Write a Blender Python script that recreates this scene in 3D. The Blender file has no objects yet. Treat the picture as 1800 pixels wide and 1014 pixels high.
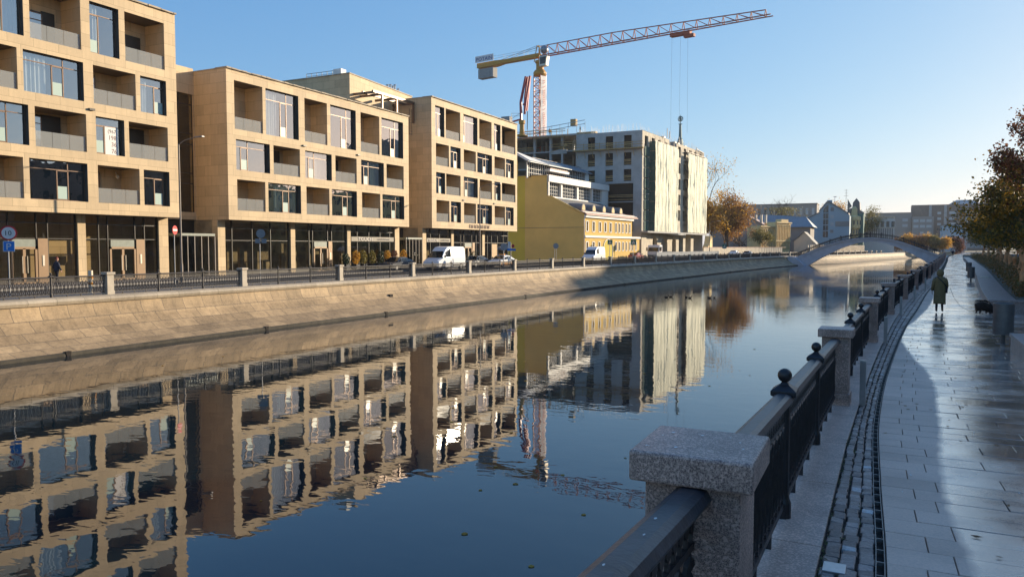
import bpy, math, random
from mathutils import Vector, Matrix, noise
R = math.radians
sc = bpy.context.scene
# ---------------------------------------------------------------- camera, sky, sun
cam = bpy.data.cameras.new("camera"); camo = bpy.data.objects.new("camera", cam)
sc.collection.objects.link(camo); sc.camera = camo
cam.sensor_width = 36.0; cam.lens = 1340.0 / 1800.0 * 36.0
cam.clip_start = 0.05; cam.clip_end = 4000
camo.location = (0, 0, 2.5)
camo.rotation_euler = (R(90) - math.atan(73 / 1340.0), 0, R(26.5))
SUN_AZ, SUN_EL = R(32), R(14.5)
w = bpy.data.worlds.new("World"); sc.world = w; w.use_nodes = True
nt = w.node_tree; nt.nodes.clear()
sky = nt.nodes.new("ShaderNodeTexSky"); sky.sky_type = 'NISHITA'; sky.sun_disc = False
sky.sun_elevation = SUN_EL; sky.sun_rotation = SUN_AZ
sky.air_density = 1.0; sky.dust_density = 0.6; sky.ozone_density = 2.4; sky.altitude = 150
# per-channel response of the sky (camera-like): keeps the zenith blue and the horizon pale
sepn = nt.nodes.new("ShaderNodeSeparateColor"); comn = nt.nodes.new("ShaderNodeCombineColor"); nt.links.new(sky.outputs[0], sepn.inputs[0])
for i_, (p_, k_) in enumerate(((0.84, 0.146), (0.60, 0.250), (0.34, 0.475))):
    pw = nt.nodes.new("ShaderNodeMath"); pw.operation = 'POWER'; pw.inputs[1].default_value = p_; nt.links.new(sepn.outputs[i_], pw.inputs[0])
    ml = nt.nodes.new("ShaderNodeMath"); ml.operation = 'MULTIPLY'; ml.inputs[1].default_value = k_; nt.links.new(pw.outputs[0], ml.inputs[0]); nt.links.new(ml.outputs[0], comn.inputs[i_])
bg = nt.nodes.new("ShaderNodeBackground"); bg.inputs[1].default_value = 0.56
ow = nt.nodes.new("ShaderNodeOutputWorld")
nt.links.new(comn.outputs[0], bg.inputs[0]); nt.links.new(bg.outputs[0], ow.inputs[0])
sun = bpy.data.lights.new("sun", 'SUN'); sun.energy = 4.6; sun.angle = R(0.6); sun.color = (1.0, 0.84, 0.61)
suno = bpy.data.objects.new("sun", sun); sc.collection.objects.link(suno)
sd = Vector((math.sin(SUN_AZ) * math.cos(SUN_EL), math.cos(SUN_AZ) * math.cos(SUN_EL), math.sin(SUN_EL)))
suno.rotation_euler = sd.to_track_quat('Z', 'Y').to_euler(); suno.location = (60, 90, 120)
sc.view_settings.view_transform = 'Standard'; sc.view_settings.look = 'None'
sc.view_settings.exposure = 0.85; sc.view_settings.gamma = 1.0
sc.cycles.max_bounces = 8; sc.cycles.transparent_max_bounces = 16; sc.cycles.use_denoising = True
sc.cycles.caustics_reflective = False; sc.cycles.caustics_refractive = False
random.seed(7)
rnd = random.random
def uni(a, b): return a + (b - a) * rnd()
# ---------------------------------------------------------------- materials
def NM(name):
    m = bpy.data.materials.new(name); m.use_nodes = True
    n = m.node_tree.nodes; l = m.node_tree.links
    return m, n, l, n["Principled BSDF"]
def N(n, t, **k):
    x = n.new(t)
    for a, b in k.items(): setattr(x, a, b)
    return x
def mathn(n, l, op, a, b=None, c=None):
    x = n.new("ShaderNodeMath"); x.operation = op
    for i, q in enumerate((a, b, c)):
        if q is None: continue
        if isinstance(q, (int, float)): x.inputs[i].default_value = q
        else: l.new(q, x.inputs[i])
    return x.outputs[0]
def mixc(n, l, fac, a, b, bt='MIX'):
    x = n.new("ShaderNodeMix"); x.data_type = 'RGBA'; x.blend_type = bt
    for s, q in ((x.inputs[0], fac), (x.inputs[6], a), (x.inputs[7], b)):
        if isinstance(q, (int, float)): s.default_value = q
        elif isinstance(q, tuple): s.default_value = (*q[:3], 1)
        else: l.new(q, s)
    return x.outputs[2]
def noisen(n, l, vec, scale, detail=4, rough=0.6, dist=0):
    x = n.new("ShaderNodeTexNoise"); x.inputs["Scale"].default_value = scale
    x.inputs["Detail"].default_value = detail; x.inputs["Roughness"].default_value = rough; x.inputs["Distortion"].default_value = dist
    if vec is not None: l.new(vec, x.inputs["Vector"])
    return x
def ramp(n, l, fac, pts):
    x = n.new("ShaderNodeValToRGB"); e = x.color_ramp.elements
    while len(e) < len(pts): e.new(0.5)
    for i, (p, c) in enumerate(pts):
        e[i].position = p; e[i].color = (c, c, c, 1) if isinstance(c, (int, float)) else (*c, 1)
    l.new(fac, x.inputs[0]); return x.outputs[0]
def mapv(n, l, vec, sc_=(1, 1, 1)):
    x = n.new("ShaderNodeMapping"); l.new(vec, x.inputs[0]); x.inputs["Scale"].default_value = sc_
    return x.outputs[0]
def bump(n, l, h, bs, strength=0.3, dist=0.02):
    b = n.new("ShaderNodeBump"); b.inputs["Strength"].default_value = strength; b.inputs["Distance"].default_value = dist
    l.new(h, b.inputs["Height"]); l.new(b.outputs[0], bs.inputs["Normal"]); return b
def plain(name, col, rough=0.7, metal=0.0, var=0.12, scale=3.0, bmp=0.15, spec=None, fine=30.0):
    m, n, l, bs = NM(name)
    g = N(n, "ShaderNodeNewGeometry").outputs["Position"]
    a = noisen(n, l, g, scale, 5); b = noisen(n, l, g, fine, 3)
    f = mathn(n, l, 'ADD', mathn(n, l, 'MULTIPLY', a.outputs[0], 0.7), mathn(n, l, 'MULTIPLY', b.outputs[0], 0.3))
    lo = tuple(c * (1 - var * 1.6) for c in col); hi = tuple(min(1, c * (1 + var * 1.6)) for c in col)
    c = ramp(n, l, f, [(0.3, lo), (0.7, hi)])
    l.new(c, bs.inputs["Base Color"])
    bs.inputs["Roughness"].default_value = rough; bs.inputs["Metallic"].default_value = metal
    if spec is not None: bs.inputs["Specular IOR Level"].default_value = spec
    if bmp: bump(n, l, b.outputs[0], bs, bmp, 0.01)
    return m
def blocks(name, col, bw, bh, mortar=0.006, var=0.1, mcol=None, rough=0.75, uv=False, off=0.5, stain=0.2, bmp=0.5, jit=0.03, dark=None):
    m, n, l, bs = NM(name)
    if uv:
        vec = N(n, "ShaderNodeUVMap").outputs[0]
    else:
        g = N(n, "ShaderNodeNewGeometry").outputs["Position"]; s = N(n, "ShaderNodeSeparateXYZ"); l.new(g, s.inputs[0])
        cb = N(n, "ShaderNodeCombineXYZ"); l.new(mathn(n, l, 'ADD', s.outputs[0], s.outputs[1]), cb.inputs[0]); l.new(s.outputs[2], cb.inputs[1])
        vec = cb.outputs[0]
    gp = N(n, "ShaderNodeNewGeometry").outputs["Position"]
    br = N(n, "ShaderNodeTexBrick"); l.new(vec, br.inputs[0]); br.offset = off
    br.inputs["Scale"].default_value = 1; br.inputs["Brick Width"].default_value = bw; br.inputs["Row Height"].default_value = bh
    br.inputs["Mortar Size"].default_value = mortar; br.inputs["Mortar Smooth"].default_value = 0.1; br.inputs["Bias"].default_value = 0
    br.inputs[1].default_value = (*[c * (1 - var) for c in col], 1); br.inputs[2].default_value = (*[min(1, c * (1 + var)) for c in col], 1)
    mc = mcol or tuple(c * 0.45 for c in col); br.inputs[3].default_value = (*mc, 1)
    a = noisen(n, l, gp, 0.6, 6, 0.65); b = noisen(n, l, gp, 12, 5, 0.6)
    f = mathn(n, l, 'ADD', mathn(n, l, 'MULTIPLY', a.outputs[0], 0.6), mathn(n, l, 'MULTIPLY', b.outputs[0], 0.4))
    k = ramp(n, l, f, [(0.3, 1 - stain), (0.7, 1 + stain * 0.4)])
    sv = noisen(n, l, mapv(n, l, gp, (2.2, 2.2, 0.22)), 1.6, 4, 0.6); k = mixc(n, l, 1.0, k, ramp(n, l, sv.outputs[0], [(0.3, 1 - stain * 0.55), (0.55, 1.02)]), 'MULTIPLY')
    c = mixc(n, l, 1.0, br.outputs[0], k, 'MULTIPLY')
    l.new(c, bs.inputs["Base Color"]); bs.inputs["Roughness"].default_value = rough
    h = mathn(n, l, 'ADD', mathn(n, l, 'MULTIPLY', mathn(n, l, 'SUBTRACT', 1.0, br.outputs[1]), 1.0), mathn(n, l, 'MULTIPLY', b.outputs[0], jit * 10))
    bump(n, l, h, bs, bmp, 0.015)
    return m
def granite(name, base, dark, scale=90.0, rough=0.5, soil=0.25):
    m, n, l, bs = NM(name)
    g = N(n, "ShaderNodeNewGeometry").outputs["Position"]
    a = noisen(n, l, g, scale, 3, 0.7); b = noisen(n, l, g, scale * 0.45, 2, 0.5); d = noisen(n, l, g, 2.2, 6, 0.7)
    v = N(n, "ShaderNodeTexVoronoi"); v.inputs["Scale"].default_value = scale * 1.3; l.new(g, v.inputs[0])
    c1 = mixc(n, l, ramp(n, l, a.outputs[0], [(0.44, 0.0), (0.53, 1.0)]), dark, base)
    c2 = mixc(n, l, ramp(n, l, b.outputs[0], [(0.52, 0.0), (0.62, 0.8)]), c1, tuple(min(1, x * 1.5) for x in base))
    c3 = mixc(n, l, 1.0, c2, ramp(n, l, d.outputs[0], [(0.35, 1 - soil), (0.65, 1.05)]), 'MULTIPLY')
    l.new(c3, bs.inputs["Base Color"]); bs.inputs["Roughness"].default_value = rough
    bump(n, l, a.outputs[0], bs, 0.25, 0.004)
    return m
def glassm(name, tint, ior=1.7, rough=0.01, base=0.0, wob=0.0):
    m, n, l, bs = NM(name)
    n.remove(bs); out = [x for x in n if x.type == 'OUTPUT_MATERIAL'][0]
    tr = N(n, "ShaderNodeBsdfTransparent"); tr.inputs[0].default_value = (*tint, 1)
    gl = N(n, "ShaderNodeBsdfGlossy"); gl.inputs["Roughness"].default_value = rough; gl.inputs[0].default_value = (0.95, 0.97, 1, 1)
    lw_ = N(n, "ShaderNodeLayerWeight"); lw_.inputs[0].default_value = 0.5; f0 = ((ior - 1) / (ior + 1)) ** 2 + base
    schl = mathn(n, l, 'ADD', mathn(n, l, 'MULTIPLY', mathn(n, l, 'POWER', lw_.outputs['Facing'], 4.5), 1 - f0), f0)
    if wob:
        g = N(n, "ShaderNodeNewGeometry").outputs["Position"]; ns = noisen(n, l, g, 0.9, 2)
        b = N(n, "ShaderNodeBump"); b.inputs["Strength"].default_value = wob; b.inputs["Distance"].default_value = 0.05
        l.new(ns.outputs[0], b.inputs["Height"]); l.new(b.outputs[0], gl.inputs["Normal"])
    mx = N(n, "ShaderNodeMixShader"); l.new(schl, mx.inputs[0])
    l.new(tr.outputs[0], mx.inputs[1]); l.new(gl.outputs[0], mx.inputs[2]); l.new(mx.outputs[0], out.inputs[0])
    return m
def veil(name, col, dens, rough=0.3, spec=True):
    m, n, l, bs = NM(name); out = [x for x in n if x.type == 'OUTPUT_MATERIAL'][0]
    bs.inputs["Base Color"].default_value = (*col, 1); bs.inputs["Roughness"].default_value = rough
    tr = N(n, "ShaderNodeBsdfTransparent"); mx = N(n, "ShaderNodeMixShader"); mx.inputs[0].default_value = dens
    l.new(tr.outputs[0], mx.inputs[1]); l.new(bs.outputs[0], mx.inputs[2]); l.new(mx.outputs[0], out.inputs[0])
    return m
def leafm(name, cols, trans=0.35):
    m, n, l, bs = NM(name); out = [x for x in n if x.type == 'OUTPUT_MATERIAL'][0]
    g = N(n, "ShaderNodeNewGeometry"); ns = noisen(n, l, g.outputs["Position"], 0.9, 3)
    r = mathn(n, l, 'ADD', mathn(n, l, 'MULTIPLY', g.outputs["Random Per Island"], 0.55), mathn(n, l, 'MULTIPLY', ns.outputs[0], 0.55))
    c = ramp(n, l, r, [(0.15 + 0.75 * i / (len(cols) - 1), q) for i, q in enumerate(cols)])
    l.new(c, bs.inputs["Base Color"]); bs.inputs["Roughness"].default_value = 0.6
    t = N(n, "ShaderNodeBsdfTranslucent"); l.new(c, t.inputs[0])
    mx = N(n, "ShaderNodeMixShader"); mx.inputs[0].default_value = trans
    l.new(bs.outputs[0], mx.inputs[1]); l.new(t.outputs[0], mx.inputs[2]); l.new(mx.outputs[0], out.inputs[0])
    return m
M = {}
M['lime'] = blocks('limestone_cladding', (0.585, 0.43, 0.252), 1.62, 0.84, 0.009, 0.10, rough=0.7, stain=0.16, bmp=0.3)
M['limeplain'] = plain('limestone_soffit', (0.36, 0.28, 0.19), 0.8, var=0.08)
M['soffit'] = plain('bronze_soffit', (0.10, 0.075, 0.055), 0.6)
M['darkclad'] = plain('dark_bronze_cladding', (0.035, 0.028, 0.022), 0.45, var=0.1)
M['bronze'] = plain('bronze_frame', (0.16, 0.095, 0.06), 0.4, 0.3, var=0.08)
M['bronzepanel'] = plain('bronze_panel', (0.27, 0.17, 0.095), 0.45, 0.2, var=0.06)
M['alu'] = plain('pale_metal', (0.55, 0.5, 0.42), 0.4, 0.5, var=0.06)
M['draini'] = plain('galvanised_edge', (0.16, 0.155, 0.15), 0.5, 0.3, var=0.2)
M['frostplain'] = plain('grey_green_panel', (0.24, 0.26, 0.22), 0.4)
M['signboard'] = plain('taupe_sign_board', (0.16, 0.135, 0.105), 0.5)
M['steel'] = plain('brushed_steel', (0.42, 0.42, 0.43), 0.35, 0.9, var=0.1)
M['glass'] = glassm('window_glass', (0.74, 0.78, 0.80), 1.8, wob=0.12, base=0.28)
M['shopglass'] = glassm('shopfront_glass', (0.72, 0.70, 0.62), 1.6, wob=0.05, base=0.05)
M['balglass'] = veil('balustrade_glass', (0.42, 0.42, 0.40), 0.42, 0.09)
M['frost'] = veil('frosted_panel', (0.5, 0.62, 0.55), 0.8, 0.3)
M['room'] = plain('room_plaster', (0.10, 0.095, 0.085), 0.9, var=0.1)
M['roomlight'] = plain('shop_interior', (0.30, 0.245, 0.165), 0.9, var=0.45, scale=0.6)
M['curtain'] = plain('curtain_cloth', (0.68, 0.68, 0.64), 0.9, var=0.05)
M['curtaing'] = plain('grey_curtain_cloth', (0.30, 0.38, 0.38), 0.9, var=0.05)
M['coping'] = plain('metal_coping', (0.36, 0.29, 0.21), 0.7, 0.0, var=0.25, scale=1.5)
M['embank'] = blocks('embankment_stone', (0.40, 0.28, 0.155), 1.35, 0.72, 0.018, 0.22, mcol=(0.17, 0.13, 0.09), uv=True, stain=0.5, bmp=0.6)
M['copestone'] = blocks('coping_stone', (0.42, 0.35, 0.26), 1.4, 5.0, 0.012, 0.12, uv=True, stain=0.3)
M['wetstone'] = plain('wet_dark_stone', (0.045, 0.038, 0.028), 0.85, var=0.4, scale=2)
M['granite'] = granite('pink_granite', (0.58, 0.39, 0.31), (0.20, 0.12, 0.105), 170, 0.5, 0.42)
M['graniteflat'] = granite('pavement_granite', (0.58, 0.42, 0.34), (0.42, 0.30, 0.25), 120, 0.6, 0.3)
M['graniteL'] = plain('pale_granite', (0.45, 0.39, 0.31), 0.7, var=0.12)
M['iron'] = plain('black_cast_iron', (0.022, 0.017, 0.018), 0.42, 0.0, var=0.35, scale=8, bmp=0.3)
M['ironrail'] = plain('worn_iron_rail', (0.035, 0.036, 0.044), 0.42, 0.0, var=0.4, scale=9, bmp=0.3)
M['ironL'] = plain('weathered_iron', (0.045, 0.037, 0.034), 0.55, var=0.2)
M['asphalt'] = plain('asphalt', (0.055, 0.055, 0.058), 0.85, var=0.2, scale=0.5, fine=60)
M['pave'] = blocks('pavement_slabs', (0.25, 0.23, 0.21), 0.9, 0.6, 0.01, 0.08, uv=True)
M['soil'] = plain('bare_ground', (0.10, 0.08, 0.055), 0.95, var=0.3, scale=0.4)
M['paint'] = plain('road_paint', (0.72, 0.72, 0.70), 0.7, var=0.1)
M['concrete'] = plain('raw_concrete', (0.40, 0.39, 0.37), 0.85, var=0.16, scale=0.7)
M['concreteL'] = plain('pale_and_sunlit_concrete', (0.55, 0.48, 0.37), 0.85, var=0.14, scale=0.9)  # pale concrete; on the netted building's street walls it paints in warm sunlight
M['bridgec'] = plain('bridge_concrete', (0.52, 0.50, 0.53), 0.7, var=0.12, scale=0.8)
M['timber'] = plain('shuttering_timber', (0.42, 0.28, 0.12), 0.8, var=0.25)
M['darkin'] = plain('dark_interior', (0.02, 0.015, 0.013), 0.95, bmp=0)
M['yellow'] = plain('ochre_render', (0.62, 0.40, 0.09), 0.85, var=0.1, scale=0.5)
M['olive'] = plain('olive_yellow_render', (0.62, 0.48, 0.07), 0.9, var=0.06, scale=0.3)
M['olive2'] = plain('ochre_olive_render', (0.72, 0.49, 0.15), 0.9, var=0.09, scale=0.3)  # more orange tone for the canal-side part of the blank wall
M['white'] = plain('white_trim', (0.74, 0.71, 0.66), 0.6, var=0.05)
M['tinroof'] = plain('grey_metal_roof', (0.17, 0.165, 0.16), 0.7, 0.0, var=0.18)
M['blueroof'] = plain('blue_grey_roof', (0.20, 0.235, 0.26), 0.5, 0.1, var=0.2)
M['rust'] = plain('rusty_flashing', (0.42, 0.22, 0.17), 0.6, var=0.2)
M['craneY'] = plain('crane_yellow', (0.55, 0.27, 0.04), 0.6, var=0.1)
M['craneR'] = plain('crane_red', (0.50, 0.07, 0.03), 0.45, var=0.15)
M['craneO'] = plain('jib_red_oxide', (0.36, 0.085, 0.045), 0.75, var=0.12)
M['boomR'] = plain('boom_crimson', (0.36, 0.025, 0.045), 0.4, var=0.12)
M['cblock'] = plain('counterweight_concrete', (0.34, 0.33, 0.31), 0.8)
M['banner'] = plain('white_banner', (0.78, 0.72, 0.68), 0.7, var=0.04)
M['redtxt'] = plain('red_print', (0.5, 0.06, 0.05), 0.6, var=0.02, bmp=0)
M['bluetxt'] = plain('blue_print', (0.03, 0.07, 0.25), 0.6, var=0.02, bmp=0)
M['browntxt'] = plain('brown_print', (0.10, 0.03, 0.02), 0.6, var=0.02, bmp=0)
M['blacktxt'] = plain('black_print', (0.02, 0.02, 0.02), 0.6, var=0.02, bmp=0)
M['bluesign'] = plain('blue_sign_face', (0.02, 0.20, 0.62), 0.4, var=0.02, bmp=0)
M['greensign'] = plain('green_sign_face', (0.03, 0.16, 0.12), 0.4, var=0.02, bmp=0)
M['redsign'] = plain('red_sign_face', (0.55, 0.03, 0.03), 0.4, var=0.02, bmp=0)
M['signback'] = plain('sign_back_metal', (0.30, 0.30, 0.31), 0.5, 0.5)
M['pole'] = plain('painted_pole', (0.20, 0.17, 0.15), 0.5, 0.2)
M['vanW'] = plain('white_car_paint', (0.78, 0.78, 0.78), 0.25, var=0.02, bmp=0)
M['carD'] = plain('dark_car_paint', (0.05, 0.055, 0.065), 0.2, var=0.02, bmp=0)
M['carS'] = plain('silver_car_paint', (0.45, 0.46, 0.48), 0.25, 0.3, var=0.02, bmp=0)
M['carO'] = plain('orange_car_paint', (0.70, 0.28, 0.03), 0.25, var=0.02, bmp=0)
M['carR'] = plain('red_car_paint', (0.30, 0.03, 0.03), 0.25, var=0.02, bmp=0)
M['tyre'] = plain('rubber', (0.02, 0.02, 0.02), 0.8, bmp=0)
M['carglass'] = plain('car_glass', (0.015, 0.018, 0.02), 0.05, bmp=0, var=0.0)
M['lampg'] = plain('lamp_lens', (0.7, 0.7, 0.68), 0.2, bmp=0)
M['coat'] = plain('olive_quilted_coat', (0.17, 0.12, 0.05), 0.8, var=0.15, scale=12)
M['cloth'] = plain('dark_cloth', (0.022, 0.022, 0.03), 0.85)
M['cloth2'] = plain('dark_blue_jacket', (0.03, 0.035, 0.06), 0.85)
M['skin'] = plain('skin', (0.50, 0.28, 0.20), 0.6, var=0.05)
M['hair'] = plain('reddish_hair', (0.16, 0.035, 0.02), 0.7)
M['dog'] = plain('dark_fur', (0.05, 0.03, 0.022), 0.9, var=0.3, scale=25, bmp=0.8)
M['bin'] = plain('grey_bin_steel', (0.13, 0.12, 0.115), 0.4, 0.3, var=0.15, scale=6)
M['wall_pl'] = granite('planter_granite', (0.34, 0.245, 0.21), (0.20, 0.15, 0.14), 60, 0.45)
M['bark'] = plain('bark', (0.10, 0.07, 0.045), 0.9, var=0.3, scale=6, bmp=0.6)
M['barkO'] = plain('wrapped_trunk', (0.60, 0.30, 0.14), 0.9, var=0.2, scale=5, bmp=0.4)
M['barkD'] = plain('dark_bark', (0.09, 0.065, 0.05), 0.9, var=0.3, scale=6)
M['leafG'] = leafm('green_leaves', [(0.04, 0.05, 0.012), (0.09, 0.085, 0.02), (0.15, 0.12, 0.025), (0.36, 0.20, 0.025), (0.50, 0.28, 0.025)])
M['leafR'] = leafm('reddish_leaves', [(0.08, 0.03, 0.025), (0.16, 0.055, 0.035), (0.22, 0.085, 0.035), (0.30, 0.13, 0.035)])
M['leafA'] = leafm('autumn_leaves', [(0.30, 0.15, 0.02), (0.48, 0.25, 0.03), (0.60, 0.33, 0.04), (0.66, 0.42, 0.07)], 0.5)
M['leafB'] = leafm('brown_leaves', [(0.14, 0.065, 0.025), (0.26, 0.125, 0.04), (0.38, 0.19, 0.05)], 0.5)
M['leafY'] = leafm('yellow_green_leaves', [(0.11, 0.10, 0.02), (0.20, 0.17, 0.04), (0.30, 0.23, 0.06)])
M['hedge'] = leafm('hedge_leaves', [(0.09, 0.075, 0.025), (0.16, 0.12, 0.035), (0.26, 0.15, 0.05), (0.30, 0.14, 0.06)])
M['conif'] = leafm('conifer_leaves', [(0.02, 0.035, 0.012), (0.04, 0.06, 0.02)], 0.1)
M['pot'] = plain('dark_pot', (0.03, 0.03, 0.035), 0.6)
M['brickbrown'] = blocks('brown_brick', (0.25, 0.185, 0.15), 0.5, 0.25, 0.02, 0.08)
M['brickgrey'] = plain('grey_brown_render', (0.29, 0.26, 0.235), 0.85, var=0.06, scale=0.1)
M['bluewall'] = plain('pale_blue_render', (0.34, 0.43, 0.48), 0.85, var=0.05, scale=0.15)
M['greenwall'] = plain('green_render', (0.10, 0.20, 0.17), 0.85, var=0.06, scale=0.15)
M['cream'] = plain('cream_stucco', (0.78, 0.57, 0.27), 0.8, var=0.08, scale=0.6)
M['beige'] = plain('beige_panel', (0.68, 0.58, 0.44), 0.8, var=0.08, scale=0.8)
M['pinkroof'] = plain('worn_tin_roof', (0.38, 0.27, 0.24), 0.6, var=0.25, scale=0.8)
M['fence_grey'] = plain('grey_hoarding', (0.19, 0.21, 0.235), 0.8, var=0.08)
M['winfar'] = plain('far_window', (0.035, 0.045, 0.055), 0.08, var=0.05, bmp=0)
M['winlit'] = plain('far_window_pale', (0.45, 0.46, 0.46), 0.2, var=0.1, bmp=0)
M['greennet'] = veil('green_mesh', (0.05, 0.13, 0.10), 0.8, 0.8)
M['duck'] = plain('brown_feathers', (0.08, 0.055, 0.035), 0.8)
M['wood'] = plain('light_wood_panel', (0.45, 0.27, 0.12), 0.6, var=0.2)
M['spire'] = plain('verdigris_steel', (0.07, 0.15, 0.16), 0.5, 0.2)
# ---------------------------------------------------------------- mesh helpers
class MB:
    def __init__(s): s.v = []; s.f = []; s.m = []; s.uv = None
    def add(s, vs, fs, mi=0):
        o = len(s.v); s.v += [tuple(p) for p in vs]
        for f in fs: s.f.append([o + i for i in f]); s.m.append(mi)
    def quad(s, a, b, c, d, mi=0): s.add([a, b, c, d], [(0, 1, 2, 3)], mi)
    def box(s, x0, x1, y0, y1, z0, z1, mi=0):
        s.add([(x0, y0, z0), (x1, y0, z0), (x1, y1, z0), (x0, y1, z0), (x0, y0, z1), (x1, y0, z1), (x1, y1, z1), (x0, y1, z1)],
              [(3, 2, 1, 0), (4, 5, 6, 7), (0, 1, 5, 4), (1, 2, 6, 5), (2, 3, 7, 6), (3, 0, 4, 7)], mi)
    def pbox(s, P, a0, a1, z0, z1, d0, d1, mi=0):      # box in a frame: P(s, z, depth)
        s.add([P(a0, z0, d0), P(a1, z0, d0), P(a1, z0, d1), P(a0, z0, d1), P(a0, z1, d0), P(a1, z1, d0), P(a1, z1, d1), P(a0, z1, d1)],
              [(3, 2, 1, 0), (4, 5, 6, 7), (0, 1, 5, 4), (1, 2, 6, 5), (2, 3, 7, 6), (3, 0, 4, 7)], mi)
    def tube(s, p0, p1, r0, r1=None, n=6, mi=0, caps=True):
        r1 = r0 if r1 is None else r1
        p0 = Vector(p0); p1 = Vector(p1); d = p1 - p0
        if d.length < 1e-6: return
        q = d.to_track_quat('Z', 'Y'); o = len(s.v); a0 = math.pi / n
        for p, r in ((p0, r0), (p1, r1)):
            for i in range(n):
                a = 2 * math.pi * i / n + a0; s.v.append(tuple(p + q @ Vector((math.cos(a) * r, math.sin(a) * r, 0))))
        for i in range(n): s.f.append([o + i, o + (i + 1) % n, o + n + (i + 1) % n, o + n + i]); s.m.append(mi)
        if caps:
            s.f.append([o + n - 1 - i for i in range(n)]); s.m.append(mi); s.f.append([o + n + i for i in range(n)]); s.m.append(mi)
    def path(s, pts, r, n=6, mi=0):
        pts = [Vector(p) for p in pts]; o = len(s.v); k = len(pts)
        rr = r if isinstance(r, (list, tuple)) else [r] * k
        for i, p in enumerate(pts):
            d = (pts[min(k - 1, i + 1)] - pts[max(0, i - 1)]); q = d.to_track_quat('Z', 'Y')
            for j in range(n):
                a = 2 * math.pi * j / n; s.v.append(tuple(p + q @ Vector((math.cos(a) * rr[i], math.sin(a) * rr[i], 0))))
        for i in range(k - 1):
            for j in range(n):
                s.f.append([o + i * n + j, o + i * n + (j + 1) % n, o + (i + 1) * n + (j + 1) % n, o + (i + 1) * n + j]); s.m.append(mi)
        s.f.append([o + n - 1 - j for j in range(n)]); s.m.append(mi); s.f.append([o + (k - 1) * n + j for j in range(n)]); s.m.append(mi)
    def rings(s, rings, mi=0, closed=True, cap=True):
        o = len(s.v); n = len(rings[0])
        for r in rings: s.v += [tuple(p) for p in r]
        for i in range(len(rings) - 1):
            for j in range(n if closed else n - 1):
                s.f.append([o + i * n + j, o + i * n + (j + 1) % n, o + (i + 1) * n + (j + 1) % n, o + (i + 1) * n + j]); s.m.append(mi)
        if cap and closed:
            s.f.append([o + n - 1 - j for j in range(n)]); s.m.append(mi); s.f.append([o + (len(rings) - 1) * n + j for j in range(n)]); s.m.append(mi)
    def lathe(s, prof, n=12, c=(0, 0, 0), mi=0, a0=0.0):
        s.rings([[(c[0] + r * math.cos(a0 + 2 * math.pi * j / n), c[1] + r * math.sin(a0 + 2 * math.pi * j / n), c[2] + z) for j in range(n)] for r, z in prof], mi)
    def prism(s, pts, ax, a0, a1, mi=0):     # pts 2-D in the two other axes, ax = extrusion axis index
        def mk(p, a):
            q = [p[0], p[1]]; q.insert(ax, a); return tuple(q)
        n = len(pts); o = len(s.v)
        s.v += [mk(p, a0) for p in pts] + [mk(p, a1) for p in pts]
        s.f.append([o + i for i in range(n)]); s.m.append(mi); s.f.append([o + n + n - 1 - i for i in range(n)]); s.m.append(mi)
        for i in range(n): s.f.append([o + (i + 1) % n, o + i, o + n + i, o + n + (i + 1) % n]); s.m.append(mi)
    def sphere(s, c, r, seg=10, rg=6, sz=1.0, mi=0):
        s.rings([[(c[0] + r * math.sin(math.pi * i / rg) * math.cos(2 * math.pi * j / seg), c[1] + r * math.sin(math.pi * i / rg) * math.sin(2 * math.pi * j / seg), c[2] - r * sz * math.cos(math.pi * i / rg)) for j in range(seg)] for i in range(rg + 1)], mi, cap=False)
    def obj(s, name, mats, parent=None, smooth=False, bevel=0, seg=2, fix=False):
        me = bpy.data.meshes.new(name)
        pp_ = parent
        while pp_ is not None and '_o' not in pp_: pp_ = pp_.parent
        o = Vector(pp_['_o']) if pp_ is not None else Vector((0, 0, 0))
        me.from_pydata([(p[0] - o.x, p[1] - o.y, p[2] - o.z) for p in s.v], [], s.f)
        if not isinstance(mats, (list, tuple)): mats = [mats]
        for q in mats: me.materials.append(M[q] if isinstance(q, str) else q)
        if len(mats) > 1: me.polygons.foreach_set("material_index", s.m)
        if smooth: me.polygons.foreach_set("use_smooth", [True] * len(s.f))
        if s.uv:
            u = me.uv_layers.new(name="UVMap"); k = 0
            for q in s.uv:
                for c in q: u.data[k].uv = c; k += 1
        me.update()
        if fix:
            import bmesh
            bm = bmesh.new(); bm.from_mesh(me); bmesh.ops.recalc_face_normals(bm, faces=bm.faces); bm.to_mesh(me); bm.free()
        ob = bpy.data.objects.new(name, me); sc.collection.objects.link(ob)
        if parent is not None: ob.parent = parent
        if bevel:
            b = ob.modifiers.new("b", 'BEVEL'); b.width = bevel; b.segments = seg; b.limit_method = 'ANGLE'; b.angle_limit = R(40)
        return ob
def T(name, label, cat, loc=(0, 0, 0), group=None):
    o = bpy.data.objects.new(name, None); sc.collection.objects.link(o); o.location = loc; o['_o'] = tuple(map(float, loc))
    o.empty_display_size = 0.3; o['label'] = label; o['category'] = cat
    if group: o['group'] = group
    return o
def tag(o, label, cat, group=None):
    o['label'] = label; o['category'] = cat
    if group: o['group'] = group
    return o
def struct(mb, name, mats, **k):
    o = mb.obj(name, mats, **k); o['kind'] = 'structure'; return o
def dup(root, loc, rz=0.0, label=None, scale=None):
    r = root.copy(); sc.collection.objects.link(r); r.location = loc; r.rotation_euler = (0, 0, rz)
    if scale: r.scale = scale
    if label: r['label'] = label
    for ch in root.children:
        c = ch.copy(); sc.collection.objects.link(c); c.parent = r
        for g in ch.children:
            d = g.copy(); sc.collection.objects.link(d); d.parent = c
    return r
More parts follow.
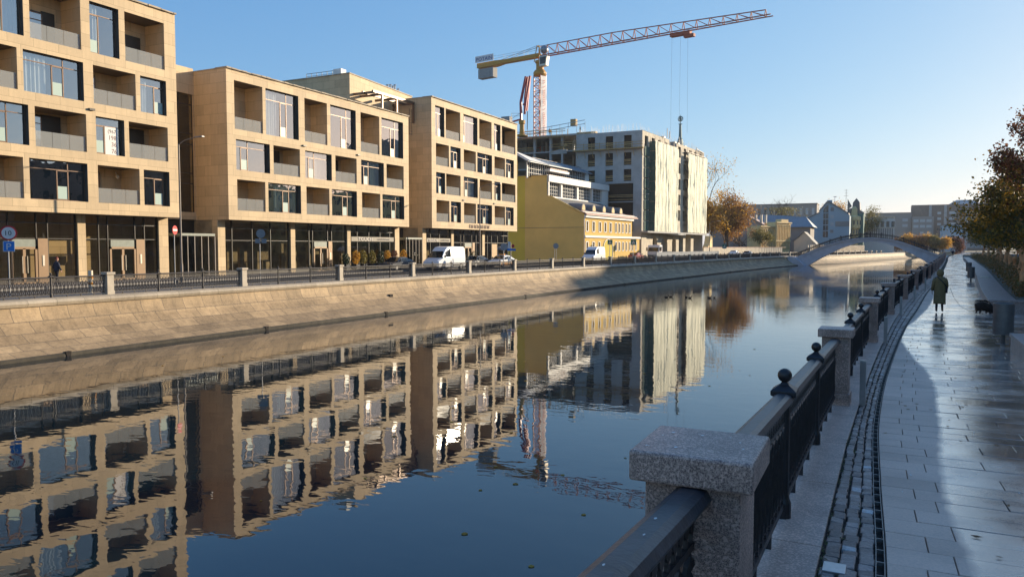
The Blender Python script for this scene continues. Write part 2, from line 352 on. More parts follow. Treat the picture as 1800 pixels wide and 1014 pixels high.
ORD = ['first', 'second', 'third', 'fourth', 'fifth', 'sixth', 'seventh', 'eighth', 'ninth', 'tenth', 'eleventh', 'twelfth', 'thirteenth', 'fourteenth', 'fifteenth', 'sixteenth', 'seventeenth', 'eighteenth', 'nineteenth', 'twentieth']
for i_ in range(1, 10): ORD.append('twenty-' + ORD[i_ - 1])
ORD += ['thirtieth'] + ['thirty-' + ORD[i_] for i_ in range(9)]
def frame(ox, oy, deg):
    a = R(deg); dx, dy = math.sin(a), math.cos(a)
    return lambda s, z, d=0.0: (ox + dx * s - dy * d, oy + dy * s + dx * d, z)
FX = frame(-49, 0, 0)
def wallholes(mb, P, s0, s1, z0, z1, holes, mi=0, back=None, thick=0.0):
    """front skin with rectangular holes; each hole (a,b,c,d,depth,backmat|None)"""
    S = sorted(set([s0, s1] + [x for h in holes for x in h[:2]])); Zs = sorted(set([z0, z1] + [x for h in holes for x in h[2:4]]))
    S = [x for x in S if s0 <= x <= s1]; Zs = [x for x in Zs if z0 <= x <= z1]
    for j in range(len(Zs) - 1):
        zc = (Zs[j] + Zs[j + 1]) / 2; run = None
        for i in range(len(S) - 1):
            c = (S[i] + S[i + 1]) / 2
            inh = any(h[0] < c < h[1] and h[2] < zc < h[3] for h in holes)
            if not inh:
                if run is None: run = S[i]
            if inh or i == len(S) - 2:
                if run is not None:
                    e = S[i] if inh else S[i + 1]
                    mb.quad(P(run, Zs[j]), P(e, Zs[j]), P(e, Zs[j + 1]), P(run, Zs[j + 1]), mi); run = None
    for h in holes:
        a, b, c, d, dp = h[:5]; bm_ = h[5] if len(h) > 5 else None; rm = h[6] if len(h) > 6 else mi; cm = h[7] if len(h) > 7 else rm
        mb.quad(P(a, c, 0), P(a, d, 0), P(a, d, dp), P(a, c, dp), rm); mb.quad(P(b, c, dp), P(b, d, dp), P(b, d, 0), P(b, c, 0), rm)
        mb.quad(P(a, c, 0), P(a, c, dp), P(b, c, dp), P(b, c, 0), rm); mb.quad(P(a, d, dp), P(a, d, 0), P(b, d, 0), P(b, d, dp), cm)
        if bm_ is not None: mb.quad(P(a, c, dp), P(a, d, dp), P(b, d, dp), P(b, c, dp), bm_)
def text_mesh(txt, size, name, mat, P, s, z, d, parent, squash=1.0, thick=0.015, font_center=False):
    cu = bpy.data.curves.new(name, 'FONT'); cu.body = txt; cu.size = size; cu.extrude = thick; cu.resolution_u = 2
    o = bpy.data.objects.new("t", cu); sc.collection.objects.link(o)
    dg = bpy.context.evaluated_depsgraph_get(); me = o.evaluated_get(dg).to_mesh()
    mb = MB(); xs = [v.co.x for v in me.vertices]; off = (max(xs) + min(xs)) / 2 if font_center and xs else 0
    mb.add([P(s + (v.co.x - off) * squash, z + v.co.y, d - v.co.z) for v in me.vertices], [list(p.vertices) for p in me.polygons])
    o.evaluated_get(dg).to_mesh_clear(); bpy.data.objects.remove(o); bpy.data.curves.remove(cu)
    return mb.obj(name, mat, parent)
def curve_lut(pts):
    def f(y):
        if y <= pts[0][1]: return pts[0][0] + (y - pts[0][1]) * (pts[1][0] - pts[0][0]) / (pts[1][1] - pts[0][1])
        for i in range(len(pts) - 1):
            if y <= pts[i + 1][1]:
                p0 = pts[max(0, i - 1)]; p1 = pts[i]; p2 = pts[i + 1]; p3 = pts[min(len(pts) - 1, i + 2)]
                h = p2[1] - p1[1]; t = (y - p1[1]) / h
                m1 = (p2[0] - p0[0]) / max(1e-6, p2[1] - p0[1]) * h; m2 = (p3[0] - p1[0]) / max(1e-6, p3[1] - p1[1]) * h
                return (2 * t**3 - 3 * t**2 + 1) * p1[0] + (t**3 - 2 * t**2 + t) * m1 + (-2 * t**3 + 3 * t**2) * p2[0] + (t**3 - t**2) * m2
        return pts[-1][0] + (y - pts[-1][1]) * (pts[-1][0] - pts[-2][0]) / (pts[-1][1] - pts[-2][1])
    return f
WL = curve_lut([(-33.4, -60), (-33.3, 0), (-33.3, 30), (-32.9, 47), (-32.4, 65), (-31.9, 80), (-31.2, 97), (-29.8, 120), (-27.6, 159), (-24, 200), (-20.6, 222), (-14, 243), (-8, 281), (7, 375), (14, 410), (40, 470), (90, 540), (190, 620)])
FR = curve_lut([(-0.62, -60), (-0.66, 0), (-0.7, 3.2), (-0.76, 9.3), (-0.73, 12.4), (-0.68, 15.5), (-0.6, 18.7), (-0.5, 21.7), (-0.1, 31), (0.5, 40.5), (1.2, 50), (1.95, 60), (3.4, 80), (5.0, 105), (7.8, 150), (12.2, 222), (19.2, 300), (38, 390), (70, 440), (120, 500), (210, 580)])
GP = [(-60, 2.2), (0, .72), (3.5, .47), (5.5, .36), (8, .22), (11, .12), (14, .06), (18, .02), (24, 0), (900, 0)]
def GZ(y):
    for a, b in zip(GP, GP[1:]):
        if y <= b[0]: return a[1] + (b[1] - a[1]) * (y - a[0]) / (b[0] - a[0])
    return 0.0
WZ = -2.45
DR = curve_lut([(0.0, 0), (-0.02, 5.4), (-0.08, 7.8), (-0.14, 11.3), (-0.05, 16.2), (0.38, 25.7), (0.93, 34), (1.75, 47), (2.6, 58), (4.1, 80), (5.7, 105), (8.5, 150), (12.9, 222), (20, 300)])
# ================================================================ the setting
def rows(a, b, st): 
    out = []; y = a
    while y < b: out.append(y); y += st
    out.append(b); return out
YS = rows(-60, 30, 2) + rows(32, 260, 4) + rows(264, 620, 8)
YS = sorted(set(YS))
# ground: one sheet on both banks and beyond
g = MB()
for a, b in zip(YS, YS[1:]):
    la, lb = WL(a) - 3.2, WL(b) - 3.2; ra, rb = FR(a) - 0.2, FR(b) - 0.2
    g.quad((-1500, a, -.03), (la, a, -.03), (lb, b, -.03), (-1500, b, -.03))
    za, zb = GZ(a) - .06, GZ(b) - .06
    g.quad((ra, a, za), (ra + 14, a, za), (rb + 14, b, zb), (rb, b, zb))
    g.quad((ra + 14, a, za), (1500, a, za), (1500, b, zb), (rb + 14, b, zb))
g.quad((-1500, 620, -.03), (1500, 620, -.03), (1500, 2600, -.03), (-1500, 2600, -.03))
g.quad((-1500, -300, -.03), (-36.5, -300, -.03), (-36.5, -60, -.03), (-1500, -60, -.03))
struct(g, 'ground', 'soil')
# water
m, n, l, bs = NM('canal_water')
gp = N(n, "ShaderNodeNewGeometry").outputs["Position"]
sep = N(n, "ShaderNodeSeparateXYZ"); l.new(gp, sep.inputs[0])
n1 = noisen(n, l, mapv(n, l, gp, (0.8, 1.3, 1)), 2.2, 2, 0.5, 0.4)
n2 = noisen(n, l, mapv(n, l, gp, (1.0, 1.4, 1)), 0.75, 2, 0.45, 0.3)
n3 = noisen(n, l, gp, 9.0, 2, 0.5)
pat = noisen(n, l, mapv(n, l, gp, (1, 0.5, 1)), 0.07, 2, 0.5)
far = mathn(n, l, 'MULTIPLY', mathn(n, l, 'SUBTRACT', sep.outputs[1], 18.0), 1 / 60.0)
fq = n.new("ShaderNodeClamp"); l.new(far, fq.inputs[0])
pk = ramp(n, l, pat.outputs[0], [(0.42, 0.0), (0.62, 1.0)])
fine = mathn(n, l, 'MULTIPLY', mathn(n, l, 'MULTIPLY', n3.outputs[0], 0.12), mathn(n, l, 'MULTIPLY', fq.outputs[0], mathn(n, l, 'ADD', pk, 0.12)))
h = mathn(n, l, 'ADD', mathn(n, l, 'ADD', mathn(n, l, 'MULTIPLY', n1.outputs[0], 0.055), mathn(n, l, 'MULTIPLY', n2.outputs[0], 0.16)), fine)
bb = bump(n, l, h, bs, 0.085, 0.35)
bs.inputs["Base Color"].default_value = (0.006, 0.016, 0.022, 1); bs.inputs["Roughness"].default_value = 0.015
bs.inputs["IOR"].default_value = 1.63
M['water'] = m
g = MB()
for a, b in zip(YS, YS[1:]): g.quad((WL(a) - .6, a, WZ), (FR(a) + .1, a, WZ), (FR(b) + .1, b, WZ), (WL(b) - .6, b, WZ))
struct(g, 'water', 'water')
# left embankment: coping roll + sloping stone revetment, ledge at the waterline
def strip(prof, ys, X, uvs=1.0):
    mb = MB(); mb.uv = []; acc = [0]
    for p, q in zip(prof, prof[1:]): acc.append(acc[-1] + math.hypot(q[0] - p[0], q[1] - p[1]))
    for a, b in zip(ys, ys[1:]):
        for i in range(len(prof) - 1):
            (u0, z0), (u1, z1) = prof[i], prof[i + 1]
            mb.quad((X(a) + u0, a, z0), (X(a) + u1, a, z1), (X(b) + u1, b, z1), (X(b) + u0, b, z0))
            mb.uv.append([(a, acc[i]), (a, acc[i + 1]), (b, acc[i + 1]), (b, acc[i])])
    return mb
yb = [y for y in YS if y <= 560]
eb = T('embankment_wall', 'long sloping revetment of tan stone blocks along the far side of the canal', 'embankment', (-34, 40, -2))
strip([(-2.85, -.33), (-2.72, -.72), (-2.45, -1.12), (-2.0, -1.5), (-1.4, -1.86), (-.7, -2.1), (-.12, -2.27)], yb, WL).obj('stone_slope', 'embank', eb, smooth=True)
strip([(-4.3, .02), (-3.0, .03), (-2.8, -.03), (-2.72, -.16), (-2.78, -.3), (-2.9, -.34)], yb, WL).obj('coping', 'copestone', eb, smooth=True)
strip([(-.12, -2.27), (-.06, -2.31), (-.05, -2.8)], yb, WL).obj('ledge', 'wetstone', eb)
ob = MB()
for y in (21.8, 34, 45.6, 68, 96, 121, 152):
    x = WL(y); ob.prism([(y - .13, -2.24), (y + .15, -2.23), (y + .1, -2.5), (y - .05, -2.5)], 0, x - .3, x - .035)
ob.box(WL(49) - 2.33, WL(49) - 2.1, 48.8, 49.2, -1.6, -1.2)
ob.obj('drain_opening', 'darkin', eb)
# left street: kerb pavement by the railing, road, pavement by the houses
def ribbon(x0f, x1f, ys, z, uvy=True):
    mb = MB(); mb.uv = []
    for a, b in zip(ys, ys[1:]):
        mb.quad((x0f(a), a, z), (x1f(a), a, z), (x1f(b), b, z), (x0f(b), b, z))
        mb.uv.append([(x0f(a), a), (x1f(a), a), (x1f(b), b), (x0f(b), b)])
    return mb
ys2 = [y for y in YS if y <= 400]
struct(ribbon(lambda y: WL(y) - 5.3, lambda y: WL(y) - 4.3, ys2, .021), 'pavement', 'pave')
kb = MB()
for a, b in zip(ys2, ys2[1:]):
    kb.quad((WL(a) - 5.3, a, -.1), (WL(b) - 5.3, b, -.1), (WL(b) - 5.3, b, .022), (WL(a) - 5.3, a, .022))
    kb.quad((WL(a) - 5.3, a, .024), (WL(a) - 5.15, a, .024), (WL(b) - 5.15, b, .024), (WL(b) - 5.3, b, .024))
struct(kb, 'kerb', 'graniteL')
struct(ribbon(lambda y: WL(y) - 12.0, lambda y: WL(y) - 5.3, ys2, -.02), 'road', 'asphalt')
mk = MB(); y = 0
while y < 330: mk.quad((WL(y) - 8.72, y, -.014), (WL(y) - 8.6, y, -.014), (WL(y + 2) - 8.6, y + 2, -.014), (WL(y + 2) - 8.72, y + 2, -.014)); y += 6
struct(mk, 'road_marking', 'paint')
g = MB(); g.uv = []
g.box(-50.6, -45.2, -20, 104, -.1, .1); 
for f in g.f: g.uv.append([(g.v[i][0], g.v[i][1]) for i in f])
struct(g, 'building_pavement', 'pave')
# near bank: canal wall, coping, cobbles, slot drain, slabs
nw = MB(); nw.uv = []
for a, b in zip(yb, yb[1:]):
    nw.quad((FR(a) - .36, a, -2.9), (FR(b) - .36, b, -2.9), (FR(b) - .36, b, GZ(b) - .12), (FR(a) - .36, a, GZ(a) - .12)); nw.uv.append([(a, -2.9), (b, -2.9), (b, GZ(b)), (a, GZ(a))])
o = nw.obj('canal_wall', 'embank'); tag(o, 'steep stone canal wall under the near railing', 'canal wall')
cp = MB(); y = -6.0
while y < 240:
    L = 1.95; a, b = y + .006, y + L - .006
    P0 = lambda yy, u, dz: (FR(yy) + u, yy, GZ(yy) + dz)
    cp.rings([[P0(t, -.42, -.2), P0(t, .33, -.2), P0(t, .33, .035), P0(t, .325, .04), P0(t, -.415, .04), P0(t, -.42, .035)] for t in (a, b)])
    y += L
cp.obj('kerb_coping', 'graniteflat')['kind'] = 'structure'
cb = MB(); rg = random.Random(3); y = 1.6
ncol = 3
colstep = [.10] * 12
y = [1.6] * 8
def cobx(yy, k, nc): return (FR(yy) + .345) + (DR(yy) - .028 - FR(yy) - .345) * k / nc
for k in range(3):
    yy = 1.6 + k * .04
    while yy < 78:
        L = rg.uniform(.085, .15) * (1 if yy < 30 else 2)
        a, b = yy + .005, yy + L - .005
        j = rg.uniform(-.01, .01); x0 = cobx(yy, k, 3) + .009 + j; x1 = cobx(yy, k + 1, 3) - .009 + j
        h = .032 + rg.uniform(-.005, .005); tl = rg.uniform(-.005, .005); r_ = .007
        z = GZ(yy)
        skx = rg.uniform(-.012, .012)
        base = [(x0, a + skx, z - .05), (x1, a - skx, z - .05), (x1, b - skx, z - .05), (x0, b + skx, z - .05)]
        mid = [(x0, a + skx, z + h - .006), (x1, a - skx, z + h - .006 + tl), (x1, b - skx, z + h - .006 + tl), (x0, b + skx, z + h - .006)]
        top = [(x0 + r_, a + skx + r_ * .7, z + h), (x1 - r_, a - skx + r_ * .7, z + h + tl), (x1 - r_, b - skx - r_ * .7, z + h + tl), (x0 + r_, b + skx - r_ * .7, z + h)]
        cb.rings([base, mid, top]); yy += L
m, n, l, bs = NM('cobble_granite')
g_ = N(n, "ShaderNodeNewGeometry"); a_ = noisen(n, l, g_.outputs["Position"], 35, 5, 0.7)
c_ = ramp(n, l, g_.outputs["Random Per Island"], [(0, (0.19, 0.14, 0.12)), (0.8, (0.34, 0.26, 0.225)), (0.96, (0.42, 0.33, 0.30)), (1, (0.6, 0.6, 0.6))])
l.new(mixc(n, l, 1.0, c_, ramp(n, l, a_.outputs[0], [(0.35, 0.65), (0.65, 1.15)]), 'MULTIPLY'), bs.inputs["Base Color"]); bs.inputs["Roughness"].default_value = 0.5
bump(n, l, a_.outputs[0], bs, 0.6, 0.012); M['cobble'] = m
struct(cb, 'cobble_strip', 'cobble')
M['joint'] = plain('joint_sand', (0.055, 0.04, 0.03), 0.95, var=0.5, scale=14)
M['moss'] = leafm('moss', [(0.06, 0.065, 0.015), (0.12, 0.13, 0.03), (0.14, 0.11, 0.05)], 0.1)
jb = MB()
yn = rows(-4, 80, 1.0)
for a, b in zip(yn, yn[1:]): jb.quad((FR(a) + .3, a, GZ(a) + .004), (DR(a) + .1, a, GZ(a) + .004), (DR(b) + .1, b, GZ(b) + .004), (FR(b) + .3, b, GZ(b) + .004))
struct(jb, 'joint_bed', 'joint')
ms = MB(); rg = random.Random(12)
for i in range(5200):
    yy = 2.2 + 24 * rg.random() ** 1.6
    u = rg.choice([0, 0, 0, 1, 1, 2]); x = (FR(yy) + .35 if u == 0 else cobx(yy, u, 3)) + rg.gauss(0, .008 if u else .014)
    if noise.noise(Vector((x * 3, yy * 2.2, u * 7.0))) < (-.05 if u == 0 else .12): continue
    z = GZ(yy) + .018 + rg.random() * .02; r_ = rg.uniform(.004, .011); t = rg.random() * 6.28
    ms.add([(x + r_ * math.cos(t), yy + r_ * math.sin(t), z), (x - r_ * math.cos(t), yy - r_ * math.sin(t), z + .005), (x - r_ * math.sin(t), yy + r_ * math.cos(t), z + r_)], [(0, 1, 2)])
o = struct(ms, 'moss_in_joints', 'moss'); o['kind'] = 'stuff'
dm = MB(); dk = MB()
yy = -2.0
while yy < 90:
    st = .27; e = min(yy + st, 90)
    for u0, u1 in ((-.030, -.023), (.023, .030)):
        dm.add([(DR(yy) + u0, yy, GZ(yy) + .045), (DR(yy) + u1, yy, GZ(yy) + .045), (DR(e) + u1, e, GZ(e) + .045), (DR(e) + u0, e, GZ(e) + .045), (DR(yy) + u0, yy, GZ(yy) - .02), (DR(yy) + u1, yy, GZ(yy) - .02), (DR(e) + u1, e, GZ(e) - .02), (DR(e) + u0, e, GZ(e) - .02)], [(0, 1, 2, 3), (0, 3, 7, 4), (1, 5, 6, 2)])
    dm.box(DR(yy) - .023, DR(yy) + .023, yy - .006, yy + .008, GZ(yy) + .02, GZ(yy) + .044)
    dk.quad((DR(yy) - .033, yy, GZ(yy) + .008), (DR(yy) + .033, yy, GZ(yy) + .008), (DR(e) + .033, e, GZ(e) + .008), (DR(e) - .033, e, GZ(e) + .008)); yy = e
dr = T('slot_drain', 'long narrow steel slot drain between the cobbles and the paving slabs', 'drain', (0, 10, .1))
dm.obj('drain_edging', 'draini', dr); dk.obj('drain_slot', 'darkin', dr)
# wet / dry paving slabs
m, n, l, bs = NM('paving_slab_granite')
g_ = N(n, "ShaderNodeNewGeometry"); sp = N(n, "ShaderNodeSeparateXYZ"); l.new(g_.outputs["Position"], sp.inputs[0])
fc = n.new("ShaderNodeFloatCurve"); cv = fc.mapping.curves[0]
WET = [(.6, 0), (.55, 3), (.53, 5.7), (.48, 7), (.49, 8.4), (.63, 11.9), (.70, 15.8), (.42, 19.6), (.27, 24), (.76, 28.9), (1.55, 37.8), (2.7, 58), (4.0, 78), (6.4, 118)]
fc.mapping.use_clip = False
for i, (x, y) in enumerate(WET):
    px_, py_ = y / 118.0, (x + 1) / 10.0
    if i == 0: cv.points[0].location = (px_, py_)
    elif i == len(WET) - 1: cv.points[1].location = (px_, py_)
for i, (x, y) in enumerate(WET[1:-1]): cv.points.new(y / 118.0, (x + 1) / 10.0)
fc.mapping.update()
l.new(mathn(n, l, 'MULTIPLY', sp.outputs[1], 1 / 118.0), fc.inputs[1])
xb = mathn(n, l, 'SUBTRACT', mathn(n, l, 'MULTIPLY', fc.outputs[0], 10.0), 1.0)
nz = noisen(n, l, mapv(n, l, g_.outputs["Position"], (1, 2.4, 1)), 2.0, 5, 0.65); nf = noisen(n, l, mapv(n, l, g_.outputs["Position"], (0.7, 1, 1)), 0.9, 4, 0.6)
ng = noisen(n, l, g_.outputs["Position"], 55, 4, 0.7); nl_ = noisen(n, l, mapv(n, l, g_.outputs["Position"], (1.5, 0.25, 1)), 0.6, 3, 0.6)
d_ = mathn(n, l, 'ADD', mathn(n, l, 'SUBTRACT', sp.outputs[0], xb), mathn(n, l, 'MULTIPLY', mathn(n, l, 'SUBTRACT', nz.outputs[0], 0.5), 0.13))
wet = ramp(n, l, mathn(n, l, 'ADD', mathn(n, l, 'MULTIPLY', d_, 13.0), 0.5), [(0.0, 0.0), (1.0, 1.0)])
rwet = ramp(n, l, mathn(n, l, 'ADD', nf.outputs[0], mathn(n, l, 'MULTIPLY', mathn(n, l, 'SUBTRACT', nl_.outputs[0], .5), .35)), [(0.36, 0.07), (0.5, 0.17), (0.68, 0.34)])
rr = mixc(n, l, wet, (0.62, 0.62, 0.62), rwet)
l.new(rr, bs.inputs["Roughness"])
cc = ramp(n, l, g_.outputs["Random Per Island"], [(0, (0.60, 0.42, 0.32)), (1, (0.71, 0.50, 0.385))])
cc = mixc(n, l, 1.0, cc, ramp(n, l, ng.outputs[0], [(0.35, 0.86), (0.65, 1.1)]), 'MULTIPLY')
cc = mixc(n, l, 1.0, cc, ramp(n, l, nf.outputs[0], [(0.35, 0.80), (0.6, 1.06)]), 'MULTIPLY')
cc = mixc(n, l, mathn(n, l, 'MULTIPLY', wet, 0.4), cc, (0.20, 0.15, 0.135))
l.new(cc, bs.inputs["Base Color"]); bs.inputs["IOR"].default_value = 1.6
l.new(mathn(n, l, 'MULTIPLY', wet, 0.9), bs.inputs["Coat Weight"]); l.new(rwet, bs.inputs["Coat Roughness"]); bs.inputs["Coat IOR"].default_value = 1.6
bump(n, l, mathn(n, l, 'ADD', mathn(n, l, 'MULTIPLY', ng.outputs[0], 0.25), mathn(n, l, 'MULTIPLY', nz.outputs[0], 1.0)), bs, 0.22, 0.012)
M['slab'] = m
def PR(y): return FR(y) + 3.55 if y > 33 else 2.75 if y < 21.6 else 8.5
sb = MB(); rg = random.Random(5)
def slab(x0f, x1f, a, b, gap=.0035):
    tx, ty = rg.gauss(0, .0028), rg.gauss(0, .0035); z0 = rg.gauss(0, .0012); cx = (x0f(a) + x1f(a)) / 2; cy = (a + b) / 2
    def pt(xf, yy, ins): 
        x = xf(yy) + ins; return (x, yy, GZ(yy) + .045 + z0 + (x - cx) * tx + (yy - cy) * ty)
    a += gap; b -= gap; c_ = .004
    low = [(x0f(a) + gap, a, GZ(a) - .02), (x1f(a) - gap, a, GZ(a) - .02), (x1f(b) - gap, b, GZ(b) - .02), (x0f(b) + gap, b, GZ(b) - .02)]
    mid = [pt(x0f, a, gap), pt(x1f, a, -gap), pt(x1f, b, -gap), pt(x0f, b, gap)]; mid = [(p[0], p[1], p[2] - c_) for p in mid]
    top = [pt(x0f, a + c_, gap + c_), pt(x1f, a + c_, -gap - c_), pt(x1f, b - c_, -gap - c_), pt(x0f, b - c_, gap + c_)]
    o_ = len(sb.v); sb.rings([low, mid, top])
yy = 1.0
k = 0
while yy < 84:
    b = yy + .38; u = -.015; lim = PR(yy + .2)
    lens = [[.98, .7, 1.1, .8][k % 4], [.42, .27, .47, .24][k % 4]]
    while True:
        L = lens.pop() if lens else 1.18
        x1 = u + L; st = DR(yy) + .05 + u
        if u > -1 and DR(yy) + .05 + u >= lim - .05: break
        if DR(yy) + .05 + x1 > lim - .12: x1 = lim - DR(yy) - .05
        slab(lambda t, u=u: DR(t) + .05 + u, lambda t, x1=x1: DR(t) + .05 + x1, yy, b); u = x1
    yy = b; k += 1
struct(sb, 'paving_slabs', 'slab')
sh = ribbon(lambda y: FR(y) + 2.4, lambda y: FR(y) + 10.9, [y for y in YS if -60 <= y <= 34], 0)
sh.v = [(p[0], p[1], GZ(p[1]) + .034) for p in sh.v]
struct(sh, 'side_pavement', 'pave')
pf = MB()
for a, b in zip(rows(84, 400, 6), rows(84, 400, 6)[1:]): pf.quad((DR(a), a, .04), (FR(a) + 3.6, a, .04), (FR(b) + 3.6, b, .04), (DR(b), b, .04))
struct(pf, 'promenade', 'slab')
gr = MB(); gr.box(-0.36, -0.22, 5.2, 5.36, GZ(5.3) + .0, GZ(5.3) + .052)
tag(gr.obj('metal_cover', 'steel', bevel=.003), 'small pale square metal cover set in the cobbles at the bottom of the picture', 'cover')
# right street beyond the planters
struct(ribbon(lambda y: FR(y) + 12, lambda y: FR(y) + 21, [y for y in YS if -60 <= y <= 400 and True], .0), 'right_road', 'asphalt') if False else None
rd = MB()
for a, b in zip(ys2, ys2[1:]): rd.quad((FR(a) + 11, a, GZ(a) + .0), (FR(a) + 20, a, GZ(a) + .0), (FR(b) + 20, b, GZ(b) + .0), (FR(b) + 11, b, GZ(b) + .0))
struct(rd, 'right_road', 'asphalt')
# ================================================================ railings
def fence_prototypes():
    p = T('granite_pillar', 'x', 'pillar', (0, 0, 0))
    mb = MB(); mb.box(-.19, .19, -.19, .19, .19, 1.03); mb.obj('shaft', 'granite', p, bevel=.008)
    mb = MB(); mb.box(-.215, .215, -.215, .215, -.02, .19); mb.obj('plinth', 'granite', p, bevel=.012)
    mb = MB(); mb.box(-.245, .245, -.245, .245, 1.03, 1.155); mb.obj('cap', 'granite', p, bevel=.012)
    q = T('iron_post', 'x', 'post', (0, 0, 0))
    mb = MB(); mb.lathe([(.0, 0), (.066, 0), (.066, .13), (.052, .17), (.047, .2), (.047, .96), (.06, .97), (.06, .985)], 12); mb.obj('shaft', 'iron', q, smooth=False, bevel=0)
    mb = MB(); a0 = math.pi / 4
    mb.lathe([(.115, .985), (.135, .995), (.135, 1.03), (.11, 1.045), (.05, 1.075), (.03, 1.095)], 4, a0=a0); mb.obj('cap', 'iron', q, bevel=.004)
    mb = MB(); mb.sphere((0, 0, 1.145), .055, 16, 10); mb.obj('finial', 'iron', q, smooth=True)
    s = T('railing_panel', 'x', 'railing', (0, 0, 0))
    L = 2.86; h = L / 2
    mb = MB(); mb.rings([[(-.07, y, .945), (.07, y, .945), (.078, y, .965), (.06, y, .995), (.03, y, 1.008), (-.03, y, 1.008), (-.06, y, .995), (-.078, y, .965)] for y in (-h, h)])
    mb.obj('top_rail', 'ironrail', s, smooth=False, bevel=.003)
    mb = MB()
    mb.box(-.02, .02, -h, h, .10, .145); mb.box(-.012, .012, -h, h, .755, .785); mb.box(-.014, .014, -h, h, .925, .946)
    nn = 15; w_ = L / nn
    def arc(c, r, a, b, z0, zh, rad=.015):
        pts = [(0, c + r * math.cos(t), z0 + zh * math.sin(t)) for t in [a + (b - a) * i / 10 for i in range(11)]]
        mb.path(pts, rad, 4)
    for i in range(nn + 1):
        c = -h + i * w_
        for kk, (z0, zh) in enumerate(((.145, .60), )):
            a, b = (0, math.pi)
            if i == 0: a, b = 0, math.pi / 2
            if i == nn: a, b = math.pi / 2, math.pi
            arc(c, w_, a, b, z0, zh)
            arc(c, w_ * .98, a, b, .755, -.60 + .02)
    for i in range(nn * 2):
        c = -h + (i + .5) * w_ / 2
        mb.box(-.008, .008, c - .006, c + .006, .785, .925)
        mb.tube((-.008, c, .855), (.008, c, .855), .035, .035, 8)
    mb.obj('lattice', 'iron', s)
    for y in (-h * .5, 0, h * .5): mb = MB(); mb.box(-.02, .02, y - .02, y + .02, 0, .10); mb.obj('foot', 'iron', s)
    return p, q, s
PIL, POST, PAN = fence_prototypes()
def recolor(root, mp):
    for c in root.children:
        if c.data.materials[0].name in mp: 
            c.data = c.data.copy(); c.data.materials[0] = mp[c.data.materials[0].name]
PILL = dup(PIL, (0, 0, 0)); recolor(PILL, {M['granite'].name: M['graniteL']}); 
POSTL = dup(POST, (0, 0, 0)); recolor(POSTL, {M['iron'].name: M['ironL']})
PANL = dup(PAN, (0, 0, 0)); recolor(PANL, {M['iron'].name: M['ironL'], M['ironrail'].name: M['ironL']})
def place(first, proto, loc, rz, label, group, state):
    if proto not in state:
        state.add(proto); proto.location = loc; proto.rotation_euler = (0, 0, rz); proto['label'] = label; proto['group'] = group; return proto
    r = dup(proto, loc, rz, label); r['group'] = group; return r
st_ = set()
def near_run():
    y = 3.2; sp_ = 9.3; ip = ipo = ipa = 0; ys = []
    k = -1
    while True:
        py = 3.2 + k * sp_
        if py > 215: break
        for j in range(3):
            a = py + j * sp_ / 3; b = a + sp_ / 3; ang = -math.atan2(FR(b) - FR(a), b - a)
            mid = (a + b) / 2
            ok = a > -3
            if ok and j == 0:
                lab = 'large pink granite railing pillar at the bottom of the picture' if k == 0 else 'granite pillar of the near railing, %s one beyond the big foreground pillar' % (ORD[k - 1] if k > 0 else 'nearest')
                place(0, PIL, (FR(a), a, GZ(a) + .03), ang, lab, 'granite pillars of the near railing', st_)
            if ok and j > 0:
                lab = 'black iron post with ball finial, %s beyond the foreground granite pillar' % ORD[min(len(ORD) - 1, max(0, k * 2 + j - 1))]
                if k >= 0: place(0, POST, (FR(a), a, GZ(a) + .03), ang, lab, 'iron posts of the near railing', st_)
            if mid > 0.5:
                lab = 'black cast iron railing panel in front of the foreground pillar, at the bottom edge' if k == -1 else 'black cast iron railing panel, %s beyond the foreground granite pillar' % ORD[min(len(ORD) - 1, k * 3 + j)]
                r = place(0, PAN, (FR(mid), mid, (GZ(a) + GZ(b)) / 2 + .03), ang, lab, 'iron panels of the near railing', st_)
                r.rotation_euler = (math.atan2(GZ(b) - GZ(a), b - a), 0, ang)
                ends = .12 if j in (0, 2) else 0
        k += 1
near_run()
def left_run():
    sp_ = 9.13; k = 0; xo = -3.45
    while True:
        py = 26.3 + (k - 1) * sp_
        if py > 330: break
        pi_ = k
        for j in range(3):
            a = py + j * sp_ / 3; b = a + sp_ / 3; X = lambda t: WL(t) + xo
            ang = -math.atan2(X(b) - X(a), b - a)
            if a > 300 and j: continue
            n_ = min(k * 2 + j, len(ORD) - 1)
            if j == 0 and k > 0: place(0, PILL, (X(a), a, .03), ang, 'pale stone pillar of the far bank railing, %s from the left edge' % ORD[min(k - 1, len(ORD) - 1)], 'stone pillars of the far railing', st_)
            elif j > 0 and a > 20 and a < 240: place(0, POSTL, (X(a), a, .03), ang, 'dark iron post of the far bank railing, %s from the left edge' % ORD[min(max(0, (k - 1) * 2 + j), len(ORD) - 1)], 'iron posts of the far railing', st_)
            if a > 15: place(0, PANL, (X((a + b) / 2), (a + b) / 2, .03), ang, 'lattice panel of the far bank railing, %s from the left edge' % ORD[min(max(0, (k - 1) * 3 + j + 1), len(ORD) - 1)], 'lattice panels of the far railing', st_)
        k += 1
left_run()
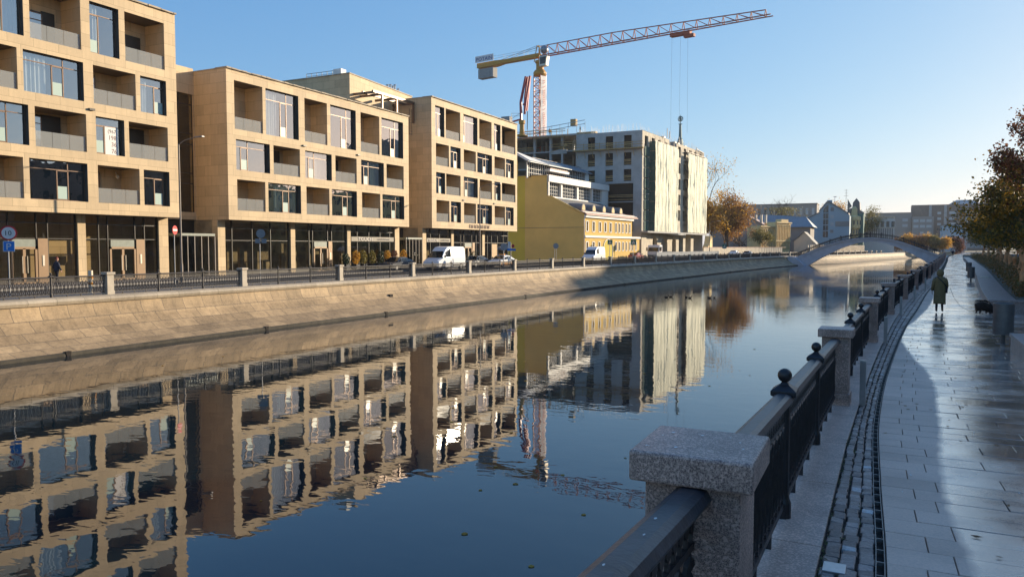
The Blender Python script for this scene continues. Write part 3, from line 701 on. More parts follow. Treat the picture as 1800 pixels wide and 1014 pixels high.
# bollards
def bollard():
    b = T('steel_bollard', 'x', 'bollard'); mb = MB(); mb.box(-.042, .042, -.022, .022, 0, .68); mb.obj('shaft', 'steel', b, bevel=.004)
    mb = MB(); mb.box(-.044, .044, -.024, .024, .68, .695); mb.obj('cap', 'alu', b, bevel=.003); return b
B0 = bollard()
for i, (x, y) in enumerate([(-.35, 12.5), (-.11, 21.6), (.32, 30.8), (.95, 39.4), (1.75, 50), (2.6, 60)]):
    lab = 'flat grey steel bollard on the cobbles, %s from the camera' % ORD[i]
    if i == 0: B0.location = (x, y, GZ(y) + .02); B0['label'] = lab; B0['group'] = 'steel bollards on the cobbles'; B0.rotation_euler = (0, 0, -.1)
    else: dup(B0, (x, y, GZ(y) + .02), -.1, lab)
# litter bins
def litter_bin(loc, lab):
    b = T('litter_bin', lab, 'litter bin', loc, 'grey steel litter bins'); x, y, z = loc
    mb = MB(); mb.lathe([(.215, .26), (.225, .26), (.235, 1.03), (.225, 1.05), (.215, 1.03), (.205, .30), (0, .30)], 28, loc); mb.obj('drum', 'bin', b, smooth=False)
    mb = MB(); mb.tube((x, y, z), (x, y, z + .3), .05, .05, 12); mb.obj('stem', 'bin', b)
    mb = MB(); mb.lathe([(.0, 0), (.14, 0), (.14, .015), (0, .02)], 16, loc); mb.obj('foot', 'bin', b)
litter_bin((2.55, 22.7, .04), 'grey cylindrical litter bin on a stem beside the near stone seat')
litter_bin((5.0, 62.6, .04), 'small distant litter bin beyond the small dog, by the planter')
litter_bin((6.2, 80, .04), 'farthest litter bin at the right side of the wet promenade')
# planters
def planter(name, lab, pts, h, soil=True, wthk=.42):
    t = T(name, lab, 'planter', (pts[0][0], pts[0][1], 0))
    mb = MB(); n_ = len(pts)
    mb.prism(pts, 2, -.05, h - .08); mb.obj('wall', 'wall_pl', t, fix=True)
    mb = MB(); c = (sum(p[0] for p in pts) / n_, sum(p[1] for p in pts) / n_)
    out = [(p[0] + (-.03 if p[0] < c[0] else .03), p[1] + (-.03 if p[1] < c[1] else .03)) for p in pts]
    mb.prism(out, 2, h - .08, h); mb.obj('coping', 'wall_pl', t, fix=True, bevel=.01)
    return t
planter('low_wall', 'low grey granite seat wall at the right edge, nearest the camera', [(2.5, 16.2), (6.5, 15.4), (6.9, 21.2), (2.55, 21.3)], .47)
p_ = [(3.27, 33.3)] + [(FR(y) + 3.2, y) for y in (40, 48, 56, 64, 72, 84, 100, 130, 170)]
q_ = [(FR(y) + 8.3, y) for y in (170, 130, 100, 84, 72, 64, 56, 48, 40, 33.3)]
planter('planter_wall', 'long granite edged planting bed with trees along the right of the promenade', p_ + q_, .53)
so = MB()
for a, b in zip(rows(33.6, 169, 4), rows(33.6, 169, 4)[1:]): so.quad((FR(a) + 4.1, a, .536), (FR(a) + 8.2, a, .536), (FR(b) + 8.2, b, .536), (FR(b) + 4.1, b, .536))
struct(so, 'planting_soil', 'soil')
planter('stone_step', 'broad granite step behind the litter bin at the right edge', [(4.6, 23.6), (8.5, 23.6), (8.9, 32.9), (4.7, 32.9)], .36)
def bench(loc, lab):
    t = T('bench', lab, 'bench', loc); x, y, z = loc
    mb = MB(); 
    for i in range(4): mb.box(x + i * .13, x + i * .13 + .11, y, y + 1.8, z + .40, z + .44)
    mb.obj('seat', 'concreteL', t)
    for yy in (y + .25, y + 1.5):
        mb = MB(); mb.box(x + .03, x + .45, yy, yy + .06, z, z + .4); mb.obj('leg', 'concreteL', t)
bench((FR(58) + 3.3, 57, .12), 'pale slatted bench on the planter edge beyond the small dog')
# ================================================================ limestone apartment blocks
def glazing(P, a, b, c, d, dp, root, lay='L', cur=0, n='window'):
    """frame with transom and a door sash, pane and maybe curtains"""
    f = MB(); t = .055; z1 = d - (d - c) * .22
    wd = b - a
    for s0, s1, q0, q1 in ((a, b, c, c + t), (a, b, d - t, d), (a, a + t, c, d), (b - t, b, c, d), (a, b, z1 - t / 2, z1 + t / 2)):
        f.pbox(P, s0, s1, q0, q1, dp - .03, dp + .05)
    if lay == 'L': x0, x1 = a + wd * .5, a + wd * .5 + .75
    elif lay == 'F': x0, x1 = a + .06, a + .80
    elif lay == 'R': x0, x1 = b - .85, b - .06
    else: x0, x1 = a + wd * .2, a + wd * .2 + .75
    for x in (x0, x1): f.pbox(P, x - .035, x + .035, c, z1, dp - .04, dp + .05)
    if wd > 3: f.pbox(P, x1 - .03, x1 + .03, z1, d, dp - .03, dp + .05)
    f.pbox(P, x0, x1, c + .05, c + .12, dp - .04, dp + .05); f.pbox(P, x0, x1, z1 - .08, z1, dp - .04, dp + .05)
    fr = f.obj(n, 'bronze', root)
    g = MB(); g.quad(P(a, c, dp), P(b, c, dp), P(b, d, dp), P(a, d, dp)); g.obj('pane', 'glass', fr)
    fp = MB(); fp.pbox(P, x0 + .05, x1 - .05, c + .12, c + .95, dp - .012, dp - .006); fp.obj('lower_panel', 'frost', fr)
    if cur:
        cm = MB(); rng = random.Random(int(a * 100) + int(c * 10)); segs = []
        if cur == 1: segs = [(a + .1, a + wd * .45)]
        elif cur == 2: segs = [(a + .1, b - .1)]
        elif cur == 3: segs = [(a + .1, a + wd * .2), (b - wd * .22, b - .1)]
        elif cur == 4: segs = [(a + wd * .3, b - .2)]
        for s0, s1 in segs:
            k = max(8, int((s1 - s0) / .05)); ph = rng.random() * 6
            prev = None
            for i in range(k + 1):
                s = s0 + (s1 - s0) * i / k; dd = dp + .28 + .05 * math.sin(i * 1.15 + ph) + .02 * math.sin(i * 2.7)
                if prev: cm.quad(P(prev[0], c + .03, prev[1]), P(s, c + .03, dd), P(s, d - .05, dd * 1 - .0), P(prev[0], d - .05, prev[1]))
                prev = (s, dd)
        cm.obj('curtain', 'curtain' if cur != 4 else 'curtaing', fr)
    return fr
def balustrade(P, a, b, c, root, dp=.10, h=1.02):
    n_ = 3 if b - a > 3 else 2
    g = MB(); w_ = (b - a) / n_
    for i in range(n_): g.pbox(P, a + i * w_ + .012, a + (i + 1) * w_ - .012, c + .02, c + h, dp, dp + .016)
    g.obj('glass_balustrade', 'balglass', root)
DEC = MB()
def block(label, Y0, Y1, ztop, rowsd, deep, shop, corner=()):
    root = T('apartment_building', label, 'building', (-49, Y0, 0), 'limestone apartment blocks on the far bank')
    P = FX; w_ = MB(); holes = []; zf = 4.74
    for (zc, zd, items) in rowsd:
        for it in items:
            k, a, b = it[0], it[1], it[2]
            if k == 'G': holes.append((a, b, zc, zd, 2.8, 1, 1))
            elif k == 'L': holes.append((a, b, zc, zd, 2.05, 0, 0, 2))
            elif k == 'C': holes.append((a, b, zc, zd, 2.05, 0, 0, 2))
    wallholes(w_, P, Y0, Y1, zf, ztop, holes)
    # sides, top, underside
    w_.quad((-49, Y0, zf), (-49, Y0, ztop), (-49 - deep, Y0, ztop), (-49 - deep, Y0, zf))
    if not corner: w_.quad((-49, Y1, zf), (-49 - deep, Y1, zf), (-49 - deep, Y1, ztop), (-49, Y1, ztop))
    else:
        P2 = lambda s, z, d=0: (-49 - s, Y1 - d, z)
        ho = [(0.0, 2.05, c[0], c[1], .55) for c in corner]
        mbx = MB(); wallholes(w_, P2, 0, deep, zf, ztop, ho)
    w_.quad((-49, Y0, ztop), (-49, Y1, ztop), (-49 - deep, Y1, ztop), (-49 - deep, Y0, ztop))
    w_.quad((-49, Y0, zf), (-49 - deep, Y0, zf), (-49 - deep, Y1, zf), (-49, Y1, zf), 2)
    w_.quad((-49 - deep, Y0, 0), (-49 - deep, Y1, 0), (-49 - deep, Y1, ztop), (-49 - deep, Y0, ztop))
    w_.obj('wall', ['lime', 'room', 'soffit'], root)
    cpm = MB(); rg_ = random.Random(int(Y0)); y = Y0 - .05
    while y < Y1 + .05:
        e = min(y + .55, Y1 + .06); dz = rg_.uniform(-.02, .03)
        cpm.box(-50.2, -48.86 + rg_.uniform(-.02, .03), y, e - .01, ztop + .003, ztop + .1 + dz); y = e
    cpm.box(-49 - deep, -50.2, Y0 - .05, Y0 + .3, ztop + .003, ztop + .08)
    cpm.obj('roof_coping', 'coping', root)
    for (zc, zd, items) in rowsd:
        for it in items:
            k, a, b = it[0], it[1], it[2]; o_ = it[3] if len(it) > 3 else {}
            if k == 'G': glazing(P, a, b, zc, zd, .33, root, o_.get('l', 'L'), o_.get('c', 0))
            else:
                dw = o_.get('dw', min(1.5, (b - a) * .45)); top = zc + 2.25
                # flanking window and dark panel in the back of the loggia
                bb = MB(); bb.pbox(P, a + .02, a + dw + .02, zc + .02, min(zd - .1, top + .1), 1.97, 2.04)
                if o_.get('dark'): bb.pbox(P, a + dw, b - .5, zc, min(zd - .15, top + .2), 1.985, 2.045)
                bb.obj('loggia_panel', 'darkclad', root)
                glazing(P, a + .08, a + dw, zc + .05, min(zd - .2, top), 1.9, root, 'F', 0, 'balcony_door')
                balustrade(P, a + .01, b - .01, zc, root)
    return root
G_, L_ = 'G', 'L'
c1 = dict(c=1); c2 = dict(c=2); c3 = dict(c=3); c4 = dict(c=4); dk_ = dict(dark=1)
z1r, z2r, z3r = (5.54, 8.12), (8.9, 11.43), (12.28, 14.86)
b1 = block('limestone apartment block at the left edge, tallest, with a phone number banner', 8, 41.12, 20.0, [
    (*z1r, [(L_, 10.4, 13.6), (G_, 14.1, 17.2), (L_, 18, 21.2), (G_, 21.6, 25.4), (L_, 26.2, 29.47), (G_, 29.85, 33.75), (L_, 34.5, 37.75), (G_, 38.1, 40.3, dict(l='L'))]),
    (*z2r, [(G_, 10.4, 13.6), (L_, 14.1, 17.2), (G_, 18, 21.2), (L_, 21.7, 25.4), (G_, 26.0, 29.9), (L_, 30.3, 33.76, dict(dark=1, dw=1.6)), (G_, 34.46, 36.62, dict(l='F')), (L_, 36.98, 40.25, dk_)]),
    (*z3r, [(L_, 10.4, 13.6), (G_, 14.1, 17.2, c1), (L_, 18, 21.2), (G_, 21.6, 25.4), (L_, 26.2, 29.3), (G_, 29.68, 33.66, dict(l='L', c=1)), (L_, 34.36, 37.62), (G_, 38.0, 40.2, dict(l='R', c=1))]),
    (15.67, 19.1, [(G_, 10.4, 13.6), (L_, 14.1, 17.2), (G_, 18, 21.2, c1), (L_, 21.7, 25.4), (G_, 26.0, 29.78, c2), (L_, 30.17, 33.57, dict(dark=1, dw=2.0)), (G_, 34.22, 36.4, dict(l='F', c=1)), (L_, 36.86, 40.13, dict(dark=1, dw=1.4))]),
], 3.7, None)
b2 = block('three storey limestone apartment block in the middle, above a beauty shop', 46, 72.2, 17.07, [
    (*z1r, [(L_, 46.96, 50.15, dict(dw=.9)), (G_, 50.5, 54.62, c4), (L_, 55.36, 58.6, dict(dw=.8)), (G_, 58.96, 62.85), (L_, 63.68, 66.8, dict(dw=.7)), (G_, 67.2, 71.26)]),
    (*z2r, [(G_, 46.92, 50.76, dict(l='S')), (L_, 51.2, 54.55, dk_), (G_, 55.26, 59.0, dict(l='S', c=2)), (L_, 59.55, 62.86, dk_), (G_, 63.6, 67.5, dict(l='S', c=4)), (L_, 67.98, 71.2, dk_)]),
    (12.26, 16.24, [(L_, 46.82, 50, dict(dw=.9)), (G_, 50.36, 54.45, dict(c=1)), (L_, 55.25, 58.4, dict(dw=.8)), (G_, 58.88, 62.8), (L_, 63.57, 66.76, dict(dw=.7)), (G_, 67.14, 71.15, c3)]),
], 14, None)
b3 = block('limestone apartment block nearest the yellow wall, with open corner loggias', 77, 99.94, 20.12, [
    (*z1r, [(L_, 78.0, 81.0), (G_, 81.36, 83.8, c3), (L_, 84.57, 87.7), (G_, 88.06, 92.18, dict(l='L', c=3)), (L_, 92.95, 96.1), (G_, 96.34, 98.83, c2)]),
    (*z2r, [(G_, 77.96, 80.02, c2), (L_, 80.27, 83.74), (G_, 84.55, 88.2, dict(l='S', c=2)), (L_, 88.73, 92.18), (G_, 92.9, 94.75, c2), ('C', 95.1, 99.94)]),
    (*z3r, [(L_, 77.95, 80.95), (G_, 81.3, 83.78, c2), (L_, 84.57, 87.7), (G_, 88.09, 92.2, dict(l='L', c=3)), (L_, 92.9, 96.1), (G_, 96.36, 98.88, c2)]),
    (15.72, 19.28, [(G_, 77.82, 79.9, c2), (L_, 80.22, 83.7), (G_, 84.5, 88.15, dict(l='F', c=2)), (L_, 88.63, 92.08), (G_, 92.77, 94.7, c2), ('C', 95.1, 99.94)]),
], 14, None, corner=[(8.9, 11.43), (15.72, 19.28)])
# ---- ground floor shopfronts
PX = -50.25
PG = frame(-50.42, 0, 0)
def shopfront(root, y0, y1, piers, mull, doors, signs=()):
    # stone piers
    for a, b in piers:
        mb = MB(); mb.box(-50.9, PX, a, b, 0.1, 4.73); mb.obj('stone_pier', 'lime', root, bevel=.01)
    f = MB()
    f.pbox(PG, y0, y1, 4.05, 4.13, 0, .08); f.pbox(PG, y0, y1, .1, .38, -.02, .1); f.pbox(PG, y0, y1, 3.02, 3.08, 0, .08)
    for y in mull: f.pbox(PG, y - .035, y + .035, .1, 4.73, -.04, .1)
    f.obj('shop_frame', 'darkclad', root)
    g = MB(); g.quad(PG(y0, .1, .03), PG(y1, .1, .03), PG(y1, 4.74, .03), PG(y0, 4.74, .03)); g.obj('shop_glass', 'shopglass', root)
    # interior
    r_ = MB(); X0 = -50.5; X1 = -54.5
    r_.quad((X1, y0, .1), (X1, y1, .1), (X1, y1, 4.7), (X1, y0, 4.7)); r_.quad((X0, y0, .1), (X1, y0, .1), (X1, y0, 4.7), (X0, y0, 4.7)); r_.quad((X0, y1, .1), (X0, y1, 4.7), (X1, y1, 4.7), (X1, y1, .1))
    r_.quad((X0, y0, .105), (X0, y1, .105), (X1, y1, .105), (X1, y0, .105)); r_.quad((X0, y0, 4.7), (X1, y0, 4.7), (X1, y1, 4.7), (X0, y1, 4.7))
    rg_ = random.Random(int(y0))
    for i in range(int((y1 - y0) / 3)):
        yy = y0 + 1 + i * 3 + rg_.random(); r_.box(-53.2, -52.9, yy, yy + rg_.uniform(.3, 1.2), .1, rg_.uniform(1.2, 3.6))
    r_.obj('shop_interior', 'roomlight', root)
    for a, b, pa, pb in doors:
        d = MB()
        for s0, s1, q0, q1 in ((a, b, 2.35, 2.5), (a, a + .14, .1, 2.5), (b - .14, b, .1, 2.5), ((a + b) / 2 - .09, (a + b) / 2 + .09, .1, 2.4), (a, b, .1, .22)):
            d.pbox(PG, s0, s1, q0, q1, -.09, .06)
        do = d.obj('door', 'bronzepanel', root)
        h_ = MB()
        for s in ((a + b) / 2 - .16, (a + b) / 2 + .16): h_.pbox(PG, s - .015, s + .015, .8, 1.9, -.16, -.12)
        h_.obj('handle', 'alu', do)
        tr = MB(); tr.pbox(PG, a + .1, b - .1, 2.5, 3.0, -.05, -.03); tr.obj('transom_panel', 'frostplain', do)
        p_ = MB(); p_.pbox(PG, pa, pb, .1, 3.05, -.1, .04); pn = p_.obj('entrance_panel', 'bronzepanel', root)
        p_ = MB(); p_.pbox(PG, (pa + pb) / 2 - .07, (pa + pb) / 2 + .07, 1.25, 1.95, -.13, -.1); p_.obj('intercom', 'alu', pn)
    # dark band under the overhang (cladding)
s = 1.0255
shopfront(b1, 8, 41.1, [(20.3, 20.9), (25.6, 26.3), (33.75, 34.35), (40.25, 41.1)], [22, 24, 27.6, 29.2, 31.0, 31.75, 33.7, 35.4, 36.1, 38.3, 39.1, 40.2], [(29.3, 31.0, 31.05, 31.7), (36.2, 38.3, 38.35, 39.05)])
shopfront(b2, 46.0, 72.1, [(45.95, 46.75), (54.55, 55.15), (62.8, 63.35), (71.2, 72.05)], [47.6, 49.9, 52.1, 54.4, 57.2, 57.7, 59.9, 60.5, 62.7, 64.6, 66.6, 68.6, 70.4], [(57.8, 59.85, 59.95, 60.5)])
shopfront(b3, 76.9, 99.8, [(76.85, 77.65), (83.5, 84.1), (91.7, 92.4)], [78.8, 80.9, 83.4, 86.1, 86.9, 89.0, 90.2, 93.4, 94.6, 96.4, 98.2, 99.7], [(87.0, 89.0, 89.1, 89.7)])
# end column of third block, wood door panel
mb = MB(); mb.pbox(PG, 94.7, 96.2, .1, 2.9, -.06, .03); mb.obj('wooden_door', 'wood', b3)
# ---- shop signs
PS = frame(-50.3, 0, 0)
mb = MB(); mb.pbox(PS, 63.5, 71.0, 3.08, 3.56, -.02, .08); sg = mb.obj('sign_board', 'signboard', b2)
text_mesh("TOUCH", .5, 'sign_letters', 'banner', PS, 64.6, 3.15, -.04, sg, 1.35, .03)
def scrawl(P, s0, s1, z, d, parent, mat='banner'):
    m_ = MB(); k = 40; pts = []
    for i in range(k): t = i / (k - 1); pts.append(P(s0 + (s1 - s0) * t, z + .07 * math.sin(i * 1.9) * (1 if i % 7 else 2), d))
    m_.path(pts, .014, 4); m_.obj('sign_script', mat, parent)
scrawl(PS, 67.9, 70.2, 3.3, -.06, sg)
mb = MB(); mb.pbox(PS, 77.8, 83.3, 3.08, 3.56, -.02, .08); sg = mb.obj('sign_board', 'signboard', b3)
text_mesh("TOUCH", .46, 'sign_letters', 'banner', PS, 78.1, 3.15, -.04, sg, 1.25, .03); scrawl(PS, 80.9, 82.9, 3.3, -.06, sg)
# sign letters on the fascia (legible only as brown/red block capitals)
PF = frame(-48.99, 0, 0)
fl = MB(); rg_ = random.Random(4); y_ = 85.9
for k_ in range(13):
    if k_ not in (6,):
        fl.pbox(PF, y_, y_ + .1, 4.93, 5.38, -.05, -.02)
        if k_ % 3 != 2: fl.pbox(PF, y_ + .1, y_ + .3, 5.31 - (k_ % 2) * .2, 5.38 - (k_ % 2) * .2, -.05, -.02)
        if k_ % 2: fl.pbox(PF, y_ + .26, y_ + .34, 4.93, 5.3, -.05, -.02)
    y_ += .44
fl.obj('fascia_letters', 'browntxt', b3)
# banner in the window with the phone number
PBn = frame(-49.30, 0, 0)
bn = MB(); bn.pbox(PBn, 35.32, 36.27, 8.95, 10.85, -.008, 0); bo = bn.obj('phone_banner', 'banner', b1)
text_mesh("(967", .36, 'banner_digits', 'blacktxt', PBn, 35.52, 10.45, -.012, bo, 1.0, .002)
for i, (t_, s_, z_) in enumerate((("198", 35.56, 9.98), ("36", 35.78, 9.53), ("76", 35.78, 9.05))):
    text_mesh(t_, .44, 'banner_digits', 'browntxt', PBn, s_, z_, -.012, bo, .95, .002)
# soffit lights, wall spouts, security camera
mb = MB()
for (y, z) in ((34.0, 11.75), (54.9, 11.75), (62.9, 11.8)): mb.pbox(FX, y - .02, y + .42, z, z + .13, -.14, .0)
mb2 = MB(); mb2.pbox(FX, 33.95, 34.35, 11.75, 11.88, -.14, -.0); mb2.obj('wall_light', 'darkclad', b1)
for y in (54.9, 62.9):
    mb2 = MB(); mb2.pbox(FX, y, y + .4, 11.77, 11.9, -.14, 0); mb2.obj('wall_light', 'darkclad', b2)
for y, r_ in ((84.2, b3), (92.6, b3)):
    mb2 = MB(); mb2.pbox(FX, y, y + .4, 8.35, 8.48, -.14, 0); mb2.obj('wall_light', 'darkclad', r_)
mb2 = MB(); mb2.sphere((-50.8, 37.3, 7.6), .13, 10, 8, 1.2); mb2.tube((-50.9, 37.3, 7.75), (-51.0, 37.3, 7.95), .03); mb2.obj('wall_lamp', 'white', b1, smooth=True)
# ---- recessed links with stair glazing
def link(label, Y0, Y1, X, ztop, gl):
    t = T('stair_link', label, 'building', (X, Y0, 0), 'recessed links between the limestone blocks')
    P = frame(X, 0, 0); w_ = MB(); wallholes(w_, P, Y0, Y1, 4.78, ztop, [(gl[0], gl[1], gl[2], gl[3], .5, 1, 0)])
    w_.quad((X, Y0, ztop), (X, Y1, ztop), (X - 11, Y1, ztop), (X - 11, Y0, ztop)); w_.quad((X, Y0, 4.78), (X - 11, Y0, 4.78), (X - 11, Y1, 4.78), (X, Y1, 4.78), 2)
    w_.obj('wall', ['lime', 'darkin', 'soffit'], t)
    f = MB(); a, b, c, d = gl
    for y in (a, a + (b - a) * .36, a + (b - a) * .68, b): f.pbox(P, y - .04, y + .04, c, d, .12, .22)
    z = c
    while z < d + .1: f.pbox(P, a, b, z - .04, z + .04, .12, .22); f.pbox(P, a, b, z + 2.35, min(d, z + 2.43), .12, .22) if z + 2.4 < d else None; z += 3.27
    f.obj('stair_window', 'darkclad', t)
    g = MB(); g.quad(P(a, c, .17), P(b, c, .17), P(b, d, .17), P(a, d, .17)); g.obj('pane', 'shopglass', t)
    # vestibule
    v = MB(); v.box(-53.0, -50.05, Y0 + .9, Y1 - .5, 3.38, 3.58); v.obj('canopy', 'frostplain', t)
    v = MB(); 
    for y in [Y0 + .92 + i * (Y1 - Y0 - 1.44) / 5 for i in range(6)]: v.box(-50.1, -50.04, y - .03, y + .03, .1, 3.35)
    v.obj('vestibule_frame', 'pole', t)
    v = MB(); v.quad((-50.07, Y0 + .9, .1), (-50.07, Y1 - .5, .1), (-50.07, Y1 - .5, 3.35), (-50.07, Y0 + .9, 3.35)); v.quad((-50.07, Y0 + .9, .1), (-53, Y0 + .9, .1), (-53, Y0 + .9, 3.35), (-50.07, Y0 + .9, 3.35)); v.obj('vestibule_glass', 'shopglass', t)
    v = MB(); v.quad((-53.05, Y0 - .6, .1), (-53.05, Y1 + .6, .1), (-53.05, Y1 + .6, 4.78), (-53.05, Y0 - .6, 4.78)); v.obj('back_wall', 'darkclad', t)
link('narrow recessed link with dark stair windows between the left and middle limestone blocks', 41.14, 45.98, -52.75, 17.35, (41.6, 45.9, 5.4, 15.2))
link('recessed glass link between the middle and right limestone blocks, behind the front walls', 72.22, 76.98, -57.5, 16.4, (72.8, 76.4, 5.4, 15.2))
# side wall of block two continues behind; penthouse and pergola
pt = T('penthouse', 'set back penthouse with pale side wall and dark steel pergola above the limestone blocks', 'penthouse', (-54, 68.2, 17))
w_ = MB()
w_.quad((-54, 68.2, 16.9), (-54, 68.2, 21.55), (-66, 68.2, 21.55), (-66, 68.2, 16.9)); w_.quad((-54, 68.2, 16.9), (-55.3, 82.3, 16.9), (-55.3, 82.3, 21.55), (-54, 68.2, 21.55))
w_.quad((-54, 68.2, 21.55), (-55.3, 82.3, 21.55), (-66, 82.3, 21.55), (-66, 68.2, 21.55)); w_.quad((-55.3, 82.3, 16.9), (-66, 82.3, 16.9), (-66, 82.3, 21.55), (-55.3, 82.3, 21.55))
w_.obj('wall', 'lime', pt)
mb = MB(); mb.prism([(-53.92, 68.12), (-55.22, 82.38), (-55.6, 82.38), (-54.4, 68.5), (-66, 68.5), (-66, 68.12)], 2, 21.553, 21.66); mb.obj('roof_coping', 'coping', pt)
mb = MB(); mb.box(-56.6, -55.5, 68.6, 69.5, 21.6, 22.35); mb.obj('chimney', 'white', pt)
pr = MB()
for i in range(7): pr.tube((-60.8 + i * .75, 69, 21.6), (-60.8 + i * .75, 69, 22.3), .03)
pr.tube((-60.8, 69, 22.3), (-56.3, 69, 22.3), .03); pr.tube((-60.8, 69, 22.0), (-56.3, 69, 22.0), .025); pr.obj('roof_rail', 'darkclad', pt)
for (y, h_) in ((69.3, .3), (70, .25), (71.6, .3), (72.1, .3), (72.7, .3), (73.2, .28), (77.2, .6), (77.9, .75), (78.5, .7), (79.0, .95), (79.8, .6), (80.2, .3)):
    mb = MB(); x = -54.6 - (y - 68.2) * .09; mb.lathe([(.11, 0), (.11, h_ - .12), (.2, h_ - .12), (.2, h_ - .06), (.05, h_)], 8, (x, y, 21.6)); mb.obj('roof_vent', 'steel' if h_ > .5 else 'darkclad', pt, smooth=False)
pg = MB()
for (y) in (70.2, 73.0, 76.4):
    pg.box(-51.3, -51.1, y, y + .2, 17.1, 19.5)
for (y) in (68.9, 70.2, 73.0, 76.4): pg.box(-54.2, -51.1, y, y + .2, 19.3, 19.55)
pg.box(-51.3, -51.08, 68.6, 76.6, 19.35, 19.6); pg.box(-52.7, -52.5, 68.6, 76.6, 19.35, 19.6); pg.box(-54.1, -53.9, 76.4, 76.6, 17, 19.6)
pg.obj('pergola', 'bronze', pt)
lad = MB()
for y in (75.2, 75.7): lad.tube((-50.9, y, 15.6), (-50.9, y, 18.6), .035)
for i in range(9): lad.tube((-50.9, 75.2, 15.7 + i * .33), (-50.9, 75.7, 15.7 + i * .33), .02)
lad.obj('ladder', 'bronze', pt)
# ================================================================ yellow house with blank wall, white building behind
yh = T('yellow_house', 'two storey ochre house with a carriage arch and a tall blank olive side wall', 'house', (-45.5, 118, 0))
YF = frame(-45.5, 118, 3.5); YB = lambda s, z, d=0: (-45.5 - s, 118 + d, z)
up = [(.5, 1.6), (3.1, 4.25), (5.8, 6.9), (8.2, 9.25), (10.5, 11.6), (13.05, 14.0), (14.75, 15.65), (16.4, 17.3), (18.2, 19.05), (19.85, 20.75)]
lo = [(.5, 1.6), (3.1, 4.25), (5.6, 6.6), (13.15, 14.1), (14.8, 15.7), (16.55, 17.45), (18.3, 19.1), (19.95, 20.8), (21.4, 22.2), (23.2, 24.0)]
w_ = MB(); arch = (7.8, 12.0)
hl = [(a + .15, b - .15, 5.1, 6.7, .18, 1) for a, b in up] + [(a + .15, b - .15, 1.85, 3.3, .18, 1) for a, b in lo]
wallholes(w_, YF, 0, 21.5, 0, 7.65, [h for h in hl if h[1] < 21.5], 0); wallholes(w_, YF, 21.5, 25.5, 0, 4.35, [h for h in hl if h[0] > 21.5], 0)
w_.quad(YF(21.5, 4.35), YF(21.5, 7.65), YF(21.5, 7.65, 6), YF(21.5, 4.35, 6))
w_.quad(YF(25.5, 0), YF(25.5, 0, 8), YF(25.5, 4.35, 8), YF(25.5, 4.35)); w_.quad(YF(21.5, 4.35, 0), YF(25.5, 4.35, 0), YF(25.5, 4.35, 2.1), YF(21.5, 4.35, 2.1))
w_.obj('wall', ['yellow', 'winfar'], yh)
bw = MB(); bw.prism([(0, 0), (0, 7.9), (.1, 8.35), (6.07, 11.1), (6.8, 11.1), (6.8, 14.5), (12.3, 14.62), (12.3, 5.74), (12.3, 0)], 1, 118, 118.25)
o_ = MB(); pts = [(-45.5 - p[0], p[1]) for p in [(0, 0), (0, 8.0), (6.05, 11.08), (6.8, 11.1), (6.8, 14.5), (10.85, 14.55), (10.85, 0)]]
o_.prism(pts, 1, 117.98, 118.22, 0); pts = [(-45.5 - p[0], p[1]) for p in [(10.85, 0), (10.85, 14.55), (19, 14.7), (19, 0)]]
o_.prism(pts, 1, 117.98, 118.22, 1); o_.obj('blank_wall', ['olive2', 'olive'], yh, fix=True)
o_ = MB(); o_.box(-64.5, -45.52, 117.93, 117.98, 5.70, 5.76); o_.box(-64.5, -52.25, 117.9, 118.3, 14.56, 14.64); o_.obj('wall_seam', 'pole', yh)
# arch gate
ag = MB(); pa = [(7.9, 0), (7.9, 2.4)] + [(9.95 - 2.05 * math.cos(t), 2.4 + 1.45 * math.sin(t)) for t in [math.pi * i / 14 for i in range(15)]] + [(12.0, 0)]
ag.add([YF(a, z, -.02) for a, z in pa], [list(range(len(pa)))]); ag.obj('arch_gate', 'olive', yh)
tm = MB()
for i in range(1, len(pa) - 1):
    (a0_, z0_), (a1_, z1_) = pa[i], pa[i + 1]
    tm.tube(YF(a0_, z0_, -.04), YF(a1_, z1_, -.04), .09, .09, 4)
tm.pbox(YF, 0, 25.6, 4.05, 4.4, -.22, 0); tm.pbox(YF, -.1, 21.6, 7.35, 7.75, -.35, 0); tm.obj('cornice', 'white', yh)
for k, (rows_, z0_, z1_) in enumerate(((up, 5.0, 6.82), (lo, 1.75, 3.42))):
    for a, b in rows_:
        m_ = MB()
        for s0, s1, q0, q1 in ((a, b, z0_, z0_ + .13), (a, b, z1_ - .12, z1_), (a, a + .16, z0_, z1_), (b - .16, b, z0_, z1_)): m_.pbox(YF, s0, s1, q0, q1, -.05, .02)
        m_.pbox(YF, (a + b) / 2 - .025, (a + b) / 2 + .025, z0_, z1_, .1, .15); m_.pbox(YF, a, b, z0_ + 1.15, z0_ + 1.19, .1, .15)
        m_.obj('window', 'white', yh)
rf = MB(); rf.add([YF(-.3, 7.78, -.5), YF(21.9, 7.78, -.5), YF(21.9, 10.9, 6.8), YF(-.3, 10.9, 6.8)], [(0, 1, 2, 3)]); rf.add([YF(-.3, 7.7, -.5), YF(21.9, 7.7, -.5), YF(21.9, 7.78, -.5), YF(-.3, 7.78, -.5)], [(0, 1, 2, 3)])
rf.obj('roof', 'tinroof', yh)
rf = MB(); rf.add([YF(-.1, 7.95, -.42), YF(23.6, 7.95, -.42), YF(23.6, 8.5, .75), YF(-.1, 8.5, .75)], [(0, 1, 2, 3)]); rf.pbox(YF, -.1, 23.6, 7.8, 7.95, -.45, -.1); rf.obj('eaves_flashing', 'rust', yh)
rf = MB()
for z_, dd in ((8.1, -.12), (8.3, .35)): rf.pbox(YF, -.1, 23.6, z_, z_ + .09, dd - .04, dd + .04)
rf.obj('snow_guard', 'white', yh)
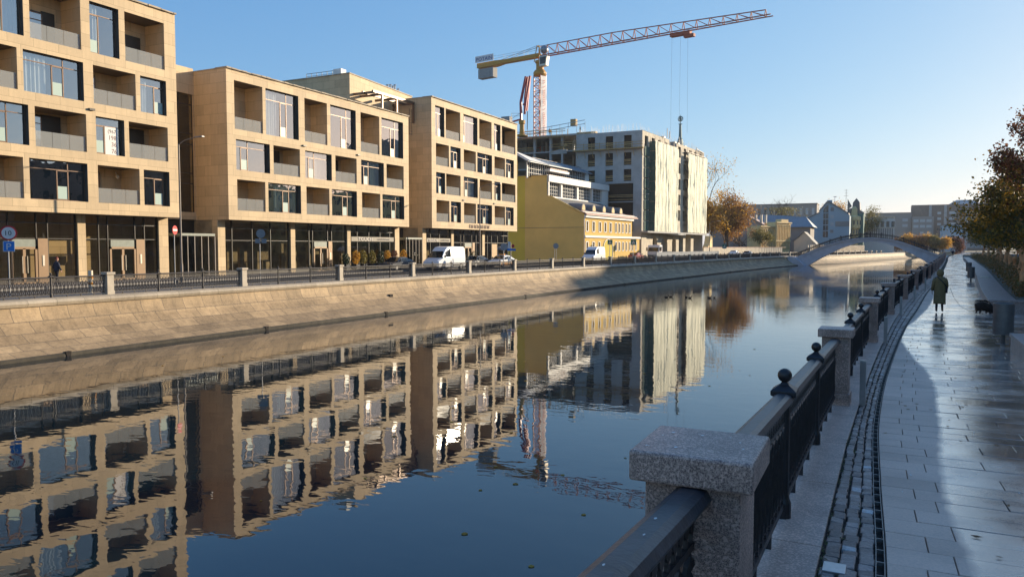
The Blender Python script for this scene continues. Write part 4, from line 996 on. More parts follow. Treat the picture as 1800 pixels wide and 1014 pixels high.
for a in (1.8, 6.1, 10.5, 14.6, 18.4):
    m_ = MB(); ar = [(a - .72, 8.6)] + [(a - .72 * math.cos(t), 8.95 + .75 * math.sin(t)) for t in [math.pi * i / 8 for i in range(9)]] + [(a + .72, 8.6)]
    for q in (0, ): 
        o0 = len(m_.v); n0 = len(ar)
        m_.rings([[YF(x, z, 1.0) for x, z in ar], [YF(x, z + .2, 3.6) for x, z in ar]], cap=True)
    d_o = m_.obj('dormer', 'tinroof', yh, fix=True)
    m_ = MB(); m_.add([YF(a + (x - a) * .72, 8.65 + (z - 8.6) * .8, .97) for x, z in ar], [list(range(len(ar)))]); m_.obj('dormer_window', 'cream', d_o)
dp_ = MB(); dp_.path([YF(-.25, 7.5, -.3), YF(-.25, 7.1, -.1), YF(-.25, 0, -.1)], .09, 6); dp_.obj('downpipe', 'white', yh)
# grey annex
an = MB(); AX = frame(*YF(21.6, 0, 1.9)[:2], 3.5)
wallholes(an, AX, 0, 3.6, 4.35, 7.6, [(.4, 1.2, 5.05, 6.7, .15, 1), (1.9, 2.7, 5.05, 6.7, .15, 1)]); an.quad(AX(3.6, 0), AX(3.6, 0, 6), AX(3.6, 7.6, 6), AX(3.6, 7.6))
an.obj('annex_wall', ['brickgrey', 'winfar'], yh); an = MB(); an.add([AX(-.1, 7.62, -.5), AX(4.1, 7.62, -.5), AX(4.1, 8.4, 3), AX(-.1, 8.4, 3)], [(0, 1, 2, 3)]); an.obj('annex_roof', 'tinroof', yh)
# white modernist building behind
wb = T('office_building', 'white glazed office building with a long blue grey roof behind the yellow house', 'building', (-52.3, 118, 0))
WF = frame(-52.3, 118.3, 3.5); w_ = MB()
w_.pbox(WF, 0, 26.0, 13.5, 14.6, -.3, 4); w_.pbox(WF, 0, 26, 9.5, 11.1, 0, 8); w_.pbox(WF, 0, .35, 11, 13.6, -.2, .1); w_.pbox(WF, 23.6, 26, 11, 13.6, 0, 7)
for s_ in (5.4, 12, 18.5, 23.3): w_.pbox(WF, s_, s_ + .55, 11, 13.5, .1, .5)
w_.obj('white_wall', 'white', wb)
g = MB(); g.quad(WF(.2, 11, .55), WF(23.8, 11, .55), WF(23.8, 13.6, .55), WF(.2, 13.6, .55)); g.obj('glazing', 'winfar', wb)
f = MB()
for i in range(34): s_ = .4 + i * .69; f.pbox(WF, s_, s_ + .05, 11, 13.5, .48, .54)
for z_ in (11.6, 12.2, 12.8): f.pbox(WF, .2, 23.6, z_, z_ + .05, .48, .54)
f.obj('glazing_bars', 'white', wb)
AF = frame(-55, 118.3, 3.5)
for q_ in ((-2.2, -1.9, 14, 16.7, -.1, .1), (21.2, 23, 14, 16.6, 0, 5), (4.6, 12.3, 15.7, 16.1, -.9, 2)): w_ = MB(); w_.pbox(AF, *q_); w_.obj('attic_wall', 'white', wb)
g = MB(); g.quad(AF(-2, 14.3, .2), AF(22, 14.3, .2), AF(22, 16.8, .2), AF(-2, 16.8, .2)); g.obj('attic_glazing', 'winfar', wb)
f = MB()
for i in range(30): s_ = -1.9 + i * .8; f.pbox(AF, s_, s_ + .06, 14.4, 16.7, .1, .18)
for z_ in (15.0, 15.7): f.pbox(AF, -2, 22, z_, z_ + .06, .1, .18)
f.obj('attic_bars', 'white', wb)
w_ = MB(); w_.pbox(AF, 4.7, 15.5, 14.6, 15.1, -.8, -.6); w_.pbox(AF, 4.7, 11.5, 16.1, 16.25, -.95, -.7); w_.obj('red_trim', 'rust', wb)
rf = MB(); rf.add([AF(-3.2, 16.75, -.9), AF(22.7, 16.75, -.9), AF(22.0, 18.0, 1.8), AF(-3.4, 18.0, 1.8), AF(21.0, 19.6, 8), AF(-3.4, 19.6, 8), AF(-3.2, 16.6, -.9), AF(22.7, 16.6, -.9)], [(0, 1, 2, 3), (3, 2, 4, 5), (6, 7, 1, 0)]); rf.obj('roof', 'blueroof', wb)
rf = MB(); rf.add([AF(-5.2, 18.4, 1), AF(-2.8, 16.8, -1.0), AF(4.4, 16.72, -1.0), AF(2.0, 17.7, 1), ], [(0, 1, 2, 3)]); rf.add([(x, y, z - .4) for x, y, z in [AF(-5.2, 18.4, 1), AF(-2.8, 16.8, -1.0)]] + [AF(-2.8, 16.8, -1.0), AF(-5.2, 18.4, 1)], [(0, 1, 2, 3)]); rf.obj('roof_apron', 'white', wb)
rf = MB()
for i in range(12): rf.tube(AF(1 + i * 1.8, 17.45, .8), AF(1 + i * 1.8, 17.85, .7), .03)
rf.tube(AF(1, 17.8, .7), AF(21, 17.8, .7), .04); rf.obj('roof_rail', 'pole', wb)
rf = MB()
for i in range(30): a = -3 + i * .85; rf.add([AF(a, 18.03, 1.8), AF(a + .06, 18.03, 1.8), AF(a + .06, 19.65, 8), AF(a, 19.65, 8)], [(0, 1, 2, 3)])
rf.obj('roof_seams', 'tinroof', wb)
rf = MB(); rf.quad((-57.8, 118.25, 14), (-57.8, 118.25, 17.2), (-60.5, 118.25, 18.2), (-62, 118.25, 14)); rf.obj('gable_wall', 'olive', wb)
# ================================================================ construction site
cs = T('concrete_building', 'unfinished grey concrete building with shuttering and pale netting over its street front', 'building', (-44.3, 146, 0))
CW = lambda s, z, d=0: (-44.3 + s, 146 + d, z)      # wall that faces the camera, s runs to +X (negative here)
CF = frame(-44.3, 146, 4.5)
w_ = MB(); hol = []
for x0, x1 in ((-11.36, -9.82), (-7.57, -6.01), (-3.75, -2.2)):
    for z0, z1 in ((22.0, 24.5), (18.65, 21.15), (15.5, 17.85)): hol.append((x0, x1, z0, z1, .35, 1))
hol += [(-7.05, -1.78, 11.5, 15.05, .5, 1), (-7.05, -1.78, 5.5, 9.7 + 1.6, .6, 1)]
wallholes(w_, CW, -13.8, 0, 0, 25.3, hol)
fh = []
for k in range(6):
    a = 1.3 + k * 3.75
    if k == 4: a = 15.2
    for z0, z1 in ((22.3, 24.4), (18.9, 21.2), (15.4, 17.9), (12.0, 14.5), (8.7, 11.2)):
        if a < 15: fh.append((a, a + 1.7, z0, z1, .35, 1))
wallholes(w_, CF, 0, 15.5, 5.4, 25.25, [h for h in fh if h[1] < 15.5], 2)  # sunlit look put into the colour: paler, warmer concrete than the other faces
w_.quad(CF(15.5, 5.4), CF(15.5, 5.4, 2.2), CF(15.5, 25, 2.2), CF(15.5, 25))
RC = lambda s, z, d=0: CF(s, z, 2.2 + d)
wallholes(w_, RC, 15.5, 19.0, 5.4, 24.6, [(16.5, 17.9, z, z + 2.4, .3, 1) for z in (7.6, 11.0, 14.4, 17.8, 21.2)])
w_.quad(CF(19, 5.4, 2.2), CF(19, 5.4, -.4), CF(19, 24.9, -.4), CF(19, 24.9, 2.2))
F2 = lambda s, z, d=0: CF(s, z, -.4 + d)
wallholes(w_, F2, 19, 38.6, 5.4, 24.9, [(a, a + 1.7, z, z + 2.3, .35, 1) for a in (20.2, 23.8, 27.6, 31.4, 35) for z in (22.0, 18.5, 15, 11.6, 8.2)], 2)  # second wing's front, same painted-in sunlit tone
w_.quad(CF(38.6, 0, -.4), CF(38.6, 0, 12), CF(38.6, 24.9, 12), CF(38.6, 24.9, -.4))
w_.quad(CW(0, 25.3), CW(-13.8, 25.3), CF(15.5, 25.25, 14), CF(15.5, 25.25)); w_.quad(CF(15.5, 24.9, 2), CF(38.6, 24.9, -.4), CF(38.6, 24.9, 14), CF(15.5, 24.9, 14))
w_.quad(CF(0, 5.4), CF(0, 5.4, 6), CF(38.6, 5.4, 6), CF(38.6, 5.4, -.4))
w_.obj('concrete_wall', ['concrete', 'darkin', 'concreteL'], cs)
# arcade
ar = MB(); AW = lambda s, z, d=0: CF(s, z, .7 + d)
def archhole(P, mb, s0, s1, z0, z1, arches, mi=0):
    cur = s0
    for (a, b, hh) in arches:
        mb.quad(P(cur, z0), P(a, z0), P(a, z1), P(cur, z1), mi)
        n_ = 8; c = (a + b) / 2; r = (b - a) / 2
        pts = [(c - r * math.cos(math.pi * i / n_), hh - r + (r * 1.0) * math.sin(math.pi * i / n_)) for i in range(n_ + 1)]
        for p, q in zip(pts, pts[1:]):
            mb.quad(P(p[0], p[1]), P(q[0], q[1]), P(q[0], z1), P(p[0], z1), mi); mb.quad(P(p[0], p[1], 0), P(p[0], p[1], .6), P(q[0], q[1], .6), P(q[0], q[1], 0), mi)
        mb.quad(P(a, z0), P(a, z0, .6), P(a, hh - r, .6), P(a, hh - r), mi); mb.quad(P(b, z0), P(b, hh - r), P(b, hh - r, .6), P(b, z0, .6), mi)
        cur = b
    mb.quad(P(cur, z0), P(s1, z0), P(s1, z1), P(cur, z1), mi)
archhole(AW, ar, 3.4, 24.5, 0, 5.3, [(8.0, 10.6, 4.7), (13.0, 17.0, 4.75), (20.0, 22.6, 4.7)])
ar.pbox(CF, 0, 3.4, 0, 5.4, .3, 3.2); ar.pbox(CF, 3.4, 24.5, 0, 5.3, 6, 6.2); ar.pbox(CF, 26.0, 27.6, 0, 5.3, .2, 3); ar.pbox(CF, 31.5, 33.5, 0, 5.3, .2, 3); ar.pbox(CF, 3, 31, 0, 5.35, 9, 9.2)
ar.obj('arcade_wall', 'concreteL', cs)
ca = MB(); ca.pbox(CF, -.3, 39, 5.3, 5.62, -1.4, .2); ca.pbox(CF, 15.5, 20.5, 5.0, 5.35, -2.2, .2); ca.obj('canopy_slab', 'concrete', cs)
# netting with vertical folds
def net(s0, s1, z0, z1, off, seed, root):
    mb = MB(); n_ = int((s1 - s0) / .22); m_ = 26; rg_ = random.Random(seed); fold = [rg_.uniform(-.16, .16) for i in range(n_ + 1)]
    g_ = []
    for j in range(m_ + 1):
        z = z0 + (z1 - z0) * j / m_; row = []
        for i in range(n_ + 1):
            s_ = s0 + (s1 - s0) * i / n_
            d = fold[i] * .16 + .03 * math.sin(s_ * 2.8) + .16 * noise.noise(Vector((s_ * 1.2, z * .16, seed))) + .14 * noise.noise(Vector((s_ * 2.8, z * .7, seed + 5)))
            zz = z
            if j == 0: zz = z + .12 * noise.noise(Vector((s_ * .8, seed, 1)))
            if j == m_: zz = z + .25 * noise.noise(Vector((s_ * .5, seed, 2)))
            row.append(CF(s_, zz, off + d))
        g_.append(row)
    mb.rings(g_, closed=False); return mb.obj('netting', 'netm', root, smooth=True)
m, n, l, bs = NM('pale_netting'); out = [x for x in n if x.type == 'OUTPUT_MATERIAL'][0]
g_ = N(n, "ShaderNodeNewGeometry"); a_ = noisen(n, l, mapv(n, l, g_.outputs["Position"], (1.6, 1.6, .9)), 1.3, 6, .75, .8); b_ = noisen(n, l, g_.outputs["Position"], 2.5, 3)
l.new(ramp(n, l, b_.outputs[0], [(.3, (.70, .68, .50)), (.7, (.92, .89, .68))]), bs.inputs[0]); bs.inputs["Roughness"].default_value = .8
t_ = N(n, "ShaderNodeBsdfTransparent"); mx = N(n, "ShaderNodeMixShader"); l.new(ramp(n, l, a_.outputs[0], [(.34, .3), (.40, .97)]), mx.inputs[0]); l.new(t_.outputs[0], mx.inputs[1]); l.new(bs.outputs[0], mx.inputs[2]); l.new(mx.outputs[0], out.inputs[0]); M['netm'] = m
net(3.7, 17.7, 5.6, 23.5, -1.35, 3, cs); net(24.0, 38.2, 5.7, 23.2, -1.45, 9, cs)
sf = MB()   # scaffold behind and beside the nets
for s_ in (3.7, 6.5, 9.3, 12.1, 14.9, 17.7, 24, 27, 30, 33, 36, 38.2):
    for d in (-.35, -1.2): sf.tube(CF(s_, 5.6, d), CF(s_, 24.6 if s_ < 18 else 24.2, d), .05, .05, 4)
for k in range(9):
    z = 7.6 + k * 2.0
    for a, b in ((3.7, 17.7), (24, 38.2)):
        for d in (-.35, -1.2): sf.tube(CF(a, z, d), CF(b, z, d), .04, .04, 4)
        sf.pbox(CF, a, b, z - .12, z - .06, -1.15, -.4)
sf.obj('scaffold', 'pole', cs)
gn = MB()
for k in range(9): gn.quad(CF(3.65, 5.6 + k * 2, -.1), CF(3.65, 5.6 + k * 2, -1.35), CF(3.65, 7.5 + k * 2, -1.35), CF(3.65, 7.5 + k * 2, -.1))
for k in range(8): gn.quad(CF(1.0, 5.7 + k * 2.1, -.2), CF(3.4, 5.7 + k * 2.1, -.3), CF(3.4, 7.6 + k * 2.1, -.3), CF(1.0, 7.6 + k * 2.1, -.2))
gn.obj('green_netting', 'greennet', cs)
# guard planks on openings and edge board
for i_, h_ in enumerate(hol[:9]):
    mb = MB()
    for dz in (.25, .7, 1.0): mb.pbox(CW, h_[0], h_[1], h_[2] + dz, h_[2] + dz + .14, .05, .1)
    mb.obj('guard_planks', 'timber', cs)
mb = MB()
for dz in (.3, .9, 1.2): mb.pbox(CW, -7.05, -1.78, 11.5 + dz, 11.62 + dz, .05, .1)
mb.obj('guard_planks', 'timber', cs)
mb = MB(); mb.pbox(CW, -14.3, .4, 21.75, 21.95, -1.1, -.02)
for dz in (.5, 1.0): mb.pbox(CW, -14.3, .4, 21.95 + dz, 22.05 + dz, -1.1, -1.04)
for i in range(9): x = -13.6 + i * 1.7; mb.pbox(CW, x, x + .08, 21.9, 23.2, -1.1, -1.02); mb.add([CW(x, 21.75, -1.0), CW(x + .1, 21.75, -1.0), CW(x + .1, 20.4, -.02), CW(x, 20.4, -.02)], [(0, 1, 2, 3)])
mb.obj('edge_platform', 'timber', cs)
# open slab part to the left, farther back
sl = MB()
sl.box(-84, -58.1, 151, 176, 26.0, 26.35); sl.box(-84, -58.1, 151.4, 176, 22.7, 22.95); sl.box(-84, -58.1, 151.4, 176, 19.2, 19.45); sl.box(-84, -58.1, 165, 176, 0, 26)
for x in (-81, -75.6, -70.4, -66.6, -63.9, -60.5):
    sl.box(x, x + .5, 151.6, 152.2, 12, 26.0); sl.box(x, x + .5, 158, 158.6, 12, 26)
sl.box(-66.6, -62.5, 151.5, 151.8, 22.3, 23.2); sl.obj('floor_slab', 'concrete', cs)
tp = MB()
for z in (25.72, 25.95, 26.9, 27.3): tp.box(-77.5, -62.5, 150.6, 150.72, z, z + .1)
for x in [-77 + i * 1.25 for i in range(13)]: tp.box(x, x + .07, 150.5, 150.6, 25.6, 27.3)
for z in (23.4, 23.9): tp.box(-76.5, -70.3, 151.4, 151.5, z, z + .14); tp.box(-66.3, -58.2, 151.4, 151.5, z + .4, z + .52)
for z in (24.7, 24.2, 23.3): tp.box(-64, -58.2, 151.35, 151.45, z, z + .14)
for i in range(5): tp.tube((-66.2 + i * .3, 151.4, 22.9 + i * .1), (-62.4, 151.4, 23.9 + i * .1), .06, .06, 4)
tp.obj('guard_planks', 'timber', cs)
br = MB()
for z in (27.05, 27.8): br.tube((-82, 151, z - .6), (-68.5, 151, z - .2), .06, .06, 4); br.tube((-68.5, 151, z + .1), (-57.8, 150, z + 1.0), .07, .07, 4)
for x in [-81 + i * 1.9 for i in range(13)]: br.tube((x, 151, 26.3), (x, 151, 27.9 + (x + 82) * .03), .05, .05, 4)
br.obj('edge_rail', 'bluewall', cs)
pp = MB(); rg_ = random.Random(8)
for i in range(40): x = rg_.uniform(-83, -59); y = rg_.uniform(152, 160); pp = MB(); pp.tube((x, y, 22.95), (x, y, 26.0), .05, .05, 4); pp.obj('prop', 'signback', cs)
rb = MB()
for i in range(150):
    t = i / 150; 
    if i < 70: p = CW(-13.6 + t * 30 * .97 if False else -13.6 + 13.4 * i / 70, 25.3, .3)
    else: p = CF(38 * (i - 70) / 80, 25.0, .4)
    if rg_.random() < .75: rb.tube(p, (p[0] + rg_.uniform(-.05, .05), p[1], p[2] + rg_.uniform(.7, 1.6)), .022, .022, 4)
rb.obj('rebar', 'signback', cs)
st = MB(); 
for s_, z_ in ((14.8, 25.3), (16.5, 24.7), (22, 25.0), (24, 25.0), (29, 24.9)): st.pbox(CF, s_, s_ + 1.4, z_, z_ + .7, 1, 2.2)
for (s_, a, b) in ((12.5, 25.3, 27.2), (14, 25.3, 26.8), (20, 25, 26.3), (32.5, 23.5, 25.4), (34.5, 23.5, 25.2), (36.5, 23.4, 25.0), (38, 23.3, 24.9)): st.tube(CF(s_, a, -.6), CF(s_, b, -.6), .09, .09, 4)
st.tube(CF(32.5, 25.1, -.6), CF(38, 24.7, -.6), .07, .07, 4); st.obj('roof_clutter', 'pole', cs)
tg = MB(); tg.box(-61.6, -60.4, 151.2, 152.2, 28.0, 29.4); tg.box(-58.5, -54.5, 147.2, 148.5, 25.32, 25.9); tg.obj('stacked_material', 'timber', cs)
def ringsphere(t, c, r, mat, nm): mb = MB(); mb.sphere(c, r, 12, 8); return mb.obj(nm, mat, t, smooth=True)
sp = T('steel_spire', 'dark green steel spire topped by an open globe above the netted building', 'spire', (-47.6, 188.6, 24))
mb = MB(); mb.lathe([(.95, 0), (.85, 4), (.62, 5), (.42, 5.3), (.25, 8.6), (.55, 8.7), (.1, 8.85), (.08, 9.6)], 8, (-47.6, 188.6, 24)); mb.obj('mast', 'spire', sp)
mb = MB()
for k in range(4):
    a = math.pi * k / 4; mb.path([(-47.6 + .62 * math.cos(t) * math.cos(a), 188.6 + .62 * math.cos(t) * math.sin(a), 34.0 + .62 * math.sin(t)) for t in [2 * math.pi * i / 14 for i in range(15)]], .07, 4)
mb.sphere((-47.6, 188.6, 34.0), .3, 8, 6); mb.tube((-47.6, 188.6, 33.4), (-47.6, 188.6, 35), .05); mb.obj('globe', 'spire', sp)
# ================================================================ tower crane
cr = T('tower_crane', 'tower crane with yellow counter jib, red lattice jib and a white banner down its mast', 'crane', (-74.9, 164.9, 22))
cx, cy = -74.9, 164.9; hw = 1.0
th = math.atan2(155.6 - 164.9, -21.8 + 74.9)   # jib heading
ux, uy = math.cos(th), math.sin(th); vx, vy = -uy, ux
def J(a, b, z): return (cx + ux * a + vx * b, cy + uy * a + vy * b, z)
mh = R(-16)
def K(a, b, z): return (cx + a * math.cos(mh) - b * math.sin(mh), cy + a * math.sin(mh) + b * math.cos(mh), z)
mb = MB(); z0 = 22; z1 = 42.6
for a in (-hw, hw):
    for b in (-hw, hw): mb.tube(K(a, b, z0), K(a, b, z1), .14, .14, 4)
k = 0; z = z0
while z < z1 - .5:
    for (a, b, c, d) in ((-hw, -hw, hw, -hw), (hw, -hw, hw, hw), (hw, hw, -hw, hw), (-hw, hw, -hw, -hw)):
        mb.tube(K(a, b, z), K(c, d, z), .075, .075, 4)
        if k % 2: mb.tube(K(a, b, z), K(c, d, z + 1.2), .075, .075, 4)
        else: mb.tube(K(c, d, z), K(a, b, z + 1.2), .075, .075, 4)
    z += 1.2; k += 1
mb.obj('mast', 'craneR', cr)
bn = MB(); g_ = []
for j in range(21):
    z = 23 + (42.3 - 23) * j / 20; g_.append([K(hw + .12 + .1 * noise.noise(Vector((i, z * .6, 1))), -hw + i * .5, z) for i in range(5)])
bn.rings(g_, closed=False); bo = bn.obj('mast_banner', 'banner', cr, smooth=True)
bt = MB(); rg_ = random.Random(2); z = 41.5
while z > 23.6:
    z -= .42
    if rg_.random() < .12: bt.add([K(hw + .26, -.55, z - .3), K(hw + .26, -.35, z - .3), K(hw + .26, .55, z + .25), K(hw + .26, .35, z + .25)], [(0, 1, 2, 3)]); z -= .5; continue
    bt.add([K(hw + .26, -.4, z), K(hw + .26, .4, z), K(hw + .26, .4, z + .12), K(hw + .26, -.4, z + .12)], [(0, 1, 2, 3)])
    x = rg_.uniform(-.3, .3); bt.add([K(hw + .262, x, z), K(hw + .262, x + .1, z), K(hw + .262, x + .1, z + .3), K(hw + .262, x, z + .3)], [(0, 1, 2, 3)])
bt.obj('banner_print', 'redtxt', bo)
mb = MB(); mb.lathe([(1.3, 0), (1.55, .35), (1.55, .8), (1.2, 1.3), (.9, 1.5), (.9, 2.9), (1.15, 3.0), (1.15, 3.5)], 12, (cx, cy, 42.4)); mb.obj('slewing_ring', 'craneY', cr)
mb = MB()
for a, b in ((-1, -.9), (-1, .9), (1, -.9), (1, .9)): mb.tube(J(a, b, 45.6), J(a * .25 - .3, b * .5, 49.4), .13, .13, 4)
mb.tube(J(-.4, -.5, 49.3), J(-.4, .5, 49.3), .15, .15, 4); mb.prism([(0, 0), (0, 1), (1, 1)], 0, 0, .01); mb.obj('tower_head', 'craneY', cr)
# counter jib
mb = MB(); rr_ = []
for a, h_, w_2 in ((0, .42, .7), (-10.5, .38, .7), (-13, .62, 1.0), (-18.2, .62, 1.0)): rr_.append([J(a, -w_2, 47.1 - h_), J(a, w_2, 47.1 - h_), J(a, w_2, 47.1 + .35 + h_ * .3), J(a, -w_2, 47.1 + .35 + h_ * .3)])
mb.rings(rr_); mb.obj('counter_jib', 'craneY', cr, fix=True)
for i in range(5):
    mb = MB(); a = -17.9 + i * .95; mb.add([J(a, -.85, 46.2), J(a + .85, -.85, 46.2), J(a + .85, .85, 46.2), J(a, .85, 46.2), J(a, -.85, 43.9), J(a + .85, -.85, 43.9), J(a + .85, .85, 43.9), J(a, .85, 43.9)], [(0, 1, 2, 3), (7, 6, 5, 4), (0, 4, 5, 1), (1, 5, 6, 2), (2, 6, 7, 3), (3, 7, 4, 0)]); mb.obj('counterweight', 'cblock', cr)
mb = MB(); mb.add([J(-18.6, -1.15, 47.75), J(-12.9, -1.15, 47.75), J(-12.9, -1.15, 49.3), J(-18.6, -1.15, 49.3)], [(0, 1, 2, 3)]); so_ = mb.obj('name_board', 'banner', cr)
def PJ(s, z, d=0): return J(s, -1.15 + d, z)
text_mesh("POTAIN", 1.25, 'name_letters', 'bluetxt', PJ, -18.3, 48.05, -.03, so_, 1.12, .01)
mb = MB()
for a in (-18.6, -15.7, -12.9, -10, -7, -4):
    for b in (-1.1, 1.1): mb.tube(J(a, b * (1 if a < -12 else .7), 47.6), J(a, b * (1 if a < -12 else .7), 48.7), .03, .03, 4)
for b in (-1, 1): mb.tube(J(-18.6, b * 1.1, 48.7), J(-12, b * 1.1, 48.7), .03, .03, 4); mb.tube(J(-12, b * .77, 48.7), J(0, b * .77, 48.7), .03, .03, 4); mb.tube(J(-.4, b * .4, 49.4), J(-10.8, b * .6, 47.6), .05, .05, 4)
mb.obj('tie_bars', 'pole', cr)
# jib
L = 53.9; nb = 18; mb = MB(); zb = 46.9
def top(a): return zb + 2.35 if a < 20 else zb + 2.35 - (a - 20) / (L - 20) * 1.2
for b in (-.75, .75): mb.tube(J(.6, b, zb), J(L, b, zb), .16, .12, 4)
prev = None
for i in range(nb + 1):
    a = 2.0 + (L - 3.2) * i / nb; tz = top(a)
    mb.tube(J(a, -.75, zb), J(a, .75, zb), .05, .05, 4)
    for b in (-.75, .75): mb.tube(J(a, b, zb), J(a, 0, tz), .09, .09, 4)
    if prev:
        pa_, pz = prev
        mb.tube(J(pa_, 0, pz), J(a, 0, tz), .12, .12, 4)
        for b in (-.75, .75): mb.tube(J(pa_, 0, pz), J(a, b, zb), .07, .07, 4)
        mb.tube(J(pa_, -.75, zb), J(a, .75, zb), .035, .035, 4)
    prev = (a, tz)
mb.tube(J(-.4, 0, 49.3), J(2, 0, top(2)), .07, .07, 4); mb.obj('jib', 'craneO', cr)
mb = MB()
for (a0_, a1_, b0_, b1_, z0_, z1_) in ((33, 37.4, -.6, .6, 46.0, 46.7), (36, 38.2, -.5, .5, 45.4, 46.0)):
    mb.add([J(a0_, b0_, z0_), J(a1_, b0_, z0_), J(a1_, b1_, z0_), J(a0_, b1_, z0_), J(a0_, b0_, z1_), J(a1_, b0_, z1_), J(a1_, b1_, z1_), J(a0_, b1_, z1_)], [(3, 2, 1, 0), (4, 5, 6, 7), (0, 1, 5, 4), (1, 2, 6, 5), (2, 3, 7, 6), (3, 0, 4, 7)])
mb.obj('trolley', 'craneO', cr)
mb = MB()
for a in (33.4, 35.3, 36.9): mb.tube(J(a, -.3, 46.1), J(a + (.1 if a > 36 else -.1), -.3, 26.0), .016, .016, 4)
mb.obj('hoist_cable', 'cloth', cr)
mb = MB(); mb.sphere(J(1.6, -.6, 48.1), .95, 10, 8, 1.0); mb.obj('winch', 'signback', cr, smooth=True)
mb = MB(); mb.add([J(1.2, -2.2, 44.0), J(3.0, -2.2, 44.0), J(3.4, -2.2, 46.4), J(1.2, -2.2, 46.4), J(1.2, -.9, 44.0), J(3.0, -.9, 44.0), J(3.4, -.9, 46.4), J(1.2, -.9, 46.4)], [(0, 1, 2, 3), (7, 6, 5, 4), (0, 4, 5, 1), (1, 5, 6, 2), (2, 6, 7, 3), (3, 7, 4, 0)]); cb_ = mb.obj('operator_cab', 'alu', cr, bevel=.15)
mb = MB(); mb.add([J(1.5, -2.22, 44.5), J(2.9, -2.22, 44.5), J(3.15, -2.22, 46.1), J(1.5, -2.22, 46.1)], [(0, 1, 2, 3)]); mb.obj('cab_window', 'carglass', cb_)
# ================================================================ concrete placing boom (folded, red)
pb = T('placing_boom', 'folded crimson concrete placing boom on a yellow stand beside the crane mast', 'concrete boom', (-71.7, 148.6, 26))
def B2(x, z, y=0): return (x, 148.6 + y, z)
mb = MB(); mb.lathe([(1.3, 0), (1.3, .25), (.5, .4), (.5, 2.6), (.7, 2.7), (.7, 3.4)], 10, (-71.7, 148.6, 26.1)); mb.obj('stand', 'craneY', pb)
def arm(pts, w1, w2, y):
    m_ = MB(); n_ = len(pts)
    for i in range(n_ - 1): m_.tube(B2(*pts[i], y), B2(*pts[i + 1], y), w1 + (w2 - w1) * i / n_, w1 + (w2 - w1) * (i + 1) / n_, 4)
    return m_.obj('boom_section', 'boomR', pb)
arm([(-71.9, 29.6), (-72.0, 33.4), (-70.8, 38.7)], .32, .26, 0); arm([(-70.6, 38.7), (-71.2, 34.6), (-71.3, 31.2)], .26, .2, .5)
arm([(-69.6, 38.6), (-70.4, 34.2), (-70.9, 30.7)], .3, .24, -.4); arm([(-70.0, 38.4), (-70.2, 36.5), (-70.7, 31.5)], .22, .18, .4)
arm([(-71.5, 32.8), (-70.6, 33.2)], .2, .2, 0)
mb = MB(); mb.tube(B2(-70.4, 31.3), B2(-70.45, 27.5), .09); mb.obj('hose', 'pole', pb)
arm([(-71.8, 29.8), (-75.4, 29.1)], .22, .18, 0)
mb = MB(); mb.box(-76.3, -74.3, 147.8, 149.2, 29.4, 30.5); mb.obj('counterweight', 'cblock', pb)
mb = MB()
for p, q in (((-74.2, 30.2), (-74.2, 31.2)), ((-74.2, 31.2), (-71.9, 31.0)), ((-74.2, 30.6), (-72, 30.5)), ((-75, 29.6), (-71.9, 31.2))): mb.tube(B2(*p), B2(*q), .04, .04, 4)
mb.obj('stay', 'pole', pb)
# ================================================================ arched footbridge
bg_ = T('footbridge', 'pale concrete arched footbridge with black railings crossing the canal', 'bridge', (-6, 218, 0))
up_ = [(-23.6, -.35), (-20.5, .9), (-17.8, 2.15), (-14.9, 3.25), (-12.4, 4.05), (-10, 4.55), (-7.6, 4.83), (-5.2, 4.92), (-2.6, 4.75), (0, 4.35), (2.4, 3.65), (5, 2.65), (7.8, 1.5), (10.8, .35)]
lw_ = [(9.4, -2.7), (7.3, -1.05), (4.7, .5), (2.4, 1.75), (1.1, 2.4), (-1.5, 3.35), (-3.4, 3.75), (-5.2, 3.9), (-7.9, 3.6), (-10, 2.95), (-12.2, 2.1), (-15, .65), (-17.6, -.85), (-20.3, -2.6), (-23.8, -2.6)]
mb = MB(); mb.prism(up_ + [(10.8, -2.7)] + lw_, 1, 218.3, 222.3); mb.obj('arch', 'bridgec', bg_, fix=True)
fs = MB()
fs.prism(up_ + [(x, z - .32) for x, z in reversed(up_)], 1, 218.0, 218.3); fs.obj('deck_edge', 'bridgec', bg_, fix=True)
for yy in (218.12, 222.2):
    rl = MB()
    for p, q in zip(up_, up_[1:]):
        for dz in (1.05, .12, .8): rl.tube((p[0], yy, p[1] + dz), (q[0], yy, q[1] + dz), .065, .065, 4)
        L_n = 7
        for i in range(L_n): t = i / L_n; x = p[0] + (q[0] - p[0]) * t; z = p[1] + (q[1] - p[1]) * t; rl.tube((x, yy, z), (x, yy, z + 1.05), .05, .05, 4)
        rl.tube((p[0], yy, p[1]), (p[0], yy, p[1] + 1.25), .09, .09, 6); rl.sphere((p[0], yy, p[1] + 1.32), .1, 6, 4)
    rl.obj('railing', 'iron', bg_)
ab = MB(); ab.prism([(-23.3, -.1), (-20.5, -2.55), (-25.5, -2.55), (-27, -.1)], 1, 214, 218.3); ab.obj('abutment', 'bridgec', bg_, fix=True)
# flat road bridge in the distance
mb = MB(); mb.box(16, 62, 452, 462, 2.0, 3.2); mb.box(30, 33, 453, 461, -2.5, 2); mb.box(16, 62, 451.9, 452.0, 3.2, 4.2)
tag(mb.obj('road_bridge', 'concrete'), 'low grey road bridge crossing the canal in the far distance, beyond the footbridge', 'bridge')
